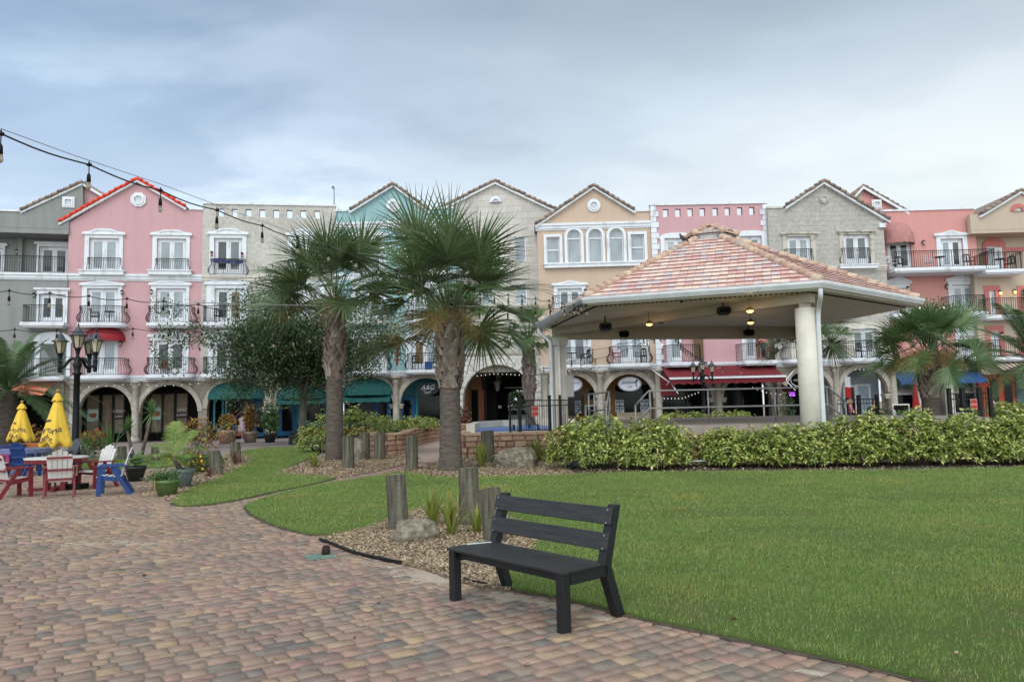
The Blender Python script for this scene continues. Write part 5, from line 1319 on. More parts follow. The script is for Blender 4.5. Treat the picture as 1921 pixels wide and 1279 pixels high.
# downspouts
for k, pts in ((1, ((1548, 543), (1547, 562), (1525, 575), (1536, 795))),):
    p = cols[0]; a = gv(1, GR_ + .02, ZE - .2); s = p + Vector((0.25, -0.20, 0)); b = MB()
    b.tube(smooth_line([a, a + Vector((0, 0, -.22)), s + Vector((0.02, -0.05, ZE - .62)), s + Vector((0, 0, ZE - 1.0)), s + Vector((0, 0, 0.2))], 2), 0.062, 10); b.build('downspout', GUT, gz)
p = cols[1]; a = gv(5, GR_ + .02, ZE - .2); s = p + Vector((-0.32, -0.1, 0)); b = MB()
b.tube(smooth_line([a, a + Vector((0, 0, -.22)), s + Vector((0, 0, ZE - .7)), s + Vector((0, 0, ZE - 1.1)), s + Vector((0, 0, 0.2))], 2), 0.075, 10); b.build('downspout', GUT, gz)
b = MB(); s = p + Vector((-0.02, -0.27, 0)); b.tube([s + Vector((0, 0, ZE - .7)), s + Vector((0, 0, .2))], 0.05, 8); s = p + Vector((.12, -.23, 0)); b.tube([s + Vector((0, 0, ZE - .7)), s + Vector((0, 0, .2))], 0.015, 6, 0); b.build('conduit', GUT, gz)
eb = MB(); q = Vector((p.x + GX + .36, p.y + GY - .22, 0)); eb.box(-.12, .12, -.09, .09, 2.0, 2.75); eb.box(-.14, .14, -.11, .1, 2.72, 2.78); eb.tube([(0, 0, 2.78), (0, 0, 3.0)], .03, 6); eb.box(-.1, .1, -.1, -.092, 2.05, 2.68)
o = eb.build('electrical_box', M('grey_metal_box', (0.4, 0.4, 0.38), (0.3, 0.3, 0.29), 4, .5)); o.location = q; tag(o, 'grey electrical cabinet on the left pavilion column', 'cabinet')

# stage, deck and retaining walls
st = MB(); st.flat_poly([(3.3, 21.9), (14.5, 21.9), (15.5, 27), (13.0, 32.5), (3.0, 32.5), (2.7, 25.2)], 0.0, ZS - .012)
so = struct(st.build('stage_floor', CONC))
st = MB(); st.box(3.28, 14.55, 21.86, 21.897, 0, ZS - .03); struct(st.build('stage_face', FASC))
BLK = Mtile('tan_retaining_blocks', [(0.34, 0.20, 0.135), (0.40, 0.245, 0.165), (0.31, 0.185, 0.13), (0.37, 0.22, 0.15), (0.43, 0.28, 0.19)], 0.9, 0.8, 26, 0.2)
CAPB = Mtile('tan_cap_blocks', [(0.44, 0.28, 0.19), (0.40, 0.25, 0.17), (0.47, 0.31, 0.21)], 0.9, 0.6, 30, 0.15)
def block_wall(path, z1, label, course=0.20, capo=0.05, z0=-0.02, th=0.28):
    """split-face block wall along a path of (x, y)"""
    root = thing('retaining_wall', label, 'wall', (path[0][0], path[0][1], 0))
    o = Vector((path[0][0], path[0][1], 0)); b = MB(); c = MB()
    segs = [(Vector((*p, 0)) - o, Vector((*q, 0)) - o) for p, q in zip(path, path[1:])]
    tot = [0]
    for p, q in segs: tot.append(tot[-1] + (q - p).length)
    def pos(t):
        t = max(0, min(tot[-1], t))
        for i, (p, q) in enumerate(segs):
            if t <= tot[i + 1] + 1e-9: return p.lerp(q, (t - tot[i]) / max(1e-9, tot[i + 1] - tot[i]))
        return segs[-1][1]
    nc = max(1, round((z1 - 0.09 - z0) / course)); ch = (z1 - 0.09 - z0) / nc
    for r in range(nc):
        t = -0.2 * (r % 2)
        while t < tot[-1]:
            L_ = random.choice((0.28, 0.36, 0.42)); a, d = pos(t), pos(t + L_); t += L_
            if (d - a).length < 0.06: continue
            dd = (d - a).normalized(); n_ = Vector((dd.y, -dd.x, 0)); g = 0.008; z = z0 + r * ch
            vs = []
            for (pp, sx) in ((a + dd * g, 1), (d - dd * g, -1)):
                for dz, bl in ((g, .02), (ch - g, .02)):
                    vs.append(pp + n_ * (th / 2 - bl) + Vector((0, 0, z + dz)))
            ctr = [v + n_ * random.uniform(.025, .045) + ((vs[0] + vs[3]) / 2 - v) * 0.22 for v in vs]
            k = [vs[0], vs[2], vs[3], vs[1]] + [ctr[0], ctr[2], ctr[3], ctr[1]] + [v - n_ * (th - .02) for v in (vs[0], vs[2], vs[3], vs[1])]
            b.add(k, [(4, 5, 6, 7), (0, 1, 5, 4), (1, 2, 6, 5), (2, 3, 7, 6), (3, 0, 4, 7), (8, 9, 1, 0), (9, 10, 2, 1), (10, 11, 3, 2), (11, 8, 0, 3), (11, 10, 9, 8)])
    t = 0
    while t < tot[-1]:
        a, d = pos(t), pos(t + 0.4); t += 0.4
        if (d - a).length < 0.05: continue
        dd = (d - a).normalized(); c.bar(a + dd * .004 + Vector((0, 0, z1 - .045)), d - dd * .004 + Vector((0, 0, z1 - .045)), th + capo * 2, 0.088)
    b.build('blocks', BLK, root); c.build('cap', CAPB, root, bevel=0.012)
    return root
block_wall([(-1.75, 29), (-1.75, 25.1), (2.9, 25.1)], 0.84, 'tan block retaining wall in front of the splash pool, behind the rock and spiky plant')
block_wall([(2.9, 21.3), (15.5, 21.3), (16, 24)], 0.80, 'tan block retaining wall hidden behind the long hedge')
lw = [(-5.6, 31.0), (-5.55, 29.0), (-5.25, 28.1), (-4.75, 27.75), (-4.35, 28.0), (-4.2, 28.8), (-4.55, 33), (-4.6, 37), (-4.0, 39.5), (-2.6, 41.4), (-1.1, 42.0)]
block_wall(lw, 0.82, 'curved tan block planter wall with a rounded end, left of the walkway')
b = MB(); b.flat_poly([(-5.4, 29), (-4.9, 28.1), (-4.5, 28.6), (-4.75, 33), (-4.8, 37), (-4.2, 39.6), (-2.8, 41.6), (-1.2, 42.2), (-6, 43), (-7, 34)], 0, 0.66); struct(b.build('planter_soil', mulch_d))
block_wall([(gp(1705, 800).x + 3, 37), (24.5, 36.0)], 0.9, 'low tan block planter wall at the base of the right palm')
block_wall([(25.5, 34.0), (31, 33.2)], 0.95, 'low tan block planter wall with yellow shrubs by the right edge')
b = MB(); b.flat_poly([(-1.6, 25.25), (2.75, 25.25), (2.95, 32.4), (9, 32.6), (9, 39), (-1.6, 39)], 0, 0.80); struct(b.build('pool_deck', M('pale_deck_concrete', (0.52, 0.46, 0.37), (0.46, 0.41, 0.33), 2, .85, .2, 60)))
# splash pool: cream curb and blue floor
pr_ = thing('splash_pool', 'low cream curb around a bright blue splash pool floor', 'pool', (-0.4, 31, 0.80))
b = MB(); pth = [(-1.15, -4.2), (-1.15, 0.5), (-0.2, 2.6), (1.6, 3.6), (3.2, 3.2)]
for p, q in zip(pth, pth[1:]): b.bar((*p, 0.14), (*q, 0.14), 0.3, 0.30)
b.build('curb', M('cream_pool_curb', (0.62, 0.58, 0.50), None, 2, .7), pr_)
b = MB(); b.flat_poly([(-1.0, -3.8), (2.0, -3.0), (2.6, 1.0), (1.2, 3.2), (-0.1, 2.3), (-1.0, .5)], 0.004, 0.03); b.build('pool_floor', M('blue_pool_paint', (0.015, 0.12, 0.42), (0.02, 0.16, 0.5), 2, .3), pr_)
b = MB()
for x, y, h in ((0.4, -2.6, .18), (1.0, -1.5, .16), (1.3, -3.0, .2)): b.tube([(x, y, .03), (x, y, h + .03)], .035, 6)
b.build('water_jets', BLACKIRON, pr_)
# walkway between the planter and the deck
wm = M('pink_walkway', (0.42, 0.31, 0.25), (0.36, 0.27, 0.22), 1.5, .85, .3, 50)
b = MB(); b.flat_poly([(-4.35, 28.2), (-3.2, 24.5), (-2.1, 23.0), (-1.95, 25.5), (-1.9, 39), (-1.0, 41.8), (-4.0, 39.3), (-4.5, 37)], -0.02, 0.004); struct(b.build('walkway', wm))

# stage railing
def rail(pts, posts, label, z=ZS, mids=(0.5, 1.02), loc=None):
    o = thing('stage_railing', label, 'railing', pts[0]); P = [Vector(p) - Vector(pts[0]) for p in pts]; b = MB()
    for h in mids:
        b.tube([p + Vector((0, 0, h)) for p in P], 0.028, 8)
    b.build('rails', STEEL, o)
    for q in posts:
        q = Vector(q) - Vector(pts[0]); b = MB(); b.tube([q, q + Vector((0, 0, mids[-1]))], 0.028, 8); b.lathe([(.07, 0), (.07, .012)], 10, q); b.build('post', STEEL, o)
    return o
Yr = 22.35
def rp(x): p = at(x, 740, Yr); return (p.x, Yr, ZS)
e0, e1 = rp(1217), rp(1553)
dl, dr = Vector((-0.42, -.05, -.42)), Vector((.55, .1, -.45))
pts = [Vector(e0) + dl, Vector(e0), Vector(e1), Vector(e1) + dr]
rail([tuple(p) for p in pts], [rp(1219), rp(1328), rp(1453), rp(1551)] + [tuple(Vector(e0) + dl + Vector((0, 0, -.2)) * 0), tuple(Vector(e1) + dr)], 'grey steel pipe railing along the front of the stage')
p0, p1 = at(1104, 740, 23.2), at(1143, 736, 22.6)
rail([(p0.x, 23.2, ZS - .05), (p1.x, 22.6, ZS), ((p0.x + p1.x) / 2 + .1, 22.0, ZS - .45)], [(p0.x, 23.2, ZS - .05), (p1.x, 22.6, ZS), ((p0.x + p1.x) / 2 + .1, 22.0, ZS - .45), (p0.x + .15, 23.0, ZS - .05)], 'short grey steel stair railing left of the stage')

# black aluminium fences with gates
def fence(p, q, z, h, n, posts, label, gate=None, sign=False, brace=False):
    o = thing('metal_fence', label, 'fence', (p[0], p[1], z)); P = Vector((0, 0, 0)); Q = Vector((q[0] - p[0], q[1] - p[1], 0)); b = MB()
    for hh in (0.08, h - 0.22, h - 0.04): b.bar(P + Vector((0, 0, hh)), Q + Vector((0, 0, hh)), 0.03, 0.035)
    for i in range(n + 1): c = P.lerp(Q, i / n); b.bar(c + Vector((0, 0, .04)), c + Vector((0, 0, h - .04)), 0.016, 0.016)
    b.build('pickets', BLACKIRON, o)
    for t, w_ in posts:
        b = MB(); c = P.lerp(Q, t); b.bar(c, c + Vector((0, 0, h + .1)), w_, w_); b.bar(c + Vector((0, 0, h + .1)), c + Vector((0, 0, h + .13)), w_ * 1.2, w_ * 1.2); b.build('post', BLACKIRON, o)
    if brace: b = MB(); b.bar(P.lerp(Q, brace[0]) + Vector((0, -.02, h - .3)), P.lerp(Q, brace[1]) + Vector((0, -.02, .08)), 0.03, 0.03); b.build('brace', BLACKIRON, o)
    if sign:
        c = P.lerp(Q, sign[0]); d = Q.normalized(); rz = math.atan2(d.y, d.x); w_, hh, zc = sign[1], sign[2], sign[3]
        b = MB(); b.X = T4(c.x, c.y - .04, zc, rz); b.box(-w_ / 2, w_ / 2, -.012, .0, -hh / 2, hh / 2); s = b.build('gate_sign', M('pale_sign_frame', (.4, .42, .44), None, 2, .5), o)
        b = MB(); b.X = T4(c.x, c.y - .04, zc, rz); k = hh * .42
        b.box(-w_ * .42, w_ * .42, -.02, -.013, -.46 * hh, -.04 * hh); b.box(-w_ * .42, w_ * .42, -.02, -.013, .04 * hh, .46 * hh); b.build('red_sign_panel', M('red_sign', (.62, .05, .025), None, 2, .5), s)
        b = MB(); X = T4(c.x, c.y - .04, zc, rz)
        b.text("SLOW", hh * .30, X @ T4(0, -.024, .24 * hh)); b.text("NO RUN", hh * .22, X @ T4(0, -.024, -.25 * hh)); b.build('sign_lettering', INK, s)
    return o
def fx(x, Y): return (at(x, 780, Y).x, Y)
fence(fx(957, 25.6), fx(1051, 25.6), .80, 1.12, 22, ((0, .08), (.19, .11), (.79, .11), (1, .09)), 'black metal fence and gate with a red sign beside the left pavilion column', brace=(.25, .6), sign=(.5, .24, .34, .72))
fence(fx(1051, 25.6), fx(1094, 28.6), .80, 1.12, 14, ((1, .09),), 'short run of black metal fence behind the left pavilion column', brace=(.95, .1))
fence(fx(1572, 31), fx(1650, 31), .62, 1.1, 14, ((.52, .13), (.95, .1)), 'black metal fence beside the diners, right of the thick pavilion column', brace=(0.1, .45))
fence(fx(1783, 24.2), fx(1860, 24.2), .72, 1.12, 18, ((0, .1), (.33, .13), (.74, .12), (1, .1)), 'black metal gate with a red sign near the right edge', brace=(.36, .66), sign=(.57, .22, .34, .72))

# things hung under the roof
def speaker(x, y, Y, label):
    p = at(x, y, Y); o = thing('loudspeaker', label, 'speaker', p, 0, 'speakers under the pavilion roof'); b = MB(); b.plate([[(-.19, -.05), (-.13, -.125), (.13, -.125), (.19, -.05), (.19, .06), (.14, .125), (-.14, .125), (-.19, .06)]], -.1, .12); b.build('cabinet', RUBBER, o, bevel=.015)
    b = MB(); b.plate([[(-.15, -.06), (.15, -.06), (.15, .06), (-.15, .06)]], -.112, -.101); b.build('grille', M('speaker_grille', (.006, .006, .006), None, 90, .9, spec=.05), o)
    b = MB(); b.tube([(0, .05, .12), (0, .08, .34)], .022, 6); b.build('bracket', RUBBER, o)
speaker(1136, 613, 23.2, 'black loudspeaker on the front pavilion beam, left of the three lit lamps')
speaker(1170, 627, 28.0, 'smaller black loudspeaker on the far beam, left side, below its neighbour')
speaker(1358, 583, 21.7, 'largest black loudspeaker, in the middle of the front pavilion beam')
speaker(1405, 624, 28.6, 'black loudspeaker on the far beam, above the couple on the balcony')
def hang_lamp(x, y, Y, label):
    p = at(x, y, Y); o = thing('hanging_lamp', label, 'lamp', p, 0, 'lit lamps under the pavilion roof'); b = MB(); t = ZE - .22 - p.z
    b.tube(smooth_line([(0, 0, .08), (-.02, 0, .2), (.0, .02, t)], 2), .012, 6); b.lathe([(.02, .1), (.11, .04), (.13, -.01), (.12, -.01)], 14); b.build('shade', M('brass_lamp_shade', (.35, .22, .1), None, 4, .35, metal=.6), o)
    b = MB(); b.ball((0, 0, -.015), (.105, .105, .06)); b.build('bulb', LAMPLIT, o)
    ld = bpy.data.lights.new('lamp_light', 'POINT'); ld.energy = 5; ld.color = (1, .62, .3); ld.shadow_soft_size = .1; lo = bpy.data.objects.new('lamp_light', ld); col.objects.link(lo); lo.location = p + Vector((0, 0, -.12))
hang_lamp(1218, 607, 23.6, 'lit warm lamp hanging alone on the left under the pavilion')
hang_lamp(1407, 582, 20.9, 'upper of the two lit lamps right of the middle loudspeaker')
hang_lamp(1408, 604, 24.5, 'lower of the two lit lamps right of the middle loudspeaker')
b = MB(); b.ball((0, 0, 0), (.05, .05, .05)); b.box(-.04, .04, -.03, .03, .02, .1); o = b.build('security_camera', RUBBER); o.location = at(1279, 565, 21.2); tag(o, 'small dark dome camera under the front eave of the pavilion', 'camera')
b = MB(); b.bar((-.5, 0, 0), (.5, 0, 0), .12, .05); b.tube([(0, 0, 0), (0, 0, .3)], .03, 6); b.bar((0, -.4, 0), (0, .4, 0), .12, .05); b.lathe([(.1, -.08), (.13, 0), (.05, .1)], 12); o = b.build('ceiling_fan', DKBROWN); o.location = at(1240, 602, 26.8); tag(o, 'dark ceiling fan under the pavilion roof', 'fan')
# pigeon on the roof
def bird(p, rz, label, s=1.0):
    o = thing('pigeon', label, 'bird', p, rz); b = MB()
    pts = [(-.17, 0, .07), (-.08, 0, .10), (0, 0, .13), (.07, 0, .17), (.10, 0, .225), (.115, 0, .25), (.145, 0, .248)]
    b.tube([tuple(v * s for v in q) for q in pts], [.015 * s, .04 * s, .062 * s, .055 * s, .03 * s, .032 * s, .008 * s], 10); b.tube([(.02, .02, .09), (.025, .02, 0)], .006, 5); b.tube([(.02, -.02, .09), (.025, -.02, 0)], .006, 5); b.build('body', M('dark_grey_feathers', (.07, .07, .08), (.03, .03, .035), 12, .7), o)
    b = MB(); b.ball((.128 * s, .026 * s, .256 * s), .006); b.ball((.128 * s, -.026 * s, .256 * s), .006); b.build('eyes', Memit('orange_eye', (.3, .08, .02), .0), o)
A, D = gv(0, GR_, ZE), gv(0, RT, ZT); p = A.lerp(D, .86) + Vector((GX, GY, .14))
bird(p, R(200), 'dark pigeon perched near the top of the pavilion roof', 1.1)
# ------------------------------------------------------------------ plants
PALMLEAF = Mleaf('sabal_palm_leaf', [(0.055, 0.095, 0.034), (0.075, 0.125, 0.044), (0.105, 0.16, 0.062), (0.17, 0.21, 0.105), (0.065, 0.11, 0.04)], 0.40, 0.22, 0.5)
PALMLEAF2 = Mleaf('fresh_palm_leaf', [(0.075, 0.14, 0.045), (0.105, 0.19, 0.06), (0.14, 0.225, 0.08), (0.06, 0.115, 0.04)], 0.45, 0.2, 0.5)
DATELEAF = Mleaf('date_palm_leaf', [(0.060, 0.11, 0.050), (0.085, 0.15, 0.055), (0.12, 0.18, 0.075), (0.05, 0.09, 0.04)], 0.5, 0.2)
DRYLEAF = Mleaf('dry_flower_stalk', [(0.36, 0.25, 0.09), (0.46, 0.34, 0.13), (0.28, 0.20, 0.08), (0.40, 0.31, 0.15)], 0.8, 0.2)
OAKLEAF = Mleaf('live_oak_leaf', [(0.030, 0.056, 0.022), (0.048, 0.085, 0.030), (0.075, 0.12, 0.044), (0.036, 0.066, 0.026), (0.11, 0.155, 0.065)], 0.45, 0.15, 0.4)
HEDGELEAF = Mleaf('variegated_hedge_leaf', [(0.15, 0.24, 0.05), (0.32, 0.39, 0.07), (0.06, 0.12, 0.03), (0.52, 0.53, 0.12), (0.09, 0.16, 0.04), (0.66, 0.64, 0.24), (0.38, 0.43, 0.09), (0.05, 0.09, 0.025)], 0.4, 0.10, 0.45)
SPIKELEAF = Mleaf('strappy_yellow_green_leaf', [(0.16, 0.22, 0.045), (0.24, 0.30, 0.06), (0.32, 0.33, 0.07), (0.20, 0.24, 0.06), (0.38, 0.28, 0.09)], 0.45, 0.25)
GREENLEAF = Mleaf('mid_green_leaf', [(0.06, 0.13, 0.04), (0.09, 0.18, 0.05), (0.13, 0.22, 0.07), (0.05, 0.10, 0.03)], 0.45, 0.2)
REDLEAF = Mleaf('dark_red_leaf', [(0.10, 0.035, 0.03), (0.16, 0.06, 0.04), (0.20, 0.11, 0.06), (0.08, 0.05, 0.03)], 0.5, 0.15)
CROTON = Mleaf('croton_leaf', [(0.35, 0.16, 0.03), (0.30, 0.05, 0.03), (0.40, 0.28, 0.05), (0.10, 0.13, 0.03), (0.16, 0.05, 0.03)], 0.45, 0.15)
COCOLEAF = Mleaf('young_palm_leaf', [(0.12, 0.20, 0.035), (0.17, 0.26, 0.045), (0.25, 0.29, 0.07), (0.09, 0.15, 0.03)], 0.4, 0.3)
FLOWERY = Mleaf('yellow_flower_petal', [(0.75, 0.45, 0.02), (0.80, 0.55, 0.05)], 0.6, 0.2)
TRUNKP = M('palm_trunk_bark', (0.145, 0.115, 0.096), (0.07, 0.055, 0.046), 5, 0.95, 0.9, 22, stretch=(1, 1, 3.5), dist=0.03)
BOOT = Mtile('palm_leaf_bases', [(0.19, 0.145, 0.12), (0.24, 0.19, 0.155), (0.145, 0.108, 0.088), (0.21, 0.155, 0.125), (0.29, 0.24, 0.20)], 0.9, 0.6, 30, 0.3)
OAKBARK = M('oak_bark', (0.15, 0.13, 0.11), (0.08, 0.07, 0.06), 6, 0.95, 0.9, 18, stretch=(1, 1, .35), dist=0.03)
TWIG = M('thin_brown_twig', (0.14, 0.11, 0.08), (0.09, 0.07, 0.05), 9, 0.9)

def fan_frond(rg, pet, Rf, az, el, base, n=44, droop=0.55, fold=0.35, bend=0.0, roll=0.0):
    """costapalmate leaf: petiole strip and n drooping leaflets"""
    K = 6
    a = np.linspace(-2.0, 2.0, n) + rg.normal(0, 0.025, n)
    ln = Rf * (1.0 - 0.42 * (np.abs(a) / 2.35) ** 2) * rg.uniform(0.9, 1.08, n)
    s = np.linspace(0, 1, K + 1)
    bx = pet + Rf * 0.22 * (np.cos(a) * 0.5 + 0.5)
    Lx = bx[:, None] + np.cos(a)[:, None] * ln[:, None] * s; Ly = np.sin(a)[:, None] * ln[:, None] * s
    Lz = fold * np.abs(np.sin(a))[:, None] * ln[:, None] * s * (1 - 0.35 * s) + rg.normal(0, 0.02, n)[:, None] * s
    C = np.stack([Lx, Ly, Lz], -1)                       # n, K+1, 3
    wprof = np.array([0.45, 0.9, 1.0, 0.85, 0.6, 0.32, 0.05]) * 0.0175 * (Rf / 1.0)
    side = np.stack([-np.sin(a), np.cos(a), np.where(a > 0, .35, -.35) * 0.6], -1); side /= np.linalg.norm(side, axis=1)[:, None]
    Lf = C + side[:, None, :] * wprof[None, :, None]; Rt = C - side[:, None, :] * wprof[None, :, None]
    # curve the costa down, then aim, then gravity
    def orient(P, grav):
        x, y, z = P[..., 0], P[..., 1], P[..., 2]
        cr, sr = math.cos(roll), math.sin(roll); y, z = y * cr - z * sr, y * sr + z * cr
        xx = np.clip(x - pet * .8, 0, None); bb = bend * np.clip(xx / (pet * .4), 0, 1)
        x = np.minimum(x, pet * .8) + xx * np.cos(bb) + z * np.sin(bb) * (xx > 0); z = z * np.cos(bb) - xx * np.sin(bb)
        ce, se = math.cos(el), math.sin(el)
        X = x * ce - z * se; Z = x * se + z * ce
        ca, sa = math.cos(az), math.sin(az)
        Q = np.stack([X * ca - y * sa, X * sa + y * ca, Z], -1)
        Q[..., 2] -= grav
        return Q + base
    dr = rg.uniform(0.5, 1.3, n) * droop
    grav = (dr[:, None] * (ln[:, None] * s) ** 2.1 / Rf ** 1.1 * 0.62)
    Lf = orient(Lf, grav); Rt = orient(Rt, grav)
    V = np.stack([Lf, Rt], 2).reshape(-1, 3)
    i0 = (np.arange(n)[:, None] * (K + 1) + np.arange(K)[None]) * 2
    F = np.stack([i0, i0 + 1, i0 + 3, i0 + 2], -1).reshape(-1, 4)
    # petiole: triangular strip
    t = np.linspace(0, 1, 7); px_ = t * (pet + Rf * .2); w_ = 0.022 * (1.2 - t)
    PL = np.stack([px_, w_, 0 * t], -1); PRr = np.stack([px_, -w_, 0 * t], -1); PB = np.stack([px_, 0 * t, -w_], -1)
    P = np.stack([orient(PL, 0), orient(PRr, 0), orient(PB, 0)], 1).reshape(-1, 3)
    o = len(V); pf = []
    for k in range(6):
        for (u, v) in ((0, 1), (1, 2), (2, 0)): pf.append((o + k * 3 + u, o + k * 3 + v, o + k * 3 + 3 + v, o + k * 3 + 3 + u))
    return np.concatenate([V, P]), np.concatenate([F, np.array(pf)])
def palm(label, pos, h, r, seed, nf=34, pet=1.15, Rf=1.15, boots=0.52, leaf=None, flowers=8, lean=(0, 0), elmin=4, droop=0.42, group=None, rbase=1.18, skip=None):
    rg = np.random.default_rng(seed); rd = random.Random(seed)
    root = thing('sabal_palm', label, 'palm tree', pos, 0, group)
    ax = lambda t: Vector((lean[0] * t * t, lean[1] * t * t, h * t))
    b = MB(); n = 40; pts = [ax(i / n) for i in range(n + 1)]
    rs = []
    for i in range(n + 1):
        t = i / n; rs.append(r * (1 + (rbase - 1) * math.exp(-t * 7)) * (1 - 0.06 * t) * (1 + (0.018 if i % 2 else -0.018)) + rd.uniform(-.006, .006))
    if boots < 1: rs = [q * (0.92 if i / n > boots + .02 else 1) for i, q in enumerate(rs)]
    pts[0] = pts[0] + Vector((0, 0, -.1))
    b.tube(pts, rs, 20); tr = b.build('trunk', TRUNKP, root)
    q = MB()
    nr = int((1 - boots) * h / 0.105); per = 7
    for k in range(nr):
        t = boots + (1 - boots) * (k + .5) / nr; c = ax(t)
        for j in range(per):
            a0 = 2 * PI * (j / per) + k * 2.4 + rd.uniform(-.1, .1)
            if rd.random() < 0.08: continue
            Lb = rd.uniform(0.36, 0.54); tw = (1 if (j + k) % 2 else -1) * rd.uniform(.28, .52); rr0 = r * 0.93; wd = r * rd.uniform(.30, .40)
            vs = []
            for i in range(5):
                f = i / 4; aa = a0 + tw * f * 1.15; rr = rr0 + 0.02 + f * f * rd.uniform(.05, .12) * (1 + t) * .8; zz_ = -0.08 + Lb * f; wv = wd * (1.15 - .62 * f)
                rad = Vector((math.cos(aa), math.sin(aa), 0)); tg = Vector((-math.sin(aa), math.cos(aa), 0)) - Vector((0, 0, 1)) * (tw * .35)
                p = c + rad * rr + Vector((0, 0, zz_)); th_ = .03
                vs += [p - tg * wv, p + rad * th_, p + tg * wv, p - rad * .06]
            fs = [(4 * i + a, 4 * i + (a + 1) % 4, 4 * i + 4 + (a + 1) % 4, 4 * i + 4 + a) for i in range(4) for a in range(4)] + [(16, 17, 18, 19)]
            q.add(vs, fs)
    if q.v: q.build('leaf_bases', BOOT, root)
    VV = []; FF = []; o = 0; top = np.array(ax(1.0)) + np.array([0, 0, 0.0])
    for i in range(nf):
        f = i / (nf - 1); el = R(elmin + (84 - elmin) * f) + rg.normal(0, .10); az = i * 2.39996 + rg.normal(0, .2)
        bs_ = top + np.array([math.cos(az) * r * .5, math.sin(az) * r * .5, 0.05 + 0.55 * f])
        s = rg.uniform(.82, 1.12) * (0.85 if f > .9 else 1)
        v, fc = fan_frond(rg, pet * s * (1.1 - .25 * f) * rg.uniform(.75, 1.1), Rf * s, az, el, bs_, 42, droop * (1.2 - .8 * f), bend=max(0, rg.uniform(.1, .8) * (1 - max(0, f - .72) * 3.2)) if el > -.2 else rg.uniform(0, .4), roll=rg.normal(0, .45))
        VV.append(v); FF.append(fc + o); o += len(v)
    np_mesh('crown', np.concatenate(VV), np.concatenate(FF), leaf or PALMLEAF, root)
    if flowers:
        VV = []; FF = []; o = 0
        for i in range(flowers):
            az = rg.random() * 2 * PI; Ls = rg.uniform(.95, 1.55) * (pet + Rf) / 2.3; m_ = 800
            t = rg.random(m_) ** 0.7; cx_ = Ls * t; cz = 0.30 * Ls * t - 0.62 * Ls * t ** 2.2
            sp = 0.27 * np.sin(np.clip(t, .05, 1) * PI * .8) + .03
            P = np.stack([math.cos(az) * cx_, math.sin(az) * cx_, cz], 1) + rg.normal(0, 1, (m_, 3)) * sp[:, None] * .55 + top + [0, 0, .15]
            d = rg.normal(0, 1, (m_, 3)) + [math.cos(az) * .6, math.sin(az) * .6, -1.0]; d /= np.linalg.norm(d, axis=1)[:, None]
            sd_ = np.cross(d, rg.normal(0, 1, (m_, 3))); sd_ /= np.linalg.norm(sd_, axis=1)[:, None]
            l = rg.uniform(.05, .14, m_)[:, None]; V = np.stack([P - sd_ * .004, P + sd_ * .004, P + d * l], 1).reshape(-1, 3)
            VV.append(V); FF.append(np.arange(len(V)).reshape(-1, 3) + o); o += len(V)
        np_mesh('flower_stalks', np.concatenate(VV), np.concatenate(FF), DRYLEAF, root)
    return root

def leaves(name, P, D, L_, W_, mat, parent, rg, fold=0.25):
    """diamond leaves: P base, D direction"""
    n = len(P); D = D / np.linalg.norm(D, axis=1)[:, None]
    S_ = np.cross(D, rg.normal(0, 1, (n, 3)) * 0.5 + [0, 0, 1.0]); S_ /= (np.linalg.norm(S_, axis=1)[:, None] + 1e-9)
    Nn = np.cross(S_, D); L_ = np.asarray(L_)[:, None]; W_ = np.asarray(W_)[:, None]
    mid = P + D * L_ * .5
    V = np.stack([P, mid + S_ * W_ + Nn * W_ * fold, P + D * L_ - Nn * L_ * .08, mid - S_ * W_ + Nn * W_ * fold], 1).reshape(-1, 3)
    return np_mesh(name, V, np.arange(4 * n).reshape(-1, 4), mat, parent)
def unit(rg, n): v = rg.normal(0, 1, (n, 3)); return v / np.linalg.norm(v, axis=1)[:, None]

def oak(label, pos, h_trunk, c, rad, seed, nclump=300, per=95, lsize=0.10, tr=0.17, name='live_oak', mat=None, sig=.36):
    rg = np.random.default_rng(seed); root = thing(name, label, 'tree', pos)
    C = unit(rg, nclump) * (rg.random(nclump) ** .42)[:, None] * np.array(rad); C[:, 2] *= np.where(C[:, 2] < 0, .95, 1)
    # lumpy outline
    C *= (0.76 + 0.55 * np.sin(C[:, :1] * 1.7 + seed) * np.cos(C[:, 1:2] * 1.3) + .12 * rg.normal(0, 1, (nclump, 1)))
    C += np.array(c)
    n = nclump * per; k = np.repeat(np.arange(nclump), per)
    P = C[k] + rg.normal(0, 1, (n, 3)) * np.array([sig, sig, sig * .62])
    D = unit(rg, n) + (P - C[k]) * 1.2 + [0, 0, -.15]
    leaves('crown', P, D, rg.uniform(.7, 1.3, n) * lsize, rg.uniform(.8, 1.2, n) * lsize * .24, mat or OAKLEAF, root, rg)
    b = MB(); top = Vector((rg.normal(0, .1), 0, h_trunk)); b.tube([(0, 0, -.1), (tr * .2, 0, h_trunk * .4), tuple(top)], [tr * 1.25, tr, tr * .85], 12)
    for i in range(9):
        e = Vector(C[rg.integers(nclump)]); mid_ = top.lerp(e, .5) + Vector((0, 0, .35)); b.tube(smooth_line([top - Vector((0, 0, .15)), top.lerp(mid_, .6) + Vector((0, 0, .1)), mid_, e], 1), [tr * .6, tr * .5, tr * .42, tr * .34, tr * .25, tr * .15, tr * .1, .02][:len(smooth_line([0 * top, top, top, top], 1))], 8)
    tro = b.build('trunk', OAKBARK, root)
    b = MB()
    for i in range(150):
        e = Vector(C[rg.integers(nclump)]); f = top + (Vector(c) - top) * rg.uniform(.1, .9); f = f.lerp(e, rg.uniform(.3, .6)); b.tube([f, f.lerp(e, .5) + Vector(rg.normal(0, .12, 3)), e], [.03, .018, .008], 5)
    b.build('branches', TWIG, root)
    return root

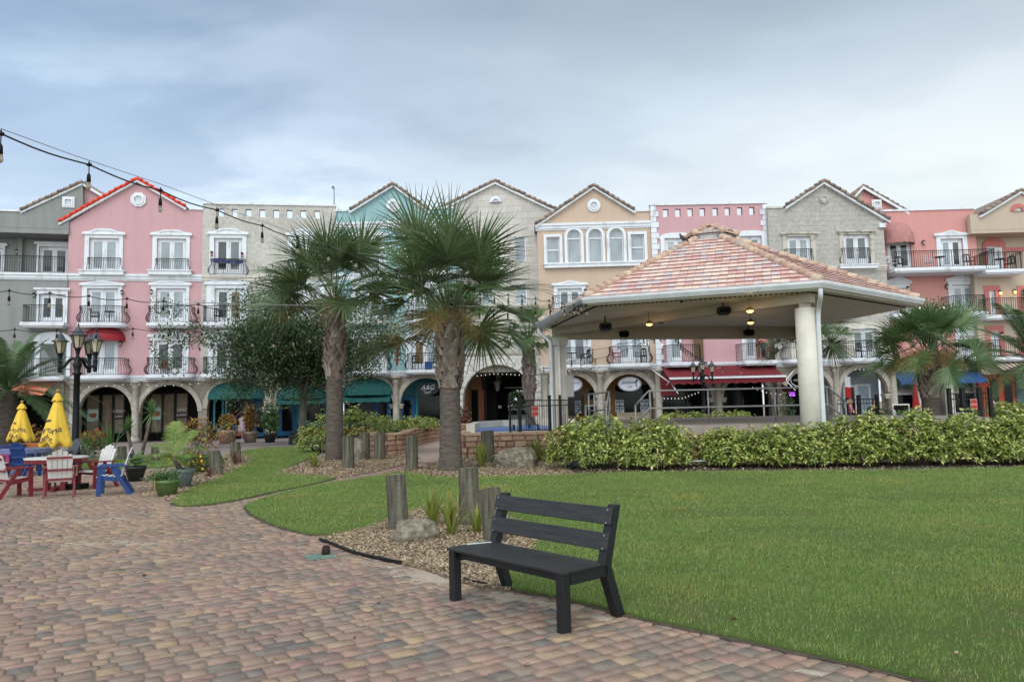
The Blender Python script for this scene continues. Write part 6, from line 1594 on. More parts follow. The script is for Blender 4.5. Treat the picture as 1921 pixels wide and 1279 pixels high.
def hedge_bush(label, pos, rad, seed, nros=520, lsize=0.13, group=None, mat=None, name='hedge_shrub', rz=0):
    rg = np.random.default_rng(seed); root = thing(name, label, 'shrub', pos, rz, group)
    d = unit(rg, nros); d[:, 2] = np.abs(d[:, 2]) * 1.1 - .35; d /= np.linalg.norm(d, axis=1)[:, None]
    rr = np.array(rad); lump = 1 + .22 * np.sin(d[:, 0] * 5 + seed) * np.cos(d[:, 1] * 4 + seed * .7) + rg.normal(0, .07, nros)
    C = d * rr * (lump * rg.uniform(.72, 1.0, nros))[:, None]; C[:, 2] += rad[2] * 0.52
    k_ = rg.random(nros) < .035; C[k_, 2] += rg.uniform(.06, .22, nros)[k_] * (C[k_, 2] > rad[2] * .9); C = C[C[:, 2] > .13]; d = d[:len(C)]; nr = len(C)
    ax_ = C - [0, 0, rad[2] * .3]; ax_ /= np.linalg.norm(ax_, axis=1)[:, None]; ax_ = ax_ + [0, 0, .75] + rg.normal(0, .25, (nr, 3)); ax_ /= np.linalg.norm(ax_, axis=1)[:, None]
    m = 8; t1 = np.cross(ax_, rg.normal(0, 1, (nr, 3))); t1 /= np.linalg.norm(t1, axis=1)[:, None]; t2 = np.cross(ax_, t1)
    P = []; D = []; Ls = []
    for j in range(m):
        a = 2 * PI * j / m + rg.normal(0, .2, nr); up = rg.uniform(-.25, .65, nr)
        D.append(t1 * np.cos(a)[:, None] + t2 * np.sin(a)[:, None] + ax_ * up[:, None]); P.append(C + rg.normal(0, .012, (nr, 3))); Ls.append(lsize * rg.uniform(.65, 1.15, nr))
    P = np.concatenate(P); D = np.concatenate(D); Ls = np.concatenate(Ls)
    leaves('foliage', P, D, Ls, Ls * .19, mat or HEDGELEAF, root, rg, .2)
    b = MB()
    for i in range(26):
        e = C[rg.integers(nr)]; f = Vector((e[0] * .25 + rg.normal(0, .05), e[1] * .25, -.02)); b.tube([f, f.lerp(Vector(e), .5) + Vector((0, 0, .08)), Vector(e)], [.016, .012, .006], 5)
    b.build('stems', TWIG, root)
    return root

def blades(V, F, base, rg, n, Lr, w, spread, droop, el0=.3):
    """strap leaves radiating from a base point"""
    K = 6
    for i in range(n):
        az = rg.random() * 2 * PI; el = rg.uniform(el0, 1.5) if spread is None else PI / 2 - abs(rg.normal(0, spread)); L_ = rg.uniform(*Lr); dr = rg.uniform(.4, 1.2) * droop
        o = len(V); ca, sa = math.cos(az), math.sin(az); tw = rg.normal(0, .3); b0 = np.array(base) + rg.normal(0, .02, 3) * [1, 1, 0]
        for k in range(K + 1):
            s = k / K; x = L_ * s * math.cos(el); z = L_ * s * math.sin(el) - dr * L_ * s ** 2.3; ww = w * (0.7 + .6 * s if s < .5 else 1.0) * (1 - s ** 3) + .001
            p = b0 + [ca * x, sa * x, z]; sd_ = np.array([-sa, ca, tw * .4]) * ww
            V.append(p - sd_); V.append(p + sd_)
        for k in range(K): F.append((o + 2 * k, o + 2 * k + 1, o + 2 * k + 3, o + 2 * k + 2))
def tuft(label, pos, n, Lr, w, spread, droop, mat, seed, name='strappy_plant', cat='plant', group=None):
    rg = np.random.default_rng(seed); V = []; F = []; blades(V, F, (0, 0, 0.0), rg, n, Lr, w, spread, droop)
    o = np_mesh(name, np.array(V), np.array(F), mat); o.location = pos
    return tag(o, label, cat, group)
def pinnate(V, F, base, rg, az, el, L_, nl, ll, w, droop, ldroop=.3, vang=.5):
    """feather leaf: arching rachis with leaflets on both sides"""
    ca, sa = math.cos(az), math.sin(az); base = np.array(base)
    def pt(s): x = L_ * s * math.cos(el); z = L_ * s * math.sin(el) - droop * L_ * s ** 2; return base + [ca * x, sa * x, z]
    o = len(V)
    for k in range(13):
        s = k / 12; p = pt(s); r_ = .018 * (1.1 - s) * L_ / 1.5; V.append(p + [-sa * r_, ca * r_, 0]); V.append(p - [-sa * r_, ca * r_, 0])
    for k in range(12): F.append((o + 2 * k, o + 2 * k + 1, o + 2 * k + 3, o + 2 * k + 2))
    for i in range(nl):
        s = .14 + .86 * (i + .5) / nl; p = pt(s); tg = pt(min(1, s + .02)) - pt(s - .02); tg /= np.linalg.norm(tg)
        l_ = ll * (math.sin(PI * min(.97, .12 + s * .86)) ** .6) * rg.uniform(.88, 1.08)
        for sg in (-1, 1):
            sd_ = np.array([-sa, ca, 0]) * sg; up = np.cross(tg, sd_) * sg; d = tg * .62 + sd_ * .8 + up * vang * rg.uniform(.5, 1.2); d /= np.linalg.norm(d)
            wd_ = np.cross(d, up); wd_ = wd_ / (np.linalg.norm(wd_) + 1e-9) * w; o = len(V)
            for k, q in enumerate((0, .35, .7, 1)):
                c = p + d * l_ * q - np.array([0, 0, ldroop * l_ * q * q]); ww = (0.7, 1, .7, .06)[k]; V.append(c - wd_ * ww); V.append(c + wd_ * ww)
            for k in range(3): F.append((o + 2 * k, o + 2 * k + 1, o + 2 * k + 3, o + 2 * k + 2))

# tall palms
pL, pR = gp(628, 862), gp(846, 882)
palm('tall sabal palm left of the teal house centre, farther of the two tall palms', pL, 5.25, 0.285, 3, nf=34, pet=1.5, Rf=1.75, boots=.53)
palm('tallest-looking sabal palm in the middle, nearer of the two tall palms', pR, 4.05, 0.285, 8, nf=38, pet=1.5, Rf=1.62, boots=.56, rbase=1.25, flowers=10)
def P_at(x, Y, z=0): p = at(x, 760, Y); return (p.x, Y, z)
palm('short sabal palm with a slim crossed trunk in front of the big arched passage', P_at(994, 34), 4.5, 0.21, 21, nf=26, pet=.75, Rf=.85, boots=.45, leaf=PALMLEAF2, flowers=0)
palm('sabal palm mostly hidden behind the nearest tall palm trunk', P_at(850, 29), 4.6, 0.2, 22, nf=26, pet=.85, Rf=1.0, boots=.5, leaf=PALMLEAF2, flowers=6, lean=(.35, 0), elmin=-15)
palm('sabal palm whose crown shows on both sides of the thick pavilion column', P_at(1519, 31.5), 3.9, 0.22, 23, nf=30, pet=1.1, Rf=1.25, boots=.1, leaf=PALMLEAF, flowers=0)
palm('broad sabal palm with tan flower stalks right of the pavilion', P_at(1746, 29.5), 3.1, 0.33, 24, nf=36, pet=1.2, Rf=1.25, boots=.55, leaf=PALMLEAF2, flowers=34, elmin=-6, droop=.35)

def date_palm(label, pos, h, seed, n=34, L_=2.6, aim=None):
    rg = np.random.default_rng(seed); root = thing('date_palm', label, 'palm tree', pos); b = MB()
    b.tube([(0, 0, -.1), (0, 0, h * .5), (0, 0, h)], [.36, .30, .34], 14); b.build('trunk', TRUNKP, root); V = []; F = []
    for i in range(n):
        f = i / (n - 1); pinnate(V, F, (0, 0, h), rg, i * 2.4 + rg.normal(0, .2), R(-8 + 80 * f) + rg.normal(0, .06), L_ * rg.uniform(.85, 1.1), 58, .46, .014, .55 * (1.1 - .6 * f), .35, .35)
    np_mesh('crown', np.array(V), np.array(F), DATELEAF, root)
date_palm('feathery date palm at the left edge beside the lamp post', P_at(14, 28), 2.7, 31, 46, 3.3)
date_palm('feathery date palm reaching in from the right edge', P_at(1950, 28.5), 2.9, 32, 44, 4.0)

pO = gp(566, 834)
oak('dense dark live oak in front of the cream house', pO, 2.7, (-0.35, 0, 4.85), (5.2, 4.0, 2.85), 5, 520, 135, .165, .2, sig=.36)
oak('thin-leaved small tree behind the broad right palm', P_at(1765, 33), 3.2, (-0.6, 0, 4.9), (1.3, 1.1, .9), 6, 60, 70, .11, .17)
# long variegated hedge in front of the stage
HX = [(2.15, 20.35, 1.2, .95, 1.12), (3.75, 19.75, .98, .9, 1.06), (5.62, 19.75, .80, .68, .92), (6.75, 19.45, .85, .72, .95), (7.75, 19.3, .85, .72, .96), (8.95, 19.15, .9, .75, 1.02), (10.1, 19.05, .9, .75, 1.10), (11.3, 18.95, .9, .75, 1.05), (12.5, 18.9, .9, .75, 1.08), (13.7, 18.85, .9, .75, 1.12), (14.9, 18.8, .9, .75, 1.1)]
HN = ['leftmost and largest yellow-green hedge shrub, beside the rock', 'second hedge shrub from the left, just before the gap in the hedge', 'sparse low hedge shrub just right of the gap in the hedge', 'hedge shrub under the left part of the stage railing', 'hedge shrub under the middle of the stage railing', 'hedge shrub just left of the foot of the thick pavilion column', 'taller hedge shrub just right of the foot of the thick pavilion column', 'hedge shrub in front of the two seated diners', 'hedge shrub below the broad right palm', 'hedge shrub in front of the black gate at the right', 'hedge shrub at the right edge of the photo']
for i, ((x, y, rx, ry, rz_), lb) in enumerate(zip(HX, HN)):
    hedge_bush(lb, (x, y, 0.0), (rx, ry, rz_ * (.70 if 5 < x < 8.3 else .76 if x < 5 else .80)), 100 + i, nros=int(900 * rx), lsize=.135, group='hedge shrubs in front of the stage')
hb = [(600, 846, 31, .9, .9, 'rounded yellow-green shrub left of the farther tall palm'), (668, 842, 30.5, 1.25, 1.15, 'broad yellow-green shrub right of the farther tall palm'), (712, 842, 31.5, .7, .95, 'yellow-green shrub touching the curved planter wall')]
for i, (x, y, Y, rx, rz_, lb) in enumerate(hb): hedge_bush(lb, P_at(x, Y), (rx, .9, rz_), 130 + i, nros=int(520 * rx), group='shrubs by the curved planter')
for i, (x, Y, lb) in enumerate(((745, 33, 'low yellow-green shrub in the curved planter, left end'), (772, 35, 'low yellow-green shrub in the curved planter, left of the middle'), (800, 37, 'low yellow-green shrub in the curved planter, touching the nearest tall palm trunk'))):
    hedge_bush(lb, P_at(x, Y, .62), (.75, .6, .42), 140 + i, 260, .12, 'shrubs by the curved planter')
for i, (x, Y, z, lb) in enumerate(((1120, 39, .6, 'low planter shrub below the left oval shop sign'), (1262, 36.5, .6, 'low planter shrub behind the left end of the stage railing'), (1300, 37, .6, 'low planter shrub left of the small lamp post'), (1345, 37.5, .6, 'low planter shrub right of the small lamp post'), (1382, 38, .6, 'low planter shrub under the right part of the burgundy awning'), (1885, 33.8, .75, 'yellow shrub on the low wall under the orange shop'), (1912, 33.4, .75, 'yellow shrub on the low wall at the right edge'))):
    hedge_bush(lb, P_at(x, Y, z), (.72, .55, .42), 150 + i, 230, .12, 'planter shrubs before the arcade')
b = MB(); b.flat_poly([(5, 36.2), (13.5, 35.6), (13.5, 40.5), (5, 40.5)], -.02, .72); struct(b.build('planter_bed', mulch_d))
# strappy plants
tuft('tall yellow-green strappy plant behind the near rock', gp(812, 985, .01), 64, (.35, .66), .016, .36, .12, SPIKELEAF, 1, group='strappy plants in the near bed')
tuft('yellow-green strappy plant between two near wooden posts', gp(845, 1003, .01), 52, (.35, .7), .016, .32, .12, SPIKELEAF, 2, group='strappy plants in the near bed')
tuft('greener strappy plant just left of the bench back', gp(893, 998, .01), 46, (.25, .55), .015, .55, .3, SPIKELEAF, 3, group='strappy plants in the near bed')
tuft('strappy green plant beside the nearest tall palm trunk', gp(902, 876, .01), 90, (.45, .9), .028, .42, .2, SPIKELEAF, 4)
tuft('large strappy green plant right of the lichened rock', gp(1008, 864, .01), 130, (.6, 1.1), .03, .62, .35, SPIKELEAF, 5)
tuft('small strappy plant at the foot of the farther tall palm', gp(590, 876, .01), 70, (.3, .7), .018, .6, .35, SPIKELEAF, 6)
tuft('dark red spiky plant beside the shorter left wooden post', gp(441, 871, .01), 30, (.4, .75), .018, .75, .3, REDLEAF, 7)
tuft('low reddish spiky plant at the tip of the left lawn', gp(392, 894, .01), 26, (.25, .5), .014, .8, .35, REDLEAF, 8)
tuft('tall reedy grass beside the lamp post', gp(205, 868), 22, (1.2, 2.0), .022, .22, .12, GREENLEAF, 9)
def yucca(label, pos, heads, seed):
    rg = np.random.default_rng(seed); root = thing('yucca', label, 'plant', pos); V = []; F = []; b = MB()
    for (x, y, z) in heads: blades(V, F, (x, y, z), rg, 75, (.4, .72), .02, .95, .25); b.tube([(x * .2, y * .2, -.02), (x * .7, y, z * .6), (x, y, z)], [.07, .06, .05], 8)
    b.build('stem', TWIG, root); np_mesh('leaves', np.array(V), np.array(F), GREENLEAF, root)
yucca('green yucca with two spiky heads in front of the arcade', gp(256, 868), [(-.35, 0, 1.15), (.45, .1, 1.75)], 12)
def potm(name, c): return M(name, c, tuple(x * .7 for x in c), 3, .45)
def pot(parent, r0, r1, h, mat, z=0):
    b = MB(); b.lathe([(r0, z), (r1 * .93, z + h * .72), (r1 * .95, z + h * .75), (r1, z + h * .77), (r1, z + h), (r1 * .9, z + h), (r1 * .88, z + h * .92), (.01, z + h * .9)], 24); b.build('pot', mat, parent)
g1 = gp(313, 929)
o = thing('potted_plant', 'leafy low plant in a bright green pot', 'potted plant', g1); o.scale = (.72,) * 3; pot(o, .24, .36, .46, potm('green_glazed_pot', (.09, .15, .045)))
rg = np.random.default_rng(55); n = 420; P = np.stack([rg.normal(-.12, .2, n), rg.normal(0, .17, n), .45 + np.abs(rg.normal(0, .12, n))], 1); leaves('foliage', P, unit(rg, n) + [0, 0, .4], rg.uniform(.08, .15, n), rg.uniform(.02, .035, n), GREENLEAF, o, rg)
V = []; F = []; blades(V, F, (-.3, -.1, .42), rg, 22, (.35, .6), .012, 1.35, .9); np_mesh('dry_leaves', np.array(V), np.array(F), DRYLEAF, o)
g2 = gp(342, 914)
o = thing('potted_palm', 'young feather palm in a tall grey pot', 'potted plant', g2); o.scale = (.78,) * 3; pot(o, .22, .33, .55, potm('grey_plastic_pot', (.16, .18, .19)))
rg = np.random.default_rng(57); V = []; F = []
for (az, el, L_, dr) in ((R(60), 1.15, 2.0, .35), (R(150), .95, 2.2, .55), (R(200), .6, 2.1, .55), (R(20), .9, 1.9, .6), (R(110), 1.3, 1.9, .2), (R(-30), .75, 1.3, .5), (R(250), .8, 1.4, .5)): pinnate(V, F, (-.25, 0, .75), rg, az, el, L_ * .82, 26, .5, .016, dr, .35, .15)
np_mesh('fronds', np.array(V), np.array(F), COCOLEAF, o); b = MB(); b.tube([(0, 0, .45), (-.15, 0, .65), (-.25, 0, .85)], [.09, .075, .05], 8); b.build('stem', TRUNKP, o)
n = 70; P = np.stack([rg.normal(.45, .35, n), rg.normal(0, .15, n), rg.uniform(.6, 1.9, n)], 1); leaves('vine_leaves', P, unit(rg, n), rg.uniform(.06, .1, n), rg.uniform(.02, .04, n), GREENLEAF, o, rg)
g3 = gp(254, 902)
o = thing('potted_plant', 'bushy green plant in a wide black pot', 'potted plant', g3); o.scale = (.62,) * 3; pot(o, .26, .42, .62, potm('black_glazed_pot', (.02, .022, .025)))
V = []; F = []; rg = np.random.default_rng(58)
for i in range(16): pinnate(V, F, (0, 0, .6), rg, rg.random() * 6.28, rg.uniform(.5, 1.4), rg.uniform(.8, 1.3), 22, .22, .012, .5, .3, .3)
np_mesh('fronds', np.array(V), np.array(F), GREENLEAF, o)
# bare arching branch with few leaves
rg = np.random.default_rng(60); o = thing('straggly_shrub', 'leaning straggly shrub with a long bare branch behind the grey pot', 'shrub', gp(352, 888)); b = MB(); b.tube([(0, 0, 0), (.35, 0, .7), (1.0, 0, 1.25), (1.55, 0, 1.75)], [.025, .02, .013, .006], 6); b.tube([(0, 0, 0), (.2, .1, .8), (.55, .1, 1.5)], [.02, .014, .006], 6); b.tube([(.1, 0, .2), (.5, -.1, 1.0), (.8, -.1, 1.3)], [.018, .012, .006], 6); b.build('branches', TWIG, o)
n = 260; t = rg.random(n); P = np.stack([.15 + 1.2 * t + rg.normal(0, .14, n), rg.normal(0, .14, n), .35 + 1.1 * t + rg.normal(0, .2, n)], 1); leaves('foliage', P, unit(rg, n), rg.uniform(.06, .11, n), rg.uniform(.018, .035, n), CROTON, o, rg)
def bushy(label, pos, rad, n, mat, seed, name='leafy_shrub', ls=.12, potmat=None, ph=.45, group=None, cat='shrub'):
    rg = np.random.default_rng(seed); o = thing(name, label, cat, pos, 0, group); z0 = ph if potmat else 0
    if potmat: pot(o, ph * .5, ph * .72, ph, potmat)
    C = unit(rg, n) * (rg.random(n) ** .4)[:, None] * np.array(rad) + [0, 0, z0 + rad[2] * .85]
    leaves('foliage', C, unit(rg, n) + [0, 0, .5], rg.uniform(.7, 1.3, n) * ls, rg.uniform(.8, 1.2, n) * ls * .2, mat, o, rg)
    b = MB()
    for i in range(8): e = C[rg.integers(n)]; b.tube([(0, 0, z0 - .03), (e[0] * .4, e[1] * .4, z0 + (e[2] - z0) * .6), tuple(e)], [.02, .014, .006], 5)
    b.build('stems', TWIG, o); return o
TERR = potm('clay_pot', (.30, .22, .17))
bushy('red and yellow croton in a clay pot before the blue shop', P_at(427, 41.5), (.5, .5, .45), 380, CROTON, 70, 'potted_croton', .2, TERR, .75, cat='potted plant')
bushy('tall orange croton in front of the dress shop window', P_at(470, 42.5), (.42, .42, .85), 420, CROTON, 71, 'potted_croton', .24, TERR, .6, cat='potted plant')
bushy('broad-leaved green plant in a black pot beside the blue shop column', P_at(507, 42), (.45, .45, .75), 160, GREENLEAF, 72, 'potted_plant', .42, potm('black_pot', (.02, .02, .02)), .5, cat='potted plant')
bushy('dark red croton under the pink arcade', P_at(180, 38), (.8, .6, .55), 420, CROTON, 73, 'croton', .2)
bushy('brown and red croton clump at the corner of the pink arcade', P_at(372, 37), (1.0, .6, .8), 620, CROTON, 74, 'croton', .18)
bushy('red-leaved shrub left of the lamp post under the date palm', P_at(60, 33), (1.6, .8, .7), 520, CROTON, 75, 'croton', .2)
bushy('low green shrub with yellow flowers beside the left wooden posts', gp(375, 886), (.75, .6, .32), 900, GREENLEAF, 76, 'flowering_shrub', .11)
rg = np.random.default_rng(77); c = gp(375, 886); n = 60; P = np.array(c) + np.stack([rg.normal(0, .4, n), rg.normal(-.25, .25, n), .3 + rg.normal(0, .13, n)], 1); fo = leaves('blossoms', P, unit(rg, n) + [0, -.5, .5], np.full(n, .09), np.full(n, .045), FLOWERY, None, rg); fo.parent = [x for x in bpy.data.objects if x.name.startswith('flowering_shrub')][0]; fo.matrix_parent_inverse = Matrix.Translation(-Vector(c))
bushy('dark green shrub behind the lamp post foot', P_at(165, 31), (.9, .6, .5), 420, GREENLEAF, 78, 'leafy_shrub', .16)
bushy('dark-leaved ti plant beside the nearest palm, before the passage', P_at(868, 42), (.35, .35, .9), 150, REDLEAF, 79, 'ti_plant', .35)
bushy('small red croton in front of the turquoise shop', P_at(800, 43), (.4, .4, .5), 160, CROTON, 80, 'croton', .25)
bushy('dark green potted fern beside the outdoor bar', P_at(1700, 38), (.8, .6, .6), 520, GREENLEAF, 81, 'fern', .2)
bushy('dark green tall shrub at the corner of the burgundy awning shop', P_at(1475, 41), (.45, .45, 1.2), 520, OAKLEAF, 82, 'leafy_shrub', .16)
bushy('dark rounded shrub beside the grey stone pier', P_at(1660, 40.5), (.55, .5, .75), 520, OAKLEAF, 83, 'leafy_shrub', .14)
# ------------------------------------------------------------------ bench
WOODK = M('black_stained_plank', (0.026, 0.024, 0.023), (0.010, 0.0095, 0.009), 3, 0.55, 0.5, 30, stretch=(1, 14, 14), dist=0.006, spec=0.5)
FRAMEK = M('blue_black_painted_frame', (0.010, 0.012, 0.014), (0.006, 0.007, 0.008), 4, 0.5, 0.15, 60)
fl, fr_, rr_ = gp(852, 1124), gp(1062, 1186), gp(1153, 1160)
bx = (fr_ - fl).normalized(); Lb = (fr_ - fl).length + .05; rzb = math.atan2(bx.y, bx.x)
bench = thing('park_bench', 'black wooden slat-back bench at the edge of the brick plaza', 'bench', (fl + fr_) / 2, rzb)
hl = Lb / 2; dp = 0.50; sh = 0.455
b = MB(); b.box(-hl - .01, hl + .01, -.05, dp - .07, sh - .022, sh); b.build('seat', WOODK, bench, bevel=.004)
def lean(z): return dp - .05 + max(0, z - .40) * .27
for sx in (-1, 1):
    x = sx * (hl - .045)
    b = MB(); b.box(x - .04, x + .04, -.04, .04, -.01, sh - .024); b.build('leg', FRAMEK, bench, bevel=.005)
    b = MB(); b.plate([[(dp + .08, -.01), (dp + .165, -.01), (dp + .015, .42), (lean(.885) + .07, .885), (lean(.885) - .0, .885), (dp - .075, .42), (dp - .06, .36)]], x - .04, x + .04)
    b.v = [(v[1], v[0], v[2]) for v in b.v]; b.build('leg', FRAMEK, bench, bevel=.005)
    b = MB(); b.box(x - .04, x + .04, .047, dp - .03, sh - .115, sh - .025); b.build('side_rail', FRAMEK, bench, bevel=.004)
b = MB(); b.box(-hl + .08, hl - .08, .01, .035, sh - .09, sh - .024); b.build('apron', FRAMEK, bench)
for zc in (.602, .798):
    b = MB(); p0, p1 = Vector((-hl, lean(zc - .07) - .015, zc - .066)), Vector((-hl, lean(zc + .07) - .015, zc + .066)); q = Vector((0, -.024, .007))
    vs = [p0, p1, p1 + q, p0 + q]; vs2 = [v + Vector((2 * hl, 0, 0)) for v in vs]; b.add(vs + vs2, [(0, 1, 2, 3), (7, 6, 5, 4), (0, 4, 5, 1), (1, 5, 6, 2), (2, 6, 7, 3), (3, 7, 4, 0)])
    s = b.build('back_slat', WOODK, bench, bevel=.005); k = MB()
    for sx in (-1, 1):
        for dz in (-.05, .05): c = Vector((sx * (hl - .04), lean(zc + dz) - .043, zc + dz)); k.ball(tuple(c), .009, 0, 8, 4)
    k.build('bolts', STEEL, s)
b = MB(); b.plate([[(-.12, 0), (.12, .004), (.12, .02), (-.12, .017)]], 0, .006); b.v = [(v[0], v[2], v[1]) for v in b.v]
o = b.build('paper_strip', PAPER); o.matrix_world = bench.matrix_world; o.location = (fl + fr_) / 2 + Vector((0, 0, sh + .001)); o.rotation_euler = (0, 0, rzb + 1.2)
o.location += Vector((math.cos(rzb), math.sin(rzb), 0)) * (-hl + .06) + Vector((-math.sin(rzb), math.cos(rzb), 0)) * .27; tag(o, 'thin white strip of paper lying on the left end of the bench seat', 'paper')

# ------------------------------------------------------------------ wooden posts
POSTM = M('weathered_grey_post', (0.165, 0.150, 0.112), (0.050, 0.046, 0.034), 7, 0.95, 0.9, 24, stretch=(3, 3, .22), dist=.02)
POSTT = M('mossy_post_top', (0.26, 0.28, 0.22), (0.12, 0.14, 0.10), 6, 0.95, 0.6, 40)
def post(pos, h, r, label, tilt=(0, 0), top=0.0, seed=0, group=None):
    rd = random.Random(seed); o = thing('wooden_post', label, 'post', pos, 0, group); b = MB(); n = 26; vs = []; fs = []; K = 7
    off = [rd.uniform(-.03, .03) for _ in range(n)]
    for k in range(K + 1):
        t = k / K; z = -.05 + (h + .05) * t
        for j in range(n):
            a = 2 * PI * j / n; q = r * (1 + off[j] + rd.uniform(-.008, .008)) * (1.03 - .06 * t)
            zz_ = z + (top * math.cos(a + 1) * r if k == K else 0)
            vs.append((q * math.cos(a) + tilt[0] * t * h, q * math.sin(a) + tilt[1] * t * h, zz_))
    for k in range(K):
        for j in range(n): fs.append((k * n + j, k * n + (j + 1) % n, (k + 1) * n + (j + 1) % n, (k + 1) * n + j))
    b.add(vs, fs, 0, True); b.build('shaft', POSTM, o)
    c = MB(); ring = [vs[K * n + j] for j in range(n)]; ctr = tuple(sum(v[i] for v in ring) / n + (.008 if i == 2 else 0) for i in range(3)); c.add(ring + [ctr], [(j, (j + 1) % n, n) for j in range(n)]); c.build('top', POSTT, o)
def post_px(x, yb, xt, yt, w, label, seed, Y=None, group=None, top=.1):
    p = gp(x, yb) if Y is None else Vector(P_at(x, Y)); q = at(xt, yt, p.y); r = w / FPX * p.y / 2
    post(p, q.z, r, label, ((q.x - p.x) / max(.1, q.z), 0), top, seed, group)
post_px(748, 993, 742, 890, 37, 'leaning grey wooden post left of the near rock', 1)
post_px(881, 985, 878, 877, 37, 'tallest near wooden post, behind the strappy plants', 2)
post_px(930, 1014, 917, 917, 42, 'near wooden post with a mossy green slanted top, right behind the bench back', 3, top=.25)
for i, (x, yb, xt, yt, w, lb) in enumerate(((773, 881, 772, 817, 22, 'wooden post left of the nearest tall palm, at the path corner'), (653, 878, 653, 818, 22, 'wooden post right beside the farther tall palm'), (684, 862, 684, 812, 19, 'left wooden post before the curved planter wall'), (713, 862, 712, 812, 20, 'right wooden post before the curved planter wall'), (916, 868, 914, 808, 24, 'grey wooden post right of the nearest tall palm, before the block wall'),
        (409, 890, 401, 845, 21, 'leaning wooden post by the reddish plants on the left lawn'), (444, 868, 441, 829, 19, 'wooden post with a dark crack behind the red spiky plant'), (153, 869, 152, 842, 14, 'pale wooden post just right of the lamp post'), (229, 862, 229, 837, 15, 'far wooden post behind the white-backed chair'), (292, 864, 291, 838, 14, 'far wooden post behind the potted palm'), (353, 866, 353, 841, 18, 'far wooden post behind the straggly shrub'))):
    post_px(x, yb, xt, yt, w, lb, 20 + i)

# ------------------------------------------------------------------ rocks
ROCKM, bs = newmat('lichened_boulder'); sv(bs, 0.95, 0, .15)
nz = noise(objco(), 9, 8, .7); L(ramp(nz, [(.34, (.075, .064, .048)), (.5, (.20, .172, .128)), (.66, (.33, .295, .23))], 'LINEAR'), bs.inputs['Base Color']); bump_in(bs, noise(objco(), 30, 8, .75), .8, .02)
def rock(pos, s, label, seed, rz=0):
    from mathutils import noise as mn
    bm = bmesh.new(); bmesh.ops.create_icosphere(bm, subdivisions=5, radius=1); mn.seed_set(seed)
    for v in bm.verts:
        p = v.co.copy(); n_ = mn.fractal(p * .9 + Vector((seed * 3.1, 0, 0)), .9, 2.1, 5); r_ = mn.ridged_multi_fractal(p * 1.1 + Vector((0, seed, 0)), 1.0, 2.0, 3, .8, 2.0)
        v.co = p * (1 + .30 * n_ + .06 * (r_ - 1)); v.co.z = max(v.co.z, -.45)
        v.co = Vector((v.co.x * s[0], v.co.y * s[1], (v.co.z + .35) * s[2]))
    me = bpy.data.meshes.new('rock'); bm.to_mesh(me); bm.free(); me.materials.append(ROCKM); me.polygons.foreach_set('use_smooth', [True] * len(me.polygons))
    o = bpy.data.objects.new('rock', me); col.objects.link(o); o.location = pos; o.rotation_euler = (0, 0, rz); tag(o, label, 'rock')
rock(gp(780, 1013), (.29, .22, .21), 'smooth grey boulder in the near mulch bed left of the bench', 3, .3)
rock(gp(968, 876), (.62, .4, .47), 'lichened brown boulder before the block wall, right of the nearest palm', 7, .1)
rock(gp(668, 863), (.3, .3, .55), 'small grey boulder between wooden posts by the yellow-green shrub', 5)

# drain grate, pipe stub, edging hose, spotlights
g = gp(600, 1044); o = thing('drain_grate', 'square green plastic drain grate set in the paving', 'drain', (g.x, g.y, .0), R(28)); b = MB(); s = .15
for i in range(9): t = -s + 2 * s * i / 8; b.box(t - .006, t + .006, -s, s, .002, .014); b.box(-s, s, t - .006, t + .006, .002, .0135)
b.build('grid', M('pale_green_plastic', (.20, .29, .24), (.12, .19, .15), 8, .6), o); b = MB(); b.box(-s, s, -s, s, -.01, .001); b.build('sump', DARKIN, o)
g = gp(611, 1041); b = MB(); b.lathe([(.052, 0), (.050, .05), (.044, .095), (.036, .095), (.036, .02)], 10); o = b.build('pipe_stub', M('dark_rust', (.045, .024, .016), (.02, .012, .01), 14, .95, .8, 30)); o.location = (g.x, g.y, .012); o.rotation_euler = (.08, .1, 0); tag(o, 'short rusty pipe stub standing on the green drain grate', 'pipe')
b = MB(); pts = [gp(x, y, .025) for x, y in ((600, 1011), (625, 1019), (650, 1031), (690, 1042), (735, 1051), (752, 1054))]; b.tube(smooth_line(pts, 2), .018, 8); o = b.build('edging_hose', RUBBER); tag(o, 'black rubber edging hose curving along the near mulch bed', 'hose')
b = MB(); pts = [gp(x, y, .02) for x, y in ((870, 1085), (885, 1090), (912, 1094))]; b.tube(smooth_line(pts, 2), .014, 8); o = b.build('edging_hose', RUBBER); tag(o, 'short loose end of black hose under the bench', 'hose')
b = MB(); pts = [Vector((3.4, 19.75, .17)), Vector((5.0, 19.6, .18)), Vector((7, 19.4, .2)), Vector((10, 19.2, .22)), Vector((16, 19.0, .22))]; b.tube(smooth_line(pts, 1), .022, 8); o = b.build('conduit_pipe', GUT); tag(o, 'thin white pipe running low along the foot of the hedge', 'pipe')
def spot(pos, label, rz=0):
    o = thing('garden_spotlight', label, 'spotlight', pos, rz); b = MB(); b.tube([(0, 0, -.05), (0, 0, .16)], .014, 6); b.build('stake', RUBBER, o); b = MB(); b.X = T4(0, 0, .22, 0, R(-30)); b.box(-.06, .06, -.09, .09, -.07, .07); b.box(-.07, .07, -.10, -.08, -.08, .08); b.build('head', RUBBER, o, bevel=.008)
spot(gp(832, 880), 'small black spotlight left of the nearest tall palm foot'); spot(gp(1077, 889), 'small black spotlight in the mulch before the first hedge shrub', .5)
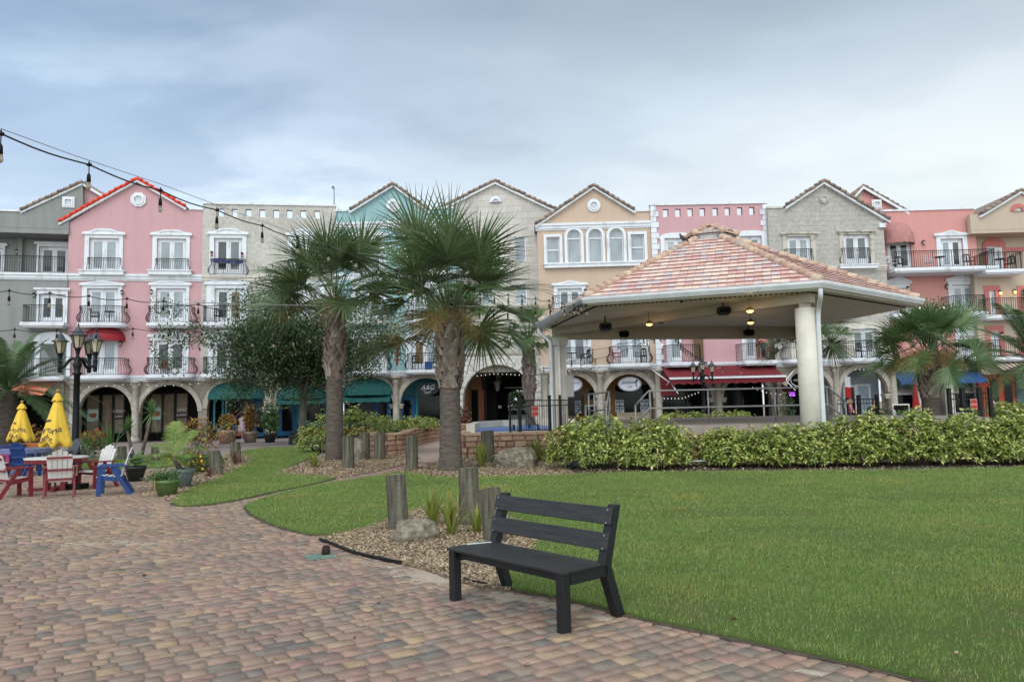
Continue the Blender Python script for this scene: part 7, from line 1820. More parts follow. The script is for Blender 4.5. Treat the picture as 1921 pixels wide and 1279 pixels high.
g = gp(551, 833); o = thing('litter_bin', 'small dark bin with a pyramid lid beside the oak trunk', 'bin', g); b = MB(); b.lathe([(.30, 0), (.26, .40)], 4, ph=PI / 4, smooth=False); b.build('body', BLACKIRON, o); b = MB(); b.lathe([(.32, .40), (.30, .45), (.12, .60), (.11, .68), (.03, .72)], 4, ph=PI / 4, smooth=False); b.build('lid', FRAMEK, o)

# ------------------------------------------------------------------ lamp posts
LAMPGL = Mglass('cream_lantern_glass', (0.52, 0.47, 0.33), 0.35, .4)
def lantern(c, s, parent):
    x, y, z = c; b = MB()
    b.lathe([(.05 * s, -.36 * s), (.085 * s, -.33 * s), (.05 * s, -.27 * s), (.07 * s, -.12 * s), (.10 * s, -.03 * s), (.12 * s, 0)], 12, c)
    for j in range(6): a = 2 * PI * j / 6 + .3; b.tube([(x + .115 * s * math.cos(a), y + .115 * s * math.sin(a), z), (x + .205 * s * math.cos(a), y + .205 * s * math.sin(a), z + .40 * s)], .014 * s, 4)
    o = b.build('lantern', BLACKIRON, parent)
    b = MB(); b.lathe([(.105 * s, .01 * s), (.19 * s, .40 * s)], 6, c, smooth=False, ph=.3); b.build('lantern_glass', LAMPGL, o)
    b = MB(); pr = [(.215 * s, .40 * s), (.285 * s, .41 * s), (.28 * s, .435 * s), (.20 * s, .47 * s), (.14 * s, .56 * s), (.085 * s, .66 * s), (.03 * s, .71 * s), (.025 * s, .75 * s), (.032 * s, .78 * s), (.004 * s, .86 * s)]; b.lathe(pr, 18, c); b.build('lantern_roof', M('dark_grey_metal', (.075, .08, .088), (.05, .052, .058), 5, .45, metal=.4) if 'dark_grey_metal' not in bpy.data.materials else bpy.data.materials['dark_grey_metal'], o)
def lamp_post(pos, s, label, rz=0, hp=3.25):
    o = thing('street_lamp', label, 'street lamp', pos, rz); b = MB()
    b.lathe([(.26 * s, 0), (.26 * s, .12), (.20 * s, .2), (.17 * s, .55), (.14 * s, .62), (.118 * s, .75), (.105 * s, hp * .6), (.10 * s, hp), (.15 * s, hp + .03), (.16 * s, hp + .08), (.10 * s, hp + .12), (.13 * s, hp + .3), (.16 * s, hp + .38), (.11 * s, hp + .45), (.13 * s, hp + .62 * s)], 18); b.build('pole', BLACKIRON, o)
    for a in (0, PI, PI / 2):
        ca, sa = math.cos(a), math.sin(a); b = MB(); b.tube(smooth_line([(0, 0, hp + .55 * s), (.22 * s * ca, .22 * s * sa, hp + .62 * s), (.38 * s * ca, .38 * s * sa, hp + .46 * s), (.48 * s * ca, .48 * s * sa, hp + .30 * s), (.66 * s * ca, .66 * s * sa, hp + .30 * s)], 2), .05 * s, 8); b.ball((.66 * s * ca, .66 * s * sa, hp + .17 * s), .075 * s); b.tube([(.66 * s * ca, .66 * s * sa, hp + .12 * s), (.66 * s * ca, .66 * s * sa, hp + .5 * s)], .065 * s, 10); b.build('arm', BLACKIRON, o)
        lantern((.66 * s * ca, .66 * s * sa, hp + .80 * s), s, o)
    lantern((0, 0, hp + .97 * s), s * 1.06, o)
lamp_post(P_at(143, 26.5), 1.0, 'tall black four-lantern lamp post by the yellow umbrellas', R(-4), 3.14)
lamp_post(P_at(1321, 41), .78, 'smaller black lamp post before the burgundy awning', 0, 2.72)

# ------------------------------------------------------------------ outdoor furniture
def plastic(name, c): return M(name, c, tuple(x * .82 for x in c), 2.5, .5, .05, 60)
PWHT = plastic('white_poly_lumber', (.66, .64, .61)); PRED = plastic('dark_red_poly_lumber', (.20, .02, .028)); PBLU = plastic('blue_poly_lumber', (.010, .045, .18)); PMAG = plastic('magenta_poly_lumber', (.42, .05, .16)); PPER = plastic('periwinkle_poly_lumber', (.20, .23, .42)); PORA = plastic('orange_poly_lumber', (.55, .16, .04)); PPINK = plastic('pink_poly_lumber', (.62, .14, .30)); PGREY = plastic('grey_poly_lumber', (.07, .07, .085)); PNAV = plastic('navy_poly_lumber', (.05, .06, .17))
def dining_chair(pos, rz, frame, slat, label, group='adirondack chairs at the umbrella tables'):
    """high adirondack chair facing its own -y"""
    o = thing('adirondack_chair', label, 'chair', pos, rz, group)
    b = MB()
    for i in range(5): y = -.25 + i * .105; z = .455 - .055 * (i / 4) + (.0 if i else -.02); b.X = T4(0, y, z, 0, R(6)); b.box(-.26, .26, -.048, .048, -.012, .012)
    b.X = None; b.build('seat', slat, o, bevel=.004)
    b = MB(); n = 5
    for i in range(n):
        t = (i - 2) / 2; w_ = .098; x0, x1 = t * .185, t * .222; zt = 1.08 - .085 * t * t - .02 * abs(t)
        def P(xx, z): return (xx, .20 + (z - .40) * .32, z)
        ya = .024; k = []
        for (xx, z) in ((x0 - w_ / 2 * .88, .34), (x0 + w_ / 2 * .88, .34), (x1 + w_ / 2, zt - (.03 if t > 0 else 0) * abs(t)), (x1, zt + .006), (x1 - w_ / 2, zt - (.03 if t < 0 else 0) * abs(t))): k.append(P(xx, z))
        b.add(k + [(p[0], p[1] + ya, p[2]) for p in k], [(0, 1, 2, 3, 4), (9, 8, 7, 6, 5)] + [(j, j + 5, (j + 1) % 5 + 5, (j + 1) % 5) for j in range(5)])
    b.build('backrest', slat, o)
    b = MB()
    for z, w_ in ((.90, .52), (.62, .50), (.40, .50)): y = .20 + (z - .40) * .32 + .04; b.bar((-w_ / 2, y, z), (w_ / 2, y, z), .03, .05)
    b.build('back_rails', frame, o)
    for sx in (-1, 1):
        x = sx * .30
        b = MB(); b.bar((x, -.24, 0), (x, -.22, .655), .095, .035, up=(1, 0, 0)); b.build('leg', frame, o)
        b = MB(); b.bar((x, .44, 0), (x, .02, .66), .09, .035, up=(1, 0, 0)); b.build('leg', frame, o)
        b = MB(); b.bar((x - sx * .037, -.26, .42), (x - sx * .037, .28, .345), .035, .10, up=(0, 0, 1)); b.build('side_rail', frame, o)
        b = MB(); b.plate([[(x - .045, -.30), (x + .055, -.30), (x + .075, -.1), (x + .05, .34), (x - .04, .34), (x - .05, -.1)]] if sx > 0 else [[(x - .055, -.30), (x + .045, -.30), (x + .05, -.1), (x + .04, .34), (x - .05, .34), (x - .075, -.1)]], .66, .69)
        b.v = [(v[0], v[2], v[1]) for v in b.v]; b.build('arm', frame, o, bevel=.004)
    o.scale = (.9, .9, .92)
    return o
dining_chair(gp(112, 930), R(208), PRED, PWHT, 'white-backed dark red chair seen from behind, at the near side of the red table')
dining_chair(gp(26, 932), R(146), PRED, PWHT, 'white and dark red chair at the left edge turned towards the red table')
dining_chair(gp(178, 915), R(-24), PRED, PWHT, 'white and dark red chair right of the red table, facing the camera')
dining_chair(gp(209, 927), R(-69), PBLU, PWHT, 'white and bright blue chair, rightmost of the umbrella tables')
dining_chair(P_at(-5, 21.5), R(100), PMAG, PWHT, 'white and magenta chair at the left edge behind the red ones')
dining_chair(P_at(-8, 27), R(150), PPINK, PPINK, 'all-pink chair at the far left edge')
dining_chair(P_at(52, 21.7), R(170), PBLU, PBLU, 'dark blue chair tucked under the periwinkle table')
dining_chair(P_at(95, 23.5), R(20), PGREY, PGREY, 'dark grey chair left of the farther umbrella pole')
dining_chair(P_at(124, 23.3), R(-30), PGREY, PGREY, 'dark grey chair just left of the lamp post')
def umb_table(pos, frame, top, label, r=.66, h=.73, rect=False):
    o = thing('patio_table', label, 'table', pos, .4, 'poly-lumber patio tables'); b = MB()
    if rect: b.box(-.85, .85, -.45, .45, h, h + .03)
    else: b.lathe([(r, 0), (r, .03), (.03, .031)], 12, (0, 0, h), smooth=False)
    b.build('tabletop', top, o); b = MB()
    if rect: b.box(-.83, .83, -.43, .43, h - .09, h - .002)
    else: b.lathe([(r * .97, -.09), (r * .985, -.002)], 12, (0, 0, h), smooth=False)
    b.build('skirt', frame, o)
    for a in range(4):
        t = a * PI / 2 + PI / 4; c, s = math.cos(t) * (.24 if not rect else .55), math.sin(t) * (.24 if not rect else .3); b = MB(); b.box(c - .05, c + .05, s - .05, s + .05, 0, h - .092); b.build('leg', frame, o)
    b = MB(); b.bar((-.55, 0, .04), (.55, 0, .04), .09, .06); b.bar((0, -.55, .041), (0, .55, .041), .09, .06); b.build('foot', frame, o)
    return o
pt_ = gp(104, 919); umb_table(pt_, PRED, PWHT, 'round red table with a white top under the nearer yellow umbrella')
umb_table(P_at(48, 22.6), PPER, PPER, 'periwinkle table under the farther yellow umbrella', .7)
umb_table(P_at(8, 26.0), PNAV, PNAV, 'navy table at the left edge behind the periwinkle one', .7)
umb_table(P_at(70, 27.0), PORA, PORA, 'orange table between the two yellow umbrellas', .7, rect=True)
b = MB(); b.box(-.2, .2, -.2, .2, 0, .12); b.lathe([(.06, .12), (.05, .3)], 10); o = b.build('umbrella_base', RUBBER); o.location = pt_ + Vector((.35, .2, 0)); tag(o, 'black umbrella weight on the ground under the red table', 'umbrella base')
YEL = M('yellow_umbrella_cloth', (.72, .47, .05), (.62, .39, .035), 3, .7, .2, 14); POLEW = M('varnished_wood_pole', (.36, .20, .07), (.28, .15, .05), 6, .5, stretch=(4, 4, .5))
def closed_umbrella(pos, zb, zt, r, label, words, seed, rz=0, cloth=YEL, h0=0, name='closed_umbrella', grp='closed yellow umbrellas'):
    rd = random.Random(seed); o = thing(name, label, 'umbrella', pos, rz, grp); n = 64; K = 14; vs = []; fs = []; Hh = zt - zb
    def rad(t, a):
        base = r * (.20 + .80 * t ** .85); lob = 1 + .16 * math.cos(6 * a + seed) * t + .05 * math.sin(11 * a + 2) * t
        return base * lob
    for k in range(K + 1):
        t = k / K
        for j in range(n):
            a = 2 * PI * j / n; z = zt - Hh * .13 - (Hh * .87) * t - (.05 * Hh * (math.cos(6 * a + seed + .6)) * t * t)
            q = rad(t, a) * (1 if k < K else .86); vs.append((q * math.cos(a), q * math.sin(a), z))
    for k in range(K):
        for j in range(n): fs.append((k * n + j, k * n + (j + 1) % n, (k + 1) * n + (j + 1) % n, (k + 1) * n + j))
    b = MB(); b.add(vs, fs, 0, True); ob = b.build('canopy', cloth, o); sm = ob.modifiers.new('cloth', 'SOLIDIFY'); sm.thickness = .008
    b = MB(); vs = []; fs = []
    for k in range(5):
        t = k / 4
        for j in range(32): a = 2 * PI * j / 32; q = r * (.03 + .33 * t ** .9) * (1 + .08 * math.cos(6 * a + seed) * t); vs.append((q * math.cos(a), q * math.sin(a), zt + .02 * Hh - Hh * .16 * t ** 1.4 - (.012 * Hh * math.cos(6 * a) * t)))
    for k in range(4):
        for j in range(32): fs.append((k * 32 + j, k * 32 + (j + 1) % 32, (k + 1) * 32 + (j + 1) % 32, (k + 1) * 32 + j))
    b.add(vs, fs, 0, True); b.build('cap', cloth, o); b = MB(); b.tube([(0, 0, h0), (0, 0, zt + .03)], .025, 8); b.ball((0, 0, zt + .06), .045); b.build('pole', POLEW, o)
    for (tx, size, tpos, aa) in words:
        q = MB(); nv = q.text(tx, size, Matrix.Identity(4)); new = []
        for v in q.v:
            t = max(0, min(1, tpos - v[2] / (Hh * .87))); t0 = t; rr = rad(t0, aa) + .0; a = aa + v[0] / max(.05, rad(tpos, aa)); rr = rad(t0, a) + .012; z = zt - Hh * .13 - Hh * .87 * t0 - (.05 * Hh * math.cos(6 * a + seed + .6) * t0 * t0); new.append((rr * math.cos(a), rr * math.sin(a), z))
        q.v = new; q.build('lettering', INK, ob)
    if words:
        # small crown emblem above the words
        q = MB(); aa = words[0][3]; k = r * .9; pts = [(-.16, -.06), (.16, -.06), (.20, .10), (.10, .03), (.05, .12), (0, .04), (-.05, .12), (-.10, .03), (-.20, .10)]; q.plate([[(x * k, z * k) for x, z in pts], [(x * k * .72, z * k * .55 - .012) for x, z in ((-.14, -.05), (.14, -.05), (.10, .02), (-.10, .02))]], 0, .001); new = []
        for v in q.v:
            t0 = max(.05, words[0][2] - .2 - v[2] / (Hh * .87)); a = aa + v[0] / rad(t0, aa); rr = rad(t0, a) + .012 + (.004 if v[1] < .0005 else 0); z = zt - Hh * .13 - Hh * .87 * t0 - (.05 * Hh * math.cos(6 * a + seed + .6) * t0 * t0); new.append((rr * math.cos(a), rr * math.sin(a), z))
        q.v = new; q.build('crown_emblem', INK, ob)
pu = pt_; zt1 = at(107, 738, pu.y).z; zb1 = at(107, 835, pu.y).z
closed_umbrella((at(107, 790, pu.y).x, pu.y, 0), zb1, zt1, .33, 'larger closed yellow umbrella standing in the red table', (('Corona', .21, .66, R(-112)), ('Light', .20, .84, R(-112))), 1)
Y2 = 22.6; closed_umbrella((at(40, 790, Y2).x, Y2, 0), at(40, 826, Y2).z, at(40, 757, Y2).z, .34, 'smaller closed yellow umbrella, farther left over the periwinkle table', (('Corona', .20, .66, R(-108)), ('Light', .19, .84, R(-108))), 2.3)
REDC = M('red_umbrella_cloth', (.42, .02, .025), (.30, .015, .02), 4, .75, .3, 12)
closed_umbrella(P_at(1719, 37), 1.15, 2.5, .17, 'closed red umbrella left of the broad right palm trunk', (), 3, 0, REDC, grp='closed red umbrellas')
closed_umbrella(P_at(1857, 37), 1.2, 2.45, .16, 'closed red umbrella in front of the orange shop', (), 4, 0, REDC, grp='closed red umbrellas')

# balcony furniture
def patio_chair(mat, name='balcony_chair'):
    o = thing(name, 'x', 'chair'); b = MB(); b.box(-.24, .24, -.22, .24, .40, .43); b.build('seat', mat, o); b = MB()
    b.plate([[(-.24, .43), (.24, .43), (.22, .85), (.1, .92), (-.1, .92), (-.22, .85)], [(-.17, .5), (-.03, .5), (-.03, .83), (-.15, .8)], [(.03, .5), (.17, .5), (.15, .8), (.03, .83)]], .22, .25); b.build('backrest', mat, o)
    for sx in (-1, 1):
        for y in (-.2, .22): b = MB(); b.bar((sx * .22, y, 0), (sx * .22, y, .66 if y < 0 else .43), .03); b.build('leg', mat, o)
        b = MB(); b.bar((sx * .24, -.22, .66), (sx * .24, .24, .66), .045, .03); b.build('arm', mat, o)
    return o
def bal_pt(x, y, z, Y): p = at(x, y, Y); return (p.x, Y, z)
DKW = M('dark_wicker', (.03, .026, .024), (.015, .013, .012), 30, .7); REDP = plastic('red_plastic_chair', (.42, .02, .03)); WHP = plastic('white_plastic_chair', (.6, .6, .6)); BRW = M('brown_wood_chair', (.12, .05, .03), None, 6, .6)
ch0 = patio_chair(DKW)
CH = [((178, 600, L2, 45.2), 2.0, 'dark chair on the third-floor balcony of the pink house, left', ch0), ((306, 690, L1, 46.0), .2, None, BRW), ((520, 0, 0, 0), 0, None, None)]
def put(o, pos, rz, label, first=False):
    if first: o.location = pos; o.rotation_euler = (0, 0, rz); o['label'] = label; return o
    return dup(o, pos, rz, label)
G_ = 'balcony chairs'; ch0['group'] = G_
put(ch0, bal_pt(178, 600, L2, 45.0), 2.0, 'dark chair on the pink house balcony two floors above the red dome awning side', True)
c2 = patio_chair(BRW); c2['group'] = G_; put(c2, bal_pt(306, 692, L1, 46.0), .1, 'brown chair on the right first balcony of the pink house', True)
put(ch0, bal_pt(412, 598, L2, 46.2), 1.2, 'dark chair on the cream house balcony above the oak'); put(ch0, bal_pt(782, 690, L1, 46.4), .6, 'dark chair on the teal house balcony, left of the blue cooler'); put(ch0, bal_pt(815, 690, L1, 46.5), -.4, 'dark chair on the teal house balcony, right of the blue cooler')
put(ch0, bal_pt(1098, 680, L1, 44.9), -1.2, 'dark chair on the left first balcony of the peach house'); c3 = patio_chair(REDP); c3['group'] = G_; put(c3, bal_pt(1157, 680, L1, 44.8), 1.3, 'red chair on the right first balcony of the peach house', True)
put(ch0, bal_pt(1203, 680, L1, 44.8), -.9, 'dark wicker armchair on the right first balcony of the peach house'); put(ch0, bal_pt(1617, 672, L1, 44.4), .3, 'dark folding chair on the first balcony of the grey stone house')
c4 = patio_chair(WHP); c4['group'] = G_; put(c4, bal_pt(1673, 497, 9.52, 45.4), .3, 'white chair under the faded dome awning of the coral house', True); put(ch0, bal_pt(1687, 497, 9.52, 45.5), -.3, 'dark chair under the faded dome awning of the coral house'); put(c4, bal_pt(1744, 498, 9.52, 45.3), .9, 'white folding chair in the middle of the long coral balcony'); put(c2, bal_pt(1818, 497, 9.52, 45.2), 0, 'brown chair at the right end of the long coral balcony'); put(ch0, bal_pt(1895, 502, 9.27, 45.0), -1.0, 'dark grey chair on the top balcony of the beige house'); put(c2, bal_pt(1868, 668, 4.02, 45.1), .4, 'brown chair on the first balcony of the beige house')
def small_table(pos, label): o = thing('balcony_table', label, 'table', pos, 0, 'small balcony tables'); b = MB(); b.lathe([(.32, .70), (.32, .73)], 14); b.build('tabletop', DKW, o); b = MB(); b.tube([(0, 0, 0), (0, 0, .70)], .03, 6); b.lathe([(.22, 0), (.2, .03)], 10); b.build('pedestal', DKW, o)
small_table(bal_pt(205, 600, L2, 45.2), 'small dark table on the left third-floor balcony of the pink house'); small_table(bal_pt(1073, 681, L1, 44.9), 'small dark table on the left first balcony of the peach house'); small_table(bal_pt(1764, 497, 9.52, 45.2), 'small dark table in the middle of the long coral balcony'); small_table(bal_pt(1878, 502, 9.27, 45.0), 'small dark table on the top balcony of the beige house')
b = MB(); b.box(-.22, .22, -.18, .18, 0, .42); b.box(-.24, .24, -.2, .2, .422, .47); o = b.build('cooler', PBLU, bevel=.02); o.location = bal_pt(804, 691, L1, 46.3); tag(o, 'bright blue cooler box on the teal house balcony', 'cooler')
# flags
def flag(pos, h, label, stripes, w=.3, hang=.75, lean_=0.0):
    o = thing('flag', label, 'flag', pos); b = MB(); b.tube([(0, 0, 0), (lean_, 0, h)], .018, 6); b.build('flagpole', STEEL, o); b = MB(); n = len(stripes); ms = []
    for i, mt_ in enumerate(stripes):
        ms.append(mt_); z1 = h - hang * i / n; z0 = h - hang * (i + 1) / n; vs = []; K = 8
        for k in range(K + 1): x = lean_ + .02 + w * k / K; y = .05 * math.sin(k * 2.1); vs += [(x, y, z0 - .05 * k / K), (x, y, z1 - .05 * k / K)]
        b.add(vs, [(2 * k, 2 * k + 2, 2 * k + 3, 2 * k + 1) for k in range(K)], i)
    b.build('cloth', ms, o)
FR, FW_, FB, FO, FG = (M(a, c, None, 3, .8) for a, c in (('flag_red', (.5, .03, .03)), ('flag_white', (.65, .65, .65)), ('flag_navy', (.035, .04, .10)), ('flag_orange', (.62, .12, .05)), ('flag_green', (.04, .2, .06))))
flag(bal_pt(743, 703, 4.0, 46.3), 2.0, 'furled orange and green flag on the teal house between two balconies', [FG, FO, FO], .12, 1.6)
flag(bal_pt(1586, 745, 1.6, 43.0), 1.4, 'white and red flag hanging in the arch of the grey stone house', [FW_, FW_, FR, FR], .3, 1.2)
flag(bal_pt(396, 478, L3 + .98, 46.2), .5, 'small striped flag on the left end of the cream top balcony', [FB, FR, FW_, FR], .16, .34, -.05); flag(bal_pt(453, 478, L3 + .98, 46.7), .5, 'small striped flag on the right end of the cream top balcony', [FB, FR, FW_, FR], .16, .34, -.05)
b = MB(); u0 = bal_pt(399, 480, 0, 46.1); u1 = bal_pt(457, 480, 0, 46.7); vs = []; K = 16
for k in range(K + 1): t = k / K; vs += [(u0[0] + (u1[0] - u0[0]) * t, u0[1] + (u1[1] - u0[1]) * t - .05 + .04 * math.sin(k * 2), L3 + .95), (u0[0] + (u1[0] - u0[0]) * t, u0[1] + (u1[1] - u0[1]) * t - .06, L3 + .78 - .12 * abs(math.sin(PI * t * 3)))]
b.add(vs, [(2 * k, 2 * k + 2, 2 * k + 3, 2 * k + 1) for k in range(K)]); o = b.build('bunting', FB); tag(o, 'dark blue bunting draped over the cream top balcony railing', 'bunting')

# ------------------------------------------------------------------ people
SKIN = M('skin', (.50, .29, .20), (.45, .25, .17), 5, .55)
def skinned(name, verts, edges, radii, mat, parent, sub=2, root=0):
    me = bpy.data.meshes.new(name); me.from_pydata([tuple(v) for v in verts], edges, []); o = bpy.data.objects.new(name, me); col.objects.link(o)
    md = o.modifiers.new('skin', 'SKIN'); 
    for i, r_ in enumerate(radii): me.skin_vertices[0].data[i].radius = (r_, r_) if not isinstance(r_, tuple) else r_
    me.skin_vertices[0].data[root].use_root = True
    s = o.modifiers.new('sub', 'SUBSURF'); s.levels = sub; s.render_levels = sub
    dg = bpy.context.evaluated_depsgraph_get(); m2 = bpy.data.meshes.new_from_object(o.evaluated_get(dg)); bpy.data.objects.remove(o); bpy.data.meshes.remove(me)
    m2.materials.clear(); m2.materials.append(mat); m2.polygons.foreach_set('use_smooth', [True] * len(m2.polygons))
    n = bpy.data.objects.new(name, m2); col.objects.link(n); n.parent = parent; return n
def person(pos, rz, label, shirt, legs, hair, seated=False, hands=((-.22, -.28, 1.05), (.22, -.28, 1.05)), hlen=.12, hold=None):
    """faces its own -y"""
    o = thing('person', label, 'person', pos, rz); hz = .93 if not seated else .47; dz = hz - .93
    V = [(0, 0, hz), (0, .01, hz + .22), (0, .01, hz + .42), (0, 0, hz + .53), (0, -.015, hz + .60), (0, -.02, hz + .68), (0, -.02, hz + .77)]; Rr = [(.15, .11), (.13, .095), (.16, .10), (.055, .055), (.065, .075), (.078, .092), (.06, .07)]; E = [(0, 1), (1, 2), (2, 3), (3, 4), (4, 5), (5, 6)]
    V.append((0, -.125, hz + .665)); Rr.append((.014, .014)); E.append((5, 7))
    for sx, hd in zip((-1, 1), hands):
        sh_ = Vector((sx * .19, .01, hz + .44)); h_ = Vector((hd[0], hd[1], hd[2] + dz)); mid_ = (sh_ + h_) / 2; k = max(0, .29 ** 2 - ((h_ - sh_).length / 2) ** 2) ** .5; el = mid_ + Vector((sx * .35, .45, -.82)).normalized() * k; i = len(V); V += [tuple(sh_), tuple(el), tuple(h_)]; Rr += [.055, .042, .028]; E += [(2, i), (i, i + 1), (i + 1, i + 2)]
        d = (h_ - el).normalized(); pl_ = h_ + d * .07; j = len(V); V.append(tuple(pl_)); Rr.append((.036, .018)); E.append((i + 2, j)); s = d.cross(Vector((0, 0, 1))).normalized()
        for f in range(4): tip = pl_ + d * (.075, .085, .08, .062)[f] + s * (f - 1.5) * .02 - Vector((0, 0, .02)); V.append(tuple(tip)); Rr.append(.009); E.append((j, len(V) - 1))
        V.append(tuple(h_ + d * .05 + s * -.055)); Rr.append(.010); E.append((j, len(V) - 1))
    for sx in (-1, 1):
        i = len(V); hp_ = Vector((sx * .09, 0, hz - .04))
        if seated: kn = Vector((sx * .12, -.44, hz + .01)); an = Vector((sx * .12, -.40, .08))
        else: kn = Vector((sx * .10, -.02, hz - .45)); an = Vector((sx * .10, .02, .08))
        V += [tuple(hp_), tuple(kn), tuple(an), tuple(an + Vector((0, -.16, -.05)))]; Rr += [.085, .06, .042, .035]; E += [(0, i), (i, i + 1), (i + 1, i + 2), (i + 2, i + 3)]
    skinned('body', V, E, Rr, SKIN, o)
    ar = [k for k in range(len(V))]
    SV = [V[0], V[1], V[2], (0, 0, hz + .49)]; SR = [(.165, .125), (.145, .11), (.175, .115), (.07, .065)]; SE = [(0, 1), (1, 2), (2, 3)]
    for b0 in (8, 17): i = len(SV); e = Vector(V[b0]).lerp(Vector(V[b0 + 1]), .75); SV += [V[b0], tuple(e)]; SR += [.068, .062]; SE += [(2, i), (i, i + 1)]
    skinned('shirt', SV, SE, SR, shirt, o)
    b0 = 26; LV = [V[0]]; LR = [(.16, .12)]; LE = []
    for q in (b0, b0 + 4): i = len(LV); LV += [V[q], V[q + 1], tuple(Vector(V[q + 2]) + Vector((0, 0, .02)))]; LR += [.10, .074, .056]; LE += [(0, i), (i, i + 1), (i + 1, i + 2)]
    skinned('trousers', LV, LE, LR, legs, o)
    b = MB(); b.ball((0, .015, hz + .735), (.092, .105, .095)); 
    if hlen > .15: b.tube([(0, .06, hz + .74), (0, .10, hz + .6), (0, .10, hz + .74 - hlen)], [.08, .085, .04], 10)
    b.build('hair', hair, o); b = MB()
    for sx in (-1, 1): b.ball((sx * .032, -.102, hz + .695), (.011, .007, .008))
    b.build('eyes', INK, o); b = MB(); b.ball((0, -.100, hz + .625), (.024, .008, .006)); b.build('mouth', M('lips', (.3, .1, .09), None, 3, .5) if 'lips' not in bpy.data.materials else bpy.data.materials['lips'], o); b = MB(); [b.ball((sx * .083, -.01, hz + .68), (.012, .02, .028)) for sx in (-1, 1)]; b.build('ears', SKIN, o)
    return o
HB = M('blonde_hair', (.50, .34, .16), (.4, .26, .12), 20, .5); HD = M('dark_brown_hair', (.05, .028, .018), None, 20, .5); CO = M('coral_top', (.62, .13, .09), (.52, .10, .07), 5, .8); PK = M('pink_top', (.60, .16, .22), None, 5, .8); DJ = M('dark_jeans', (.02, .025, .04), None, 6, .8); BK = M('black_shirt', (.015, .015, .016), None, 6, .8); OL = M('rust_brown_dress', (.22, .07, .03), (.12, .06, .03), 9, .8)
person(bal_pt(1433.5, 672, L1 + .05, 44.7), R(-75), 'woman with blonde hair in a coral top on the balcony, facing the other person', CO, DJ, HB, hlen=.3, hands=((-.12, -.32, 1.3), (.14, -.30, 1.22)))
person(bal_pt(1424, 672, L1 + .05, 44.9), R(75), 'person in rust brown clothes in the dark balcony doorway, facing the blonde woman', OL, OL, HD, hlen=.28, hands=((-.14, -.28, 1.28), (.14, -.28, 1.2)))
person(P_at(1596, 37.5, .42), R(60), 'seated woman in a pink top behind the black fence', PK, DJ, HB, True, hlen=.25, hands=((-.2, -.35, 1.05), (.2, -.35, 1.2)))
person(P_at(1640, 37.5, .36), R(10), 'seated man in black behind a tray, right of the woman in pink', BK, BK, HD, True, hands=((-.16, -.38, 1.12), (.16, -.38, 1.12)))
for x, lb in ((1596, 'dark metal cafe chair under the woman in pink'), (1640, 'dark metal cafe chair under the man in black')): cc = dup(ch0, P_at(x, 37.55, .36), .5, lb, 'cafe chairs')
b = MB(); b.box(-.30, .30, -.02, .18, 0, .03); o = b.build('tray', M('tan_tray', (.4, .3, .2), None, 3, .6)); o.location = Vector(P_at(1640, 37.0, .36 + .66)); tag(o, 'tan tray held in front of the man in black', 'tray')
b = MB(); b.flat_poly([(12, 33), (24, 33), (24, 42.5), (12, 42.5)], 0, .36); struct(b.build('cafe_terrace', CONC))

# ------------------------------------------------------------------ string lights
BULB = Mglass('clear_bulb_glass', (.62, .50, .36), .08, .8); bs = BULB.node_tree.nodes['Principled BSDF']; bs.inputs['Transmission Weight'].default_value = .8
WIRE = M('black_cable', (.012, .012, .013), None, 5, .5); BULBW = M('frosted_bulb', (.8, .78, .72), None, 3, .3, emit=(1, .95, .85, .25))
def string_light(pts, n, label, drop=.17, r=.009, messenger=None, s=1.0, skip=0, white=False, sag=.05, group=None):
    """cable through world points with n sockets; bulbs hang on short leads"""
    P = [Vector(p) for p in pts]; o = thing('string_light', label, 'string light', P[0], 0, group); base = P[0]; seg = [0]
    for a, c in zip(P, P[1:]): seg.append(seg[-1] + (c - a).length)
    def pos(t):
        t *= seg[-1]
        for i in range(len(P) - 1):
            if t <= seg[i + 1] + 1e-9: return P[i].lerp(P[i + 1], (t - seg[i]) / max(1e-9, seg[i + 1] - seg[i])) - base
        return P[-1] - base
    K = n * 6; b = MB(); b.tube([pos(k / K) - Vector((0, 0, sag * math.sin(PI * ((k % 6) / 6)) ** 1.0)) for k in range(K + 1)], r, 5); co = b.build('cable', WIRE, o)
    if messenger: b = MB(); b.tube([Vector(q) - base for q in messenger], r * .45, 4); b.build('support_wire', STEEL, o)
    for k in range(n + 1):
        if k < skip: continue
        p = pos(k / n); b = MB()
        b.tube([p + Vector((0, 0, .045 * s)), p + Vector((0, 0, -.02 * s))], [.006 * s, .024 * s], 6); b.tube([p + Vector((-.03 * s, 0, 0)), p + Vector((.03 * s, 0, 0))], .016 * s, 6); b.tube([p, p + Vector((0, 0, -drop * .55))], .0065 * s, 5); b.tube([p + Vector((0, 0, -drop * .5)), p + Vector((0, 0, -drop * .62)), p + Vector((0, 0, -drop))], [.010 * s, .022 * s, .026 * s], 8)
        so_ = b.build('socket', RUBBER, o); b = MB(); b.lathe([(.018 * s, 0), (.030 * s, -.03 * s), (.034 * s, -.06 * s), (.024 * s, -.088 * s), (.004, -.098 * s)], 10, tuple(p + Vector((0, 0, -drop)))); b.build('bulb', BULBW if white else BULB, so_)
A1 = [(2, 251, 6.6), (137, 298, 7.55), (256, 341, 8.5), (354, 376, 9.5), (440, 405, 10.5), (514, 431, 11.6), (577, 452, 12.8), (636, 468, 14), (687, 482, 15.2), (732, 500, 16.6), (775, 528, 18.2)]
ms = [at(x, y, Y) for x, y, Y in ((0, 241, 6.6), (137, 291, 7.55), (300, 345, 9), (440, 397, 10.5), (577, 446, 12.8), (775, 522, 18.2), (838, 560, 20.3))]
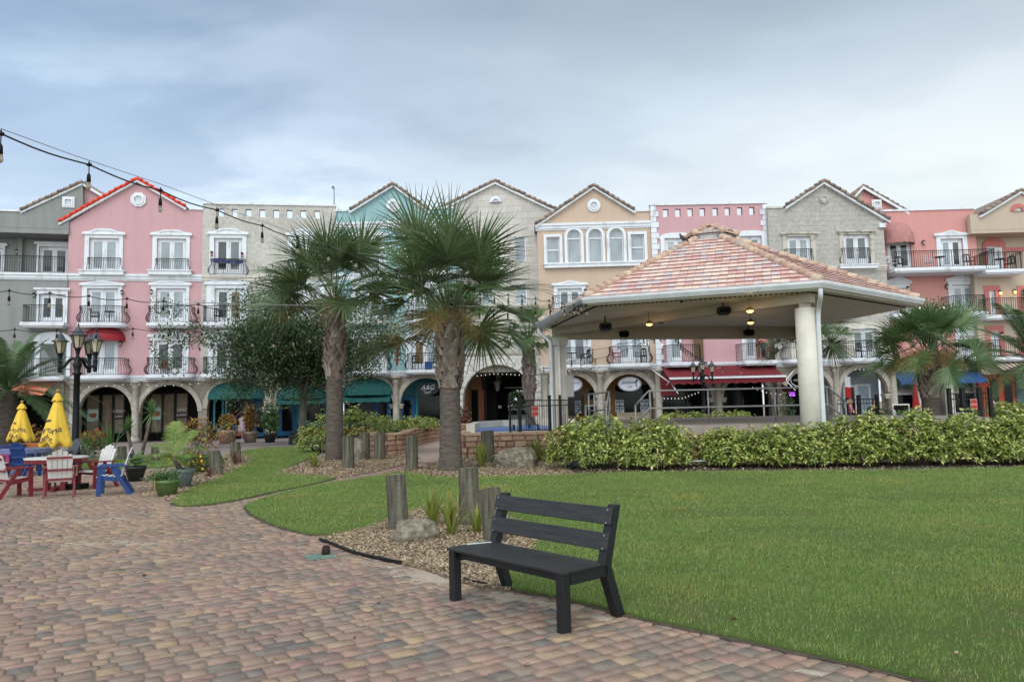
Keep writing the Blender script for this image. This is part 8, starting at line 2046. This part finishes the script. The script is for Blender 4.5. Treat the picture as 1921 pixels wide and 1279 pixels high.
string_light([at(*a) for a in A1], 10, 'heavy black string of clear bulbs sloping across the sky from the top left', drop=.19, messenger=ms, s=.85, sag=.03)
A2 = [(-60, 541, 14.5), (9, 545, 14.7), (96, 550, 15), (175, 556, 15.3), (249, 561, 15.6), (319, 566, 15.9), (372, 571, 16.2)]
string_light([at(*a) for a in A2], 6, 'string of bulbs crossing the pink house at third-floor height', drop=.2)
b = MB(); b.tube(smooth_line([at(x, y, Y) for x, y, Y in ((345, 578, 16.2), (352, 568, 16.2), (372, 567, 16.3), (480, 571, 20), (610, 574, 25.6), (720, 573, 24), (840, 573, 20.9), (940, 576, 21), (1015, 580, 22.2))], 1), .012, 6); o = b.build('rope', M('pale_rope', (.42, .44, .42), None, 9, .7)); tag(o, 'pale green-white rope tied between the two tall palms', 'rope')
A3 = [(-60, 618, 17), (34, 618, 17.5), (92, 619, 18), (147, 619, 18.5), (201, 622, 19), (255, 616, 19.5), (313, 618, 20), (365, 614, 20.5), (416, 625, 21), (467, 632, 22), (516, 634, 23), (562, 630, 24), (608, 622, 25.4)]
string_light([at(*a) for a in A3], 12, 'lower string of bulbs passing behind the lamp post and into the oak', drop=.19)
A4 = [(372, 571, 17.5), (425, 580, 18.5), (496, 580, 20.5), (553, 580, 22.5), (607, 578, 25), (658, 583, 24), (706, 590, 23), (745, 585, 22), (790, 582, 21.3), (846, 560, 20.6)]
string_light([at(*a) for a in A4], 9, 'string of bulbs running behind the rope into the nearest tall palm', drop=.2)
A5 = [(846, 545, 20.5), (900, 552, 20.8), (967, 553, 21.2), (1003, 560, 21.4), (1020, 562, 21.5), (1036, 565, 21.6), (1072, 572, 21.9), (1100, 573, 21.6)]
string_light([at(*a) for a in A5], 10, 'upper string of bulbs from the nearest palm to the pavilion corner', drop=.18)
A6 = [(846, 570, 20.6), (890, 580, 20.9), (946, 583, 21.2), (979, 577, 21.4), (1011, 578, 21.5), (1050, 576, 21.6), (1085, 573, 21.7)]
string_light([at(*a) for a in A6], 9, 'lower string of bulbs from the nearest palm to the pavilion corner', drop=.18)
string_light([at(x, y, Y) for x, y, Y in ((1090, 572, 21.6), (1055, 590, 24.5), (1022, 611, 28))], 8, 'string of bulbs tucked under the left pavilion eave', drop=.08, s=1.0, sag=.03)
for i, (pp, n, lb) in enumerate(((((1020, 690, 33), (1080, 675, 36), (1104, 658, 38), (1148, 648, 38), (1185, 640, 37), (1230, 626, 33), (1262, 617, 29)), 11, 'upper string of bulbs crossing the peach balconies under the pavilion'), (((1090, 685, 37), (1126, 670, 38), (1150, 664, 38), (1200, 645, 36), (1235, 630, 33), (1262, 620, 29)), 10, 'lower string of bulbs crossing the peach balconies under the pavilion'), (((1262, 620, 29), (1280, 650, 33), (1300, 665, 38), (1340, 688, 42), (1390, 692, 42.2)), 14, 'string of small bulbs over the burgundy awning'))):
    string_light([at(*a) for a in pp], n, lb, drop=.16, r=.012, s=1.3, sag=.05)
for i, (pp, n, lb) in enumerate(((((150, 723, 44.5), (200, 721, 44.8), (250, 717, 45), (318, 721, 45.5), (372, 716, 45.8)), 14, 'row of white bulbs along the pink arcade arches'), (((895, 702, 45.3), (930, 698, 45.3), (990, 701, 45.3)), 12, 'row of white bulbs inside the big arched passage'), (((1055, 694, 44.4), (1090, 688, 44.4), (1125, 690, 44.4)), 6, 'row of white bulbs above the peach arcade'), (((1246, 744, 41.5), (1280, 744, 41.5), (1310, 733, 41.6)), 10, 'white bulbs sagging at the left end of the burgundy awning'), (((1412, 724, 41.6), (1440, 734, 41.5), (1490, 738, 41.5)), 9, 'white bulbs sagging at the right end of the burgundy awning'), (((1605, 690, 43.6), (1628, 690, 43.6)), 3, 'three white bulbs in the arch of the grey stone house'), (((1725, 572, 24), (1764, 572, 26), (1776, 572, 27), (1850, 588, 40)), 6, 'bulbs strung past the small tree behind the broad right palm'))):
    string_light([at(*a) for a in pp], n, lb, drop=.06, r=.006, s=.8, sag=.06, white=True)

# ------------------------------------------------------------------ beyond the passage
bushy('green shrubbery seen through the big arched passage', P_at(955, 68), (4, 1, 3.2), 2600, GREENLEAF, 90, 'leafy_shrub', .55)
car = thing('parked_car', 'white car seen through the big arched passage', 'car', P_at(975, 63), R(8)); b = MB()
b.plate([[(-2.1, .3), (2.1, .3), (2.15, .75), (1.9, .9), (1.05, .98), (.45, 1.45), (-1.1, 1.47), (-1.75, 1.0), (-2.12, .92)]], -.85, .85); b.build('body', M('white_car_paint', (.7, .71, .72), None, 2, .25), car, bevel=.06)
b = MB(); b.plate([[(.85, 1.0), (.38, 1.38), (-.3, 1.4), (-.3, 1.0)], ], -.87, .87); b.plate([[(-.36, 1.0), (-.36, 1.4), (-1.05, 1.4), (-1.5, 1.02)]], -.87, .87); b.build('side_windows', SHOPGLASS, car)
for sx in (-1.3, 1.3):
    for sy in (-.8, .8): b = MB(); b.tube([(sx, sy - .1, .33), (sx, sy + .1, .33)], .33, 18); wl = b.build('wheel', RUBBER, car); b = MB(); b.tube([(sx, sy - .11, .33), (sx, sy + .11, .33)], .2, 12); b.build('rim', STEEL, wl)
# cafe sign board and distant bits by the right shops
o = thing('sandwich_board', 'small framed menu board in the outdoor bar window', 'menu board', P_at(1690, 43.5, .6)); b = MB(); b.box(-.5, .5, 0, .05, 0, .75); b.build('frame', CREAMW, o); b = MB(); b.box(-.42, .42, -.012, 0, .08, .67); b.build('board', DARKIN, o)
ch = dup(c4, P_at(1873, 39, .5), .6, 'white plastic chair in front of the orange shop', 'cafe chairs')
dup(c4, P_at(1688, 35.5, .2), .9, 'pale metal cafe chair beside the potted fern', 'cafe chairs'); small_table(P_at(1700, 35, .2), 'small cafe table in front of the potted fern')
b = MB(); b.lathe([(.24, .45), (.20, .75), (.14, 1.0), (.19, 1.22), (.17, 1.33), (.06, 1.38), (.05, 1.45)], 14, sx=1.2); b.tube([(0, 0, 0), (0, 0, .5)], .04, 6); b.lathe([(.2, 0), (.18, .03)], 12); o = b.build('dress_form', M('mauve_dress', (.30, .19, .24), (.42, .32, .38), 26, .9)); o.location = P_at(455, 47.2, 0); tag(o, 'mauve patterned dress on a stand in the shop window', 'mannequin')
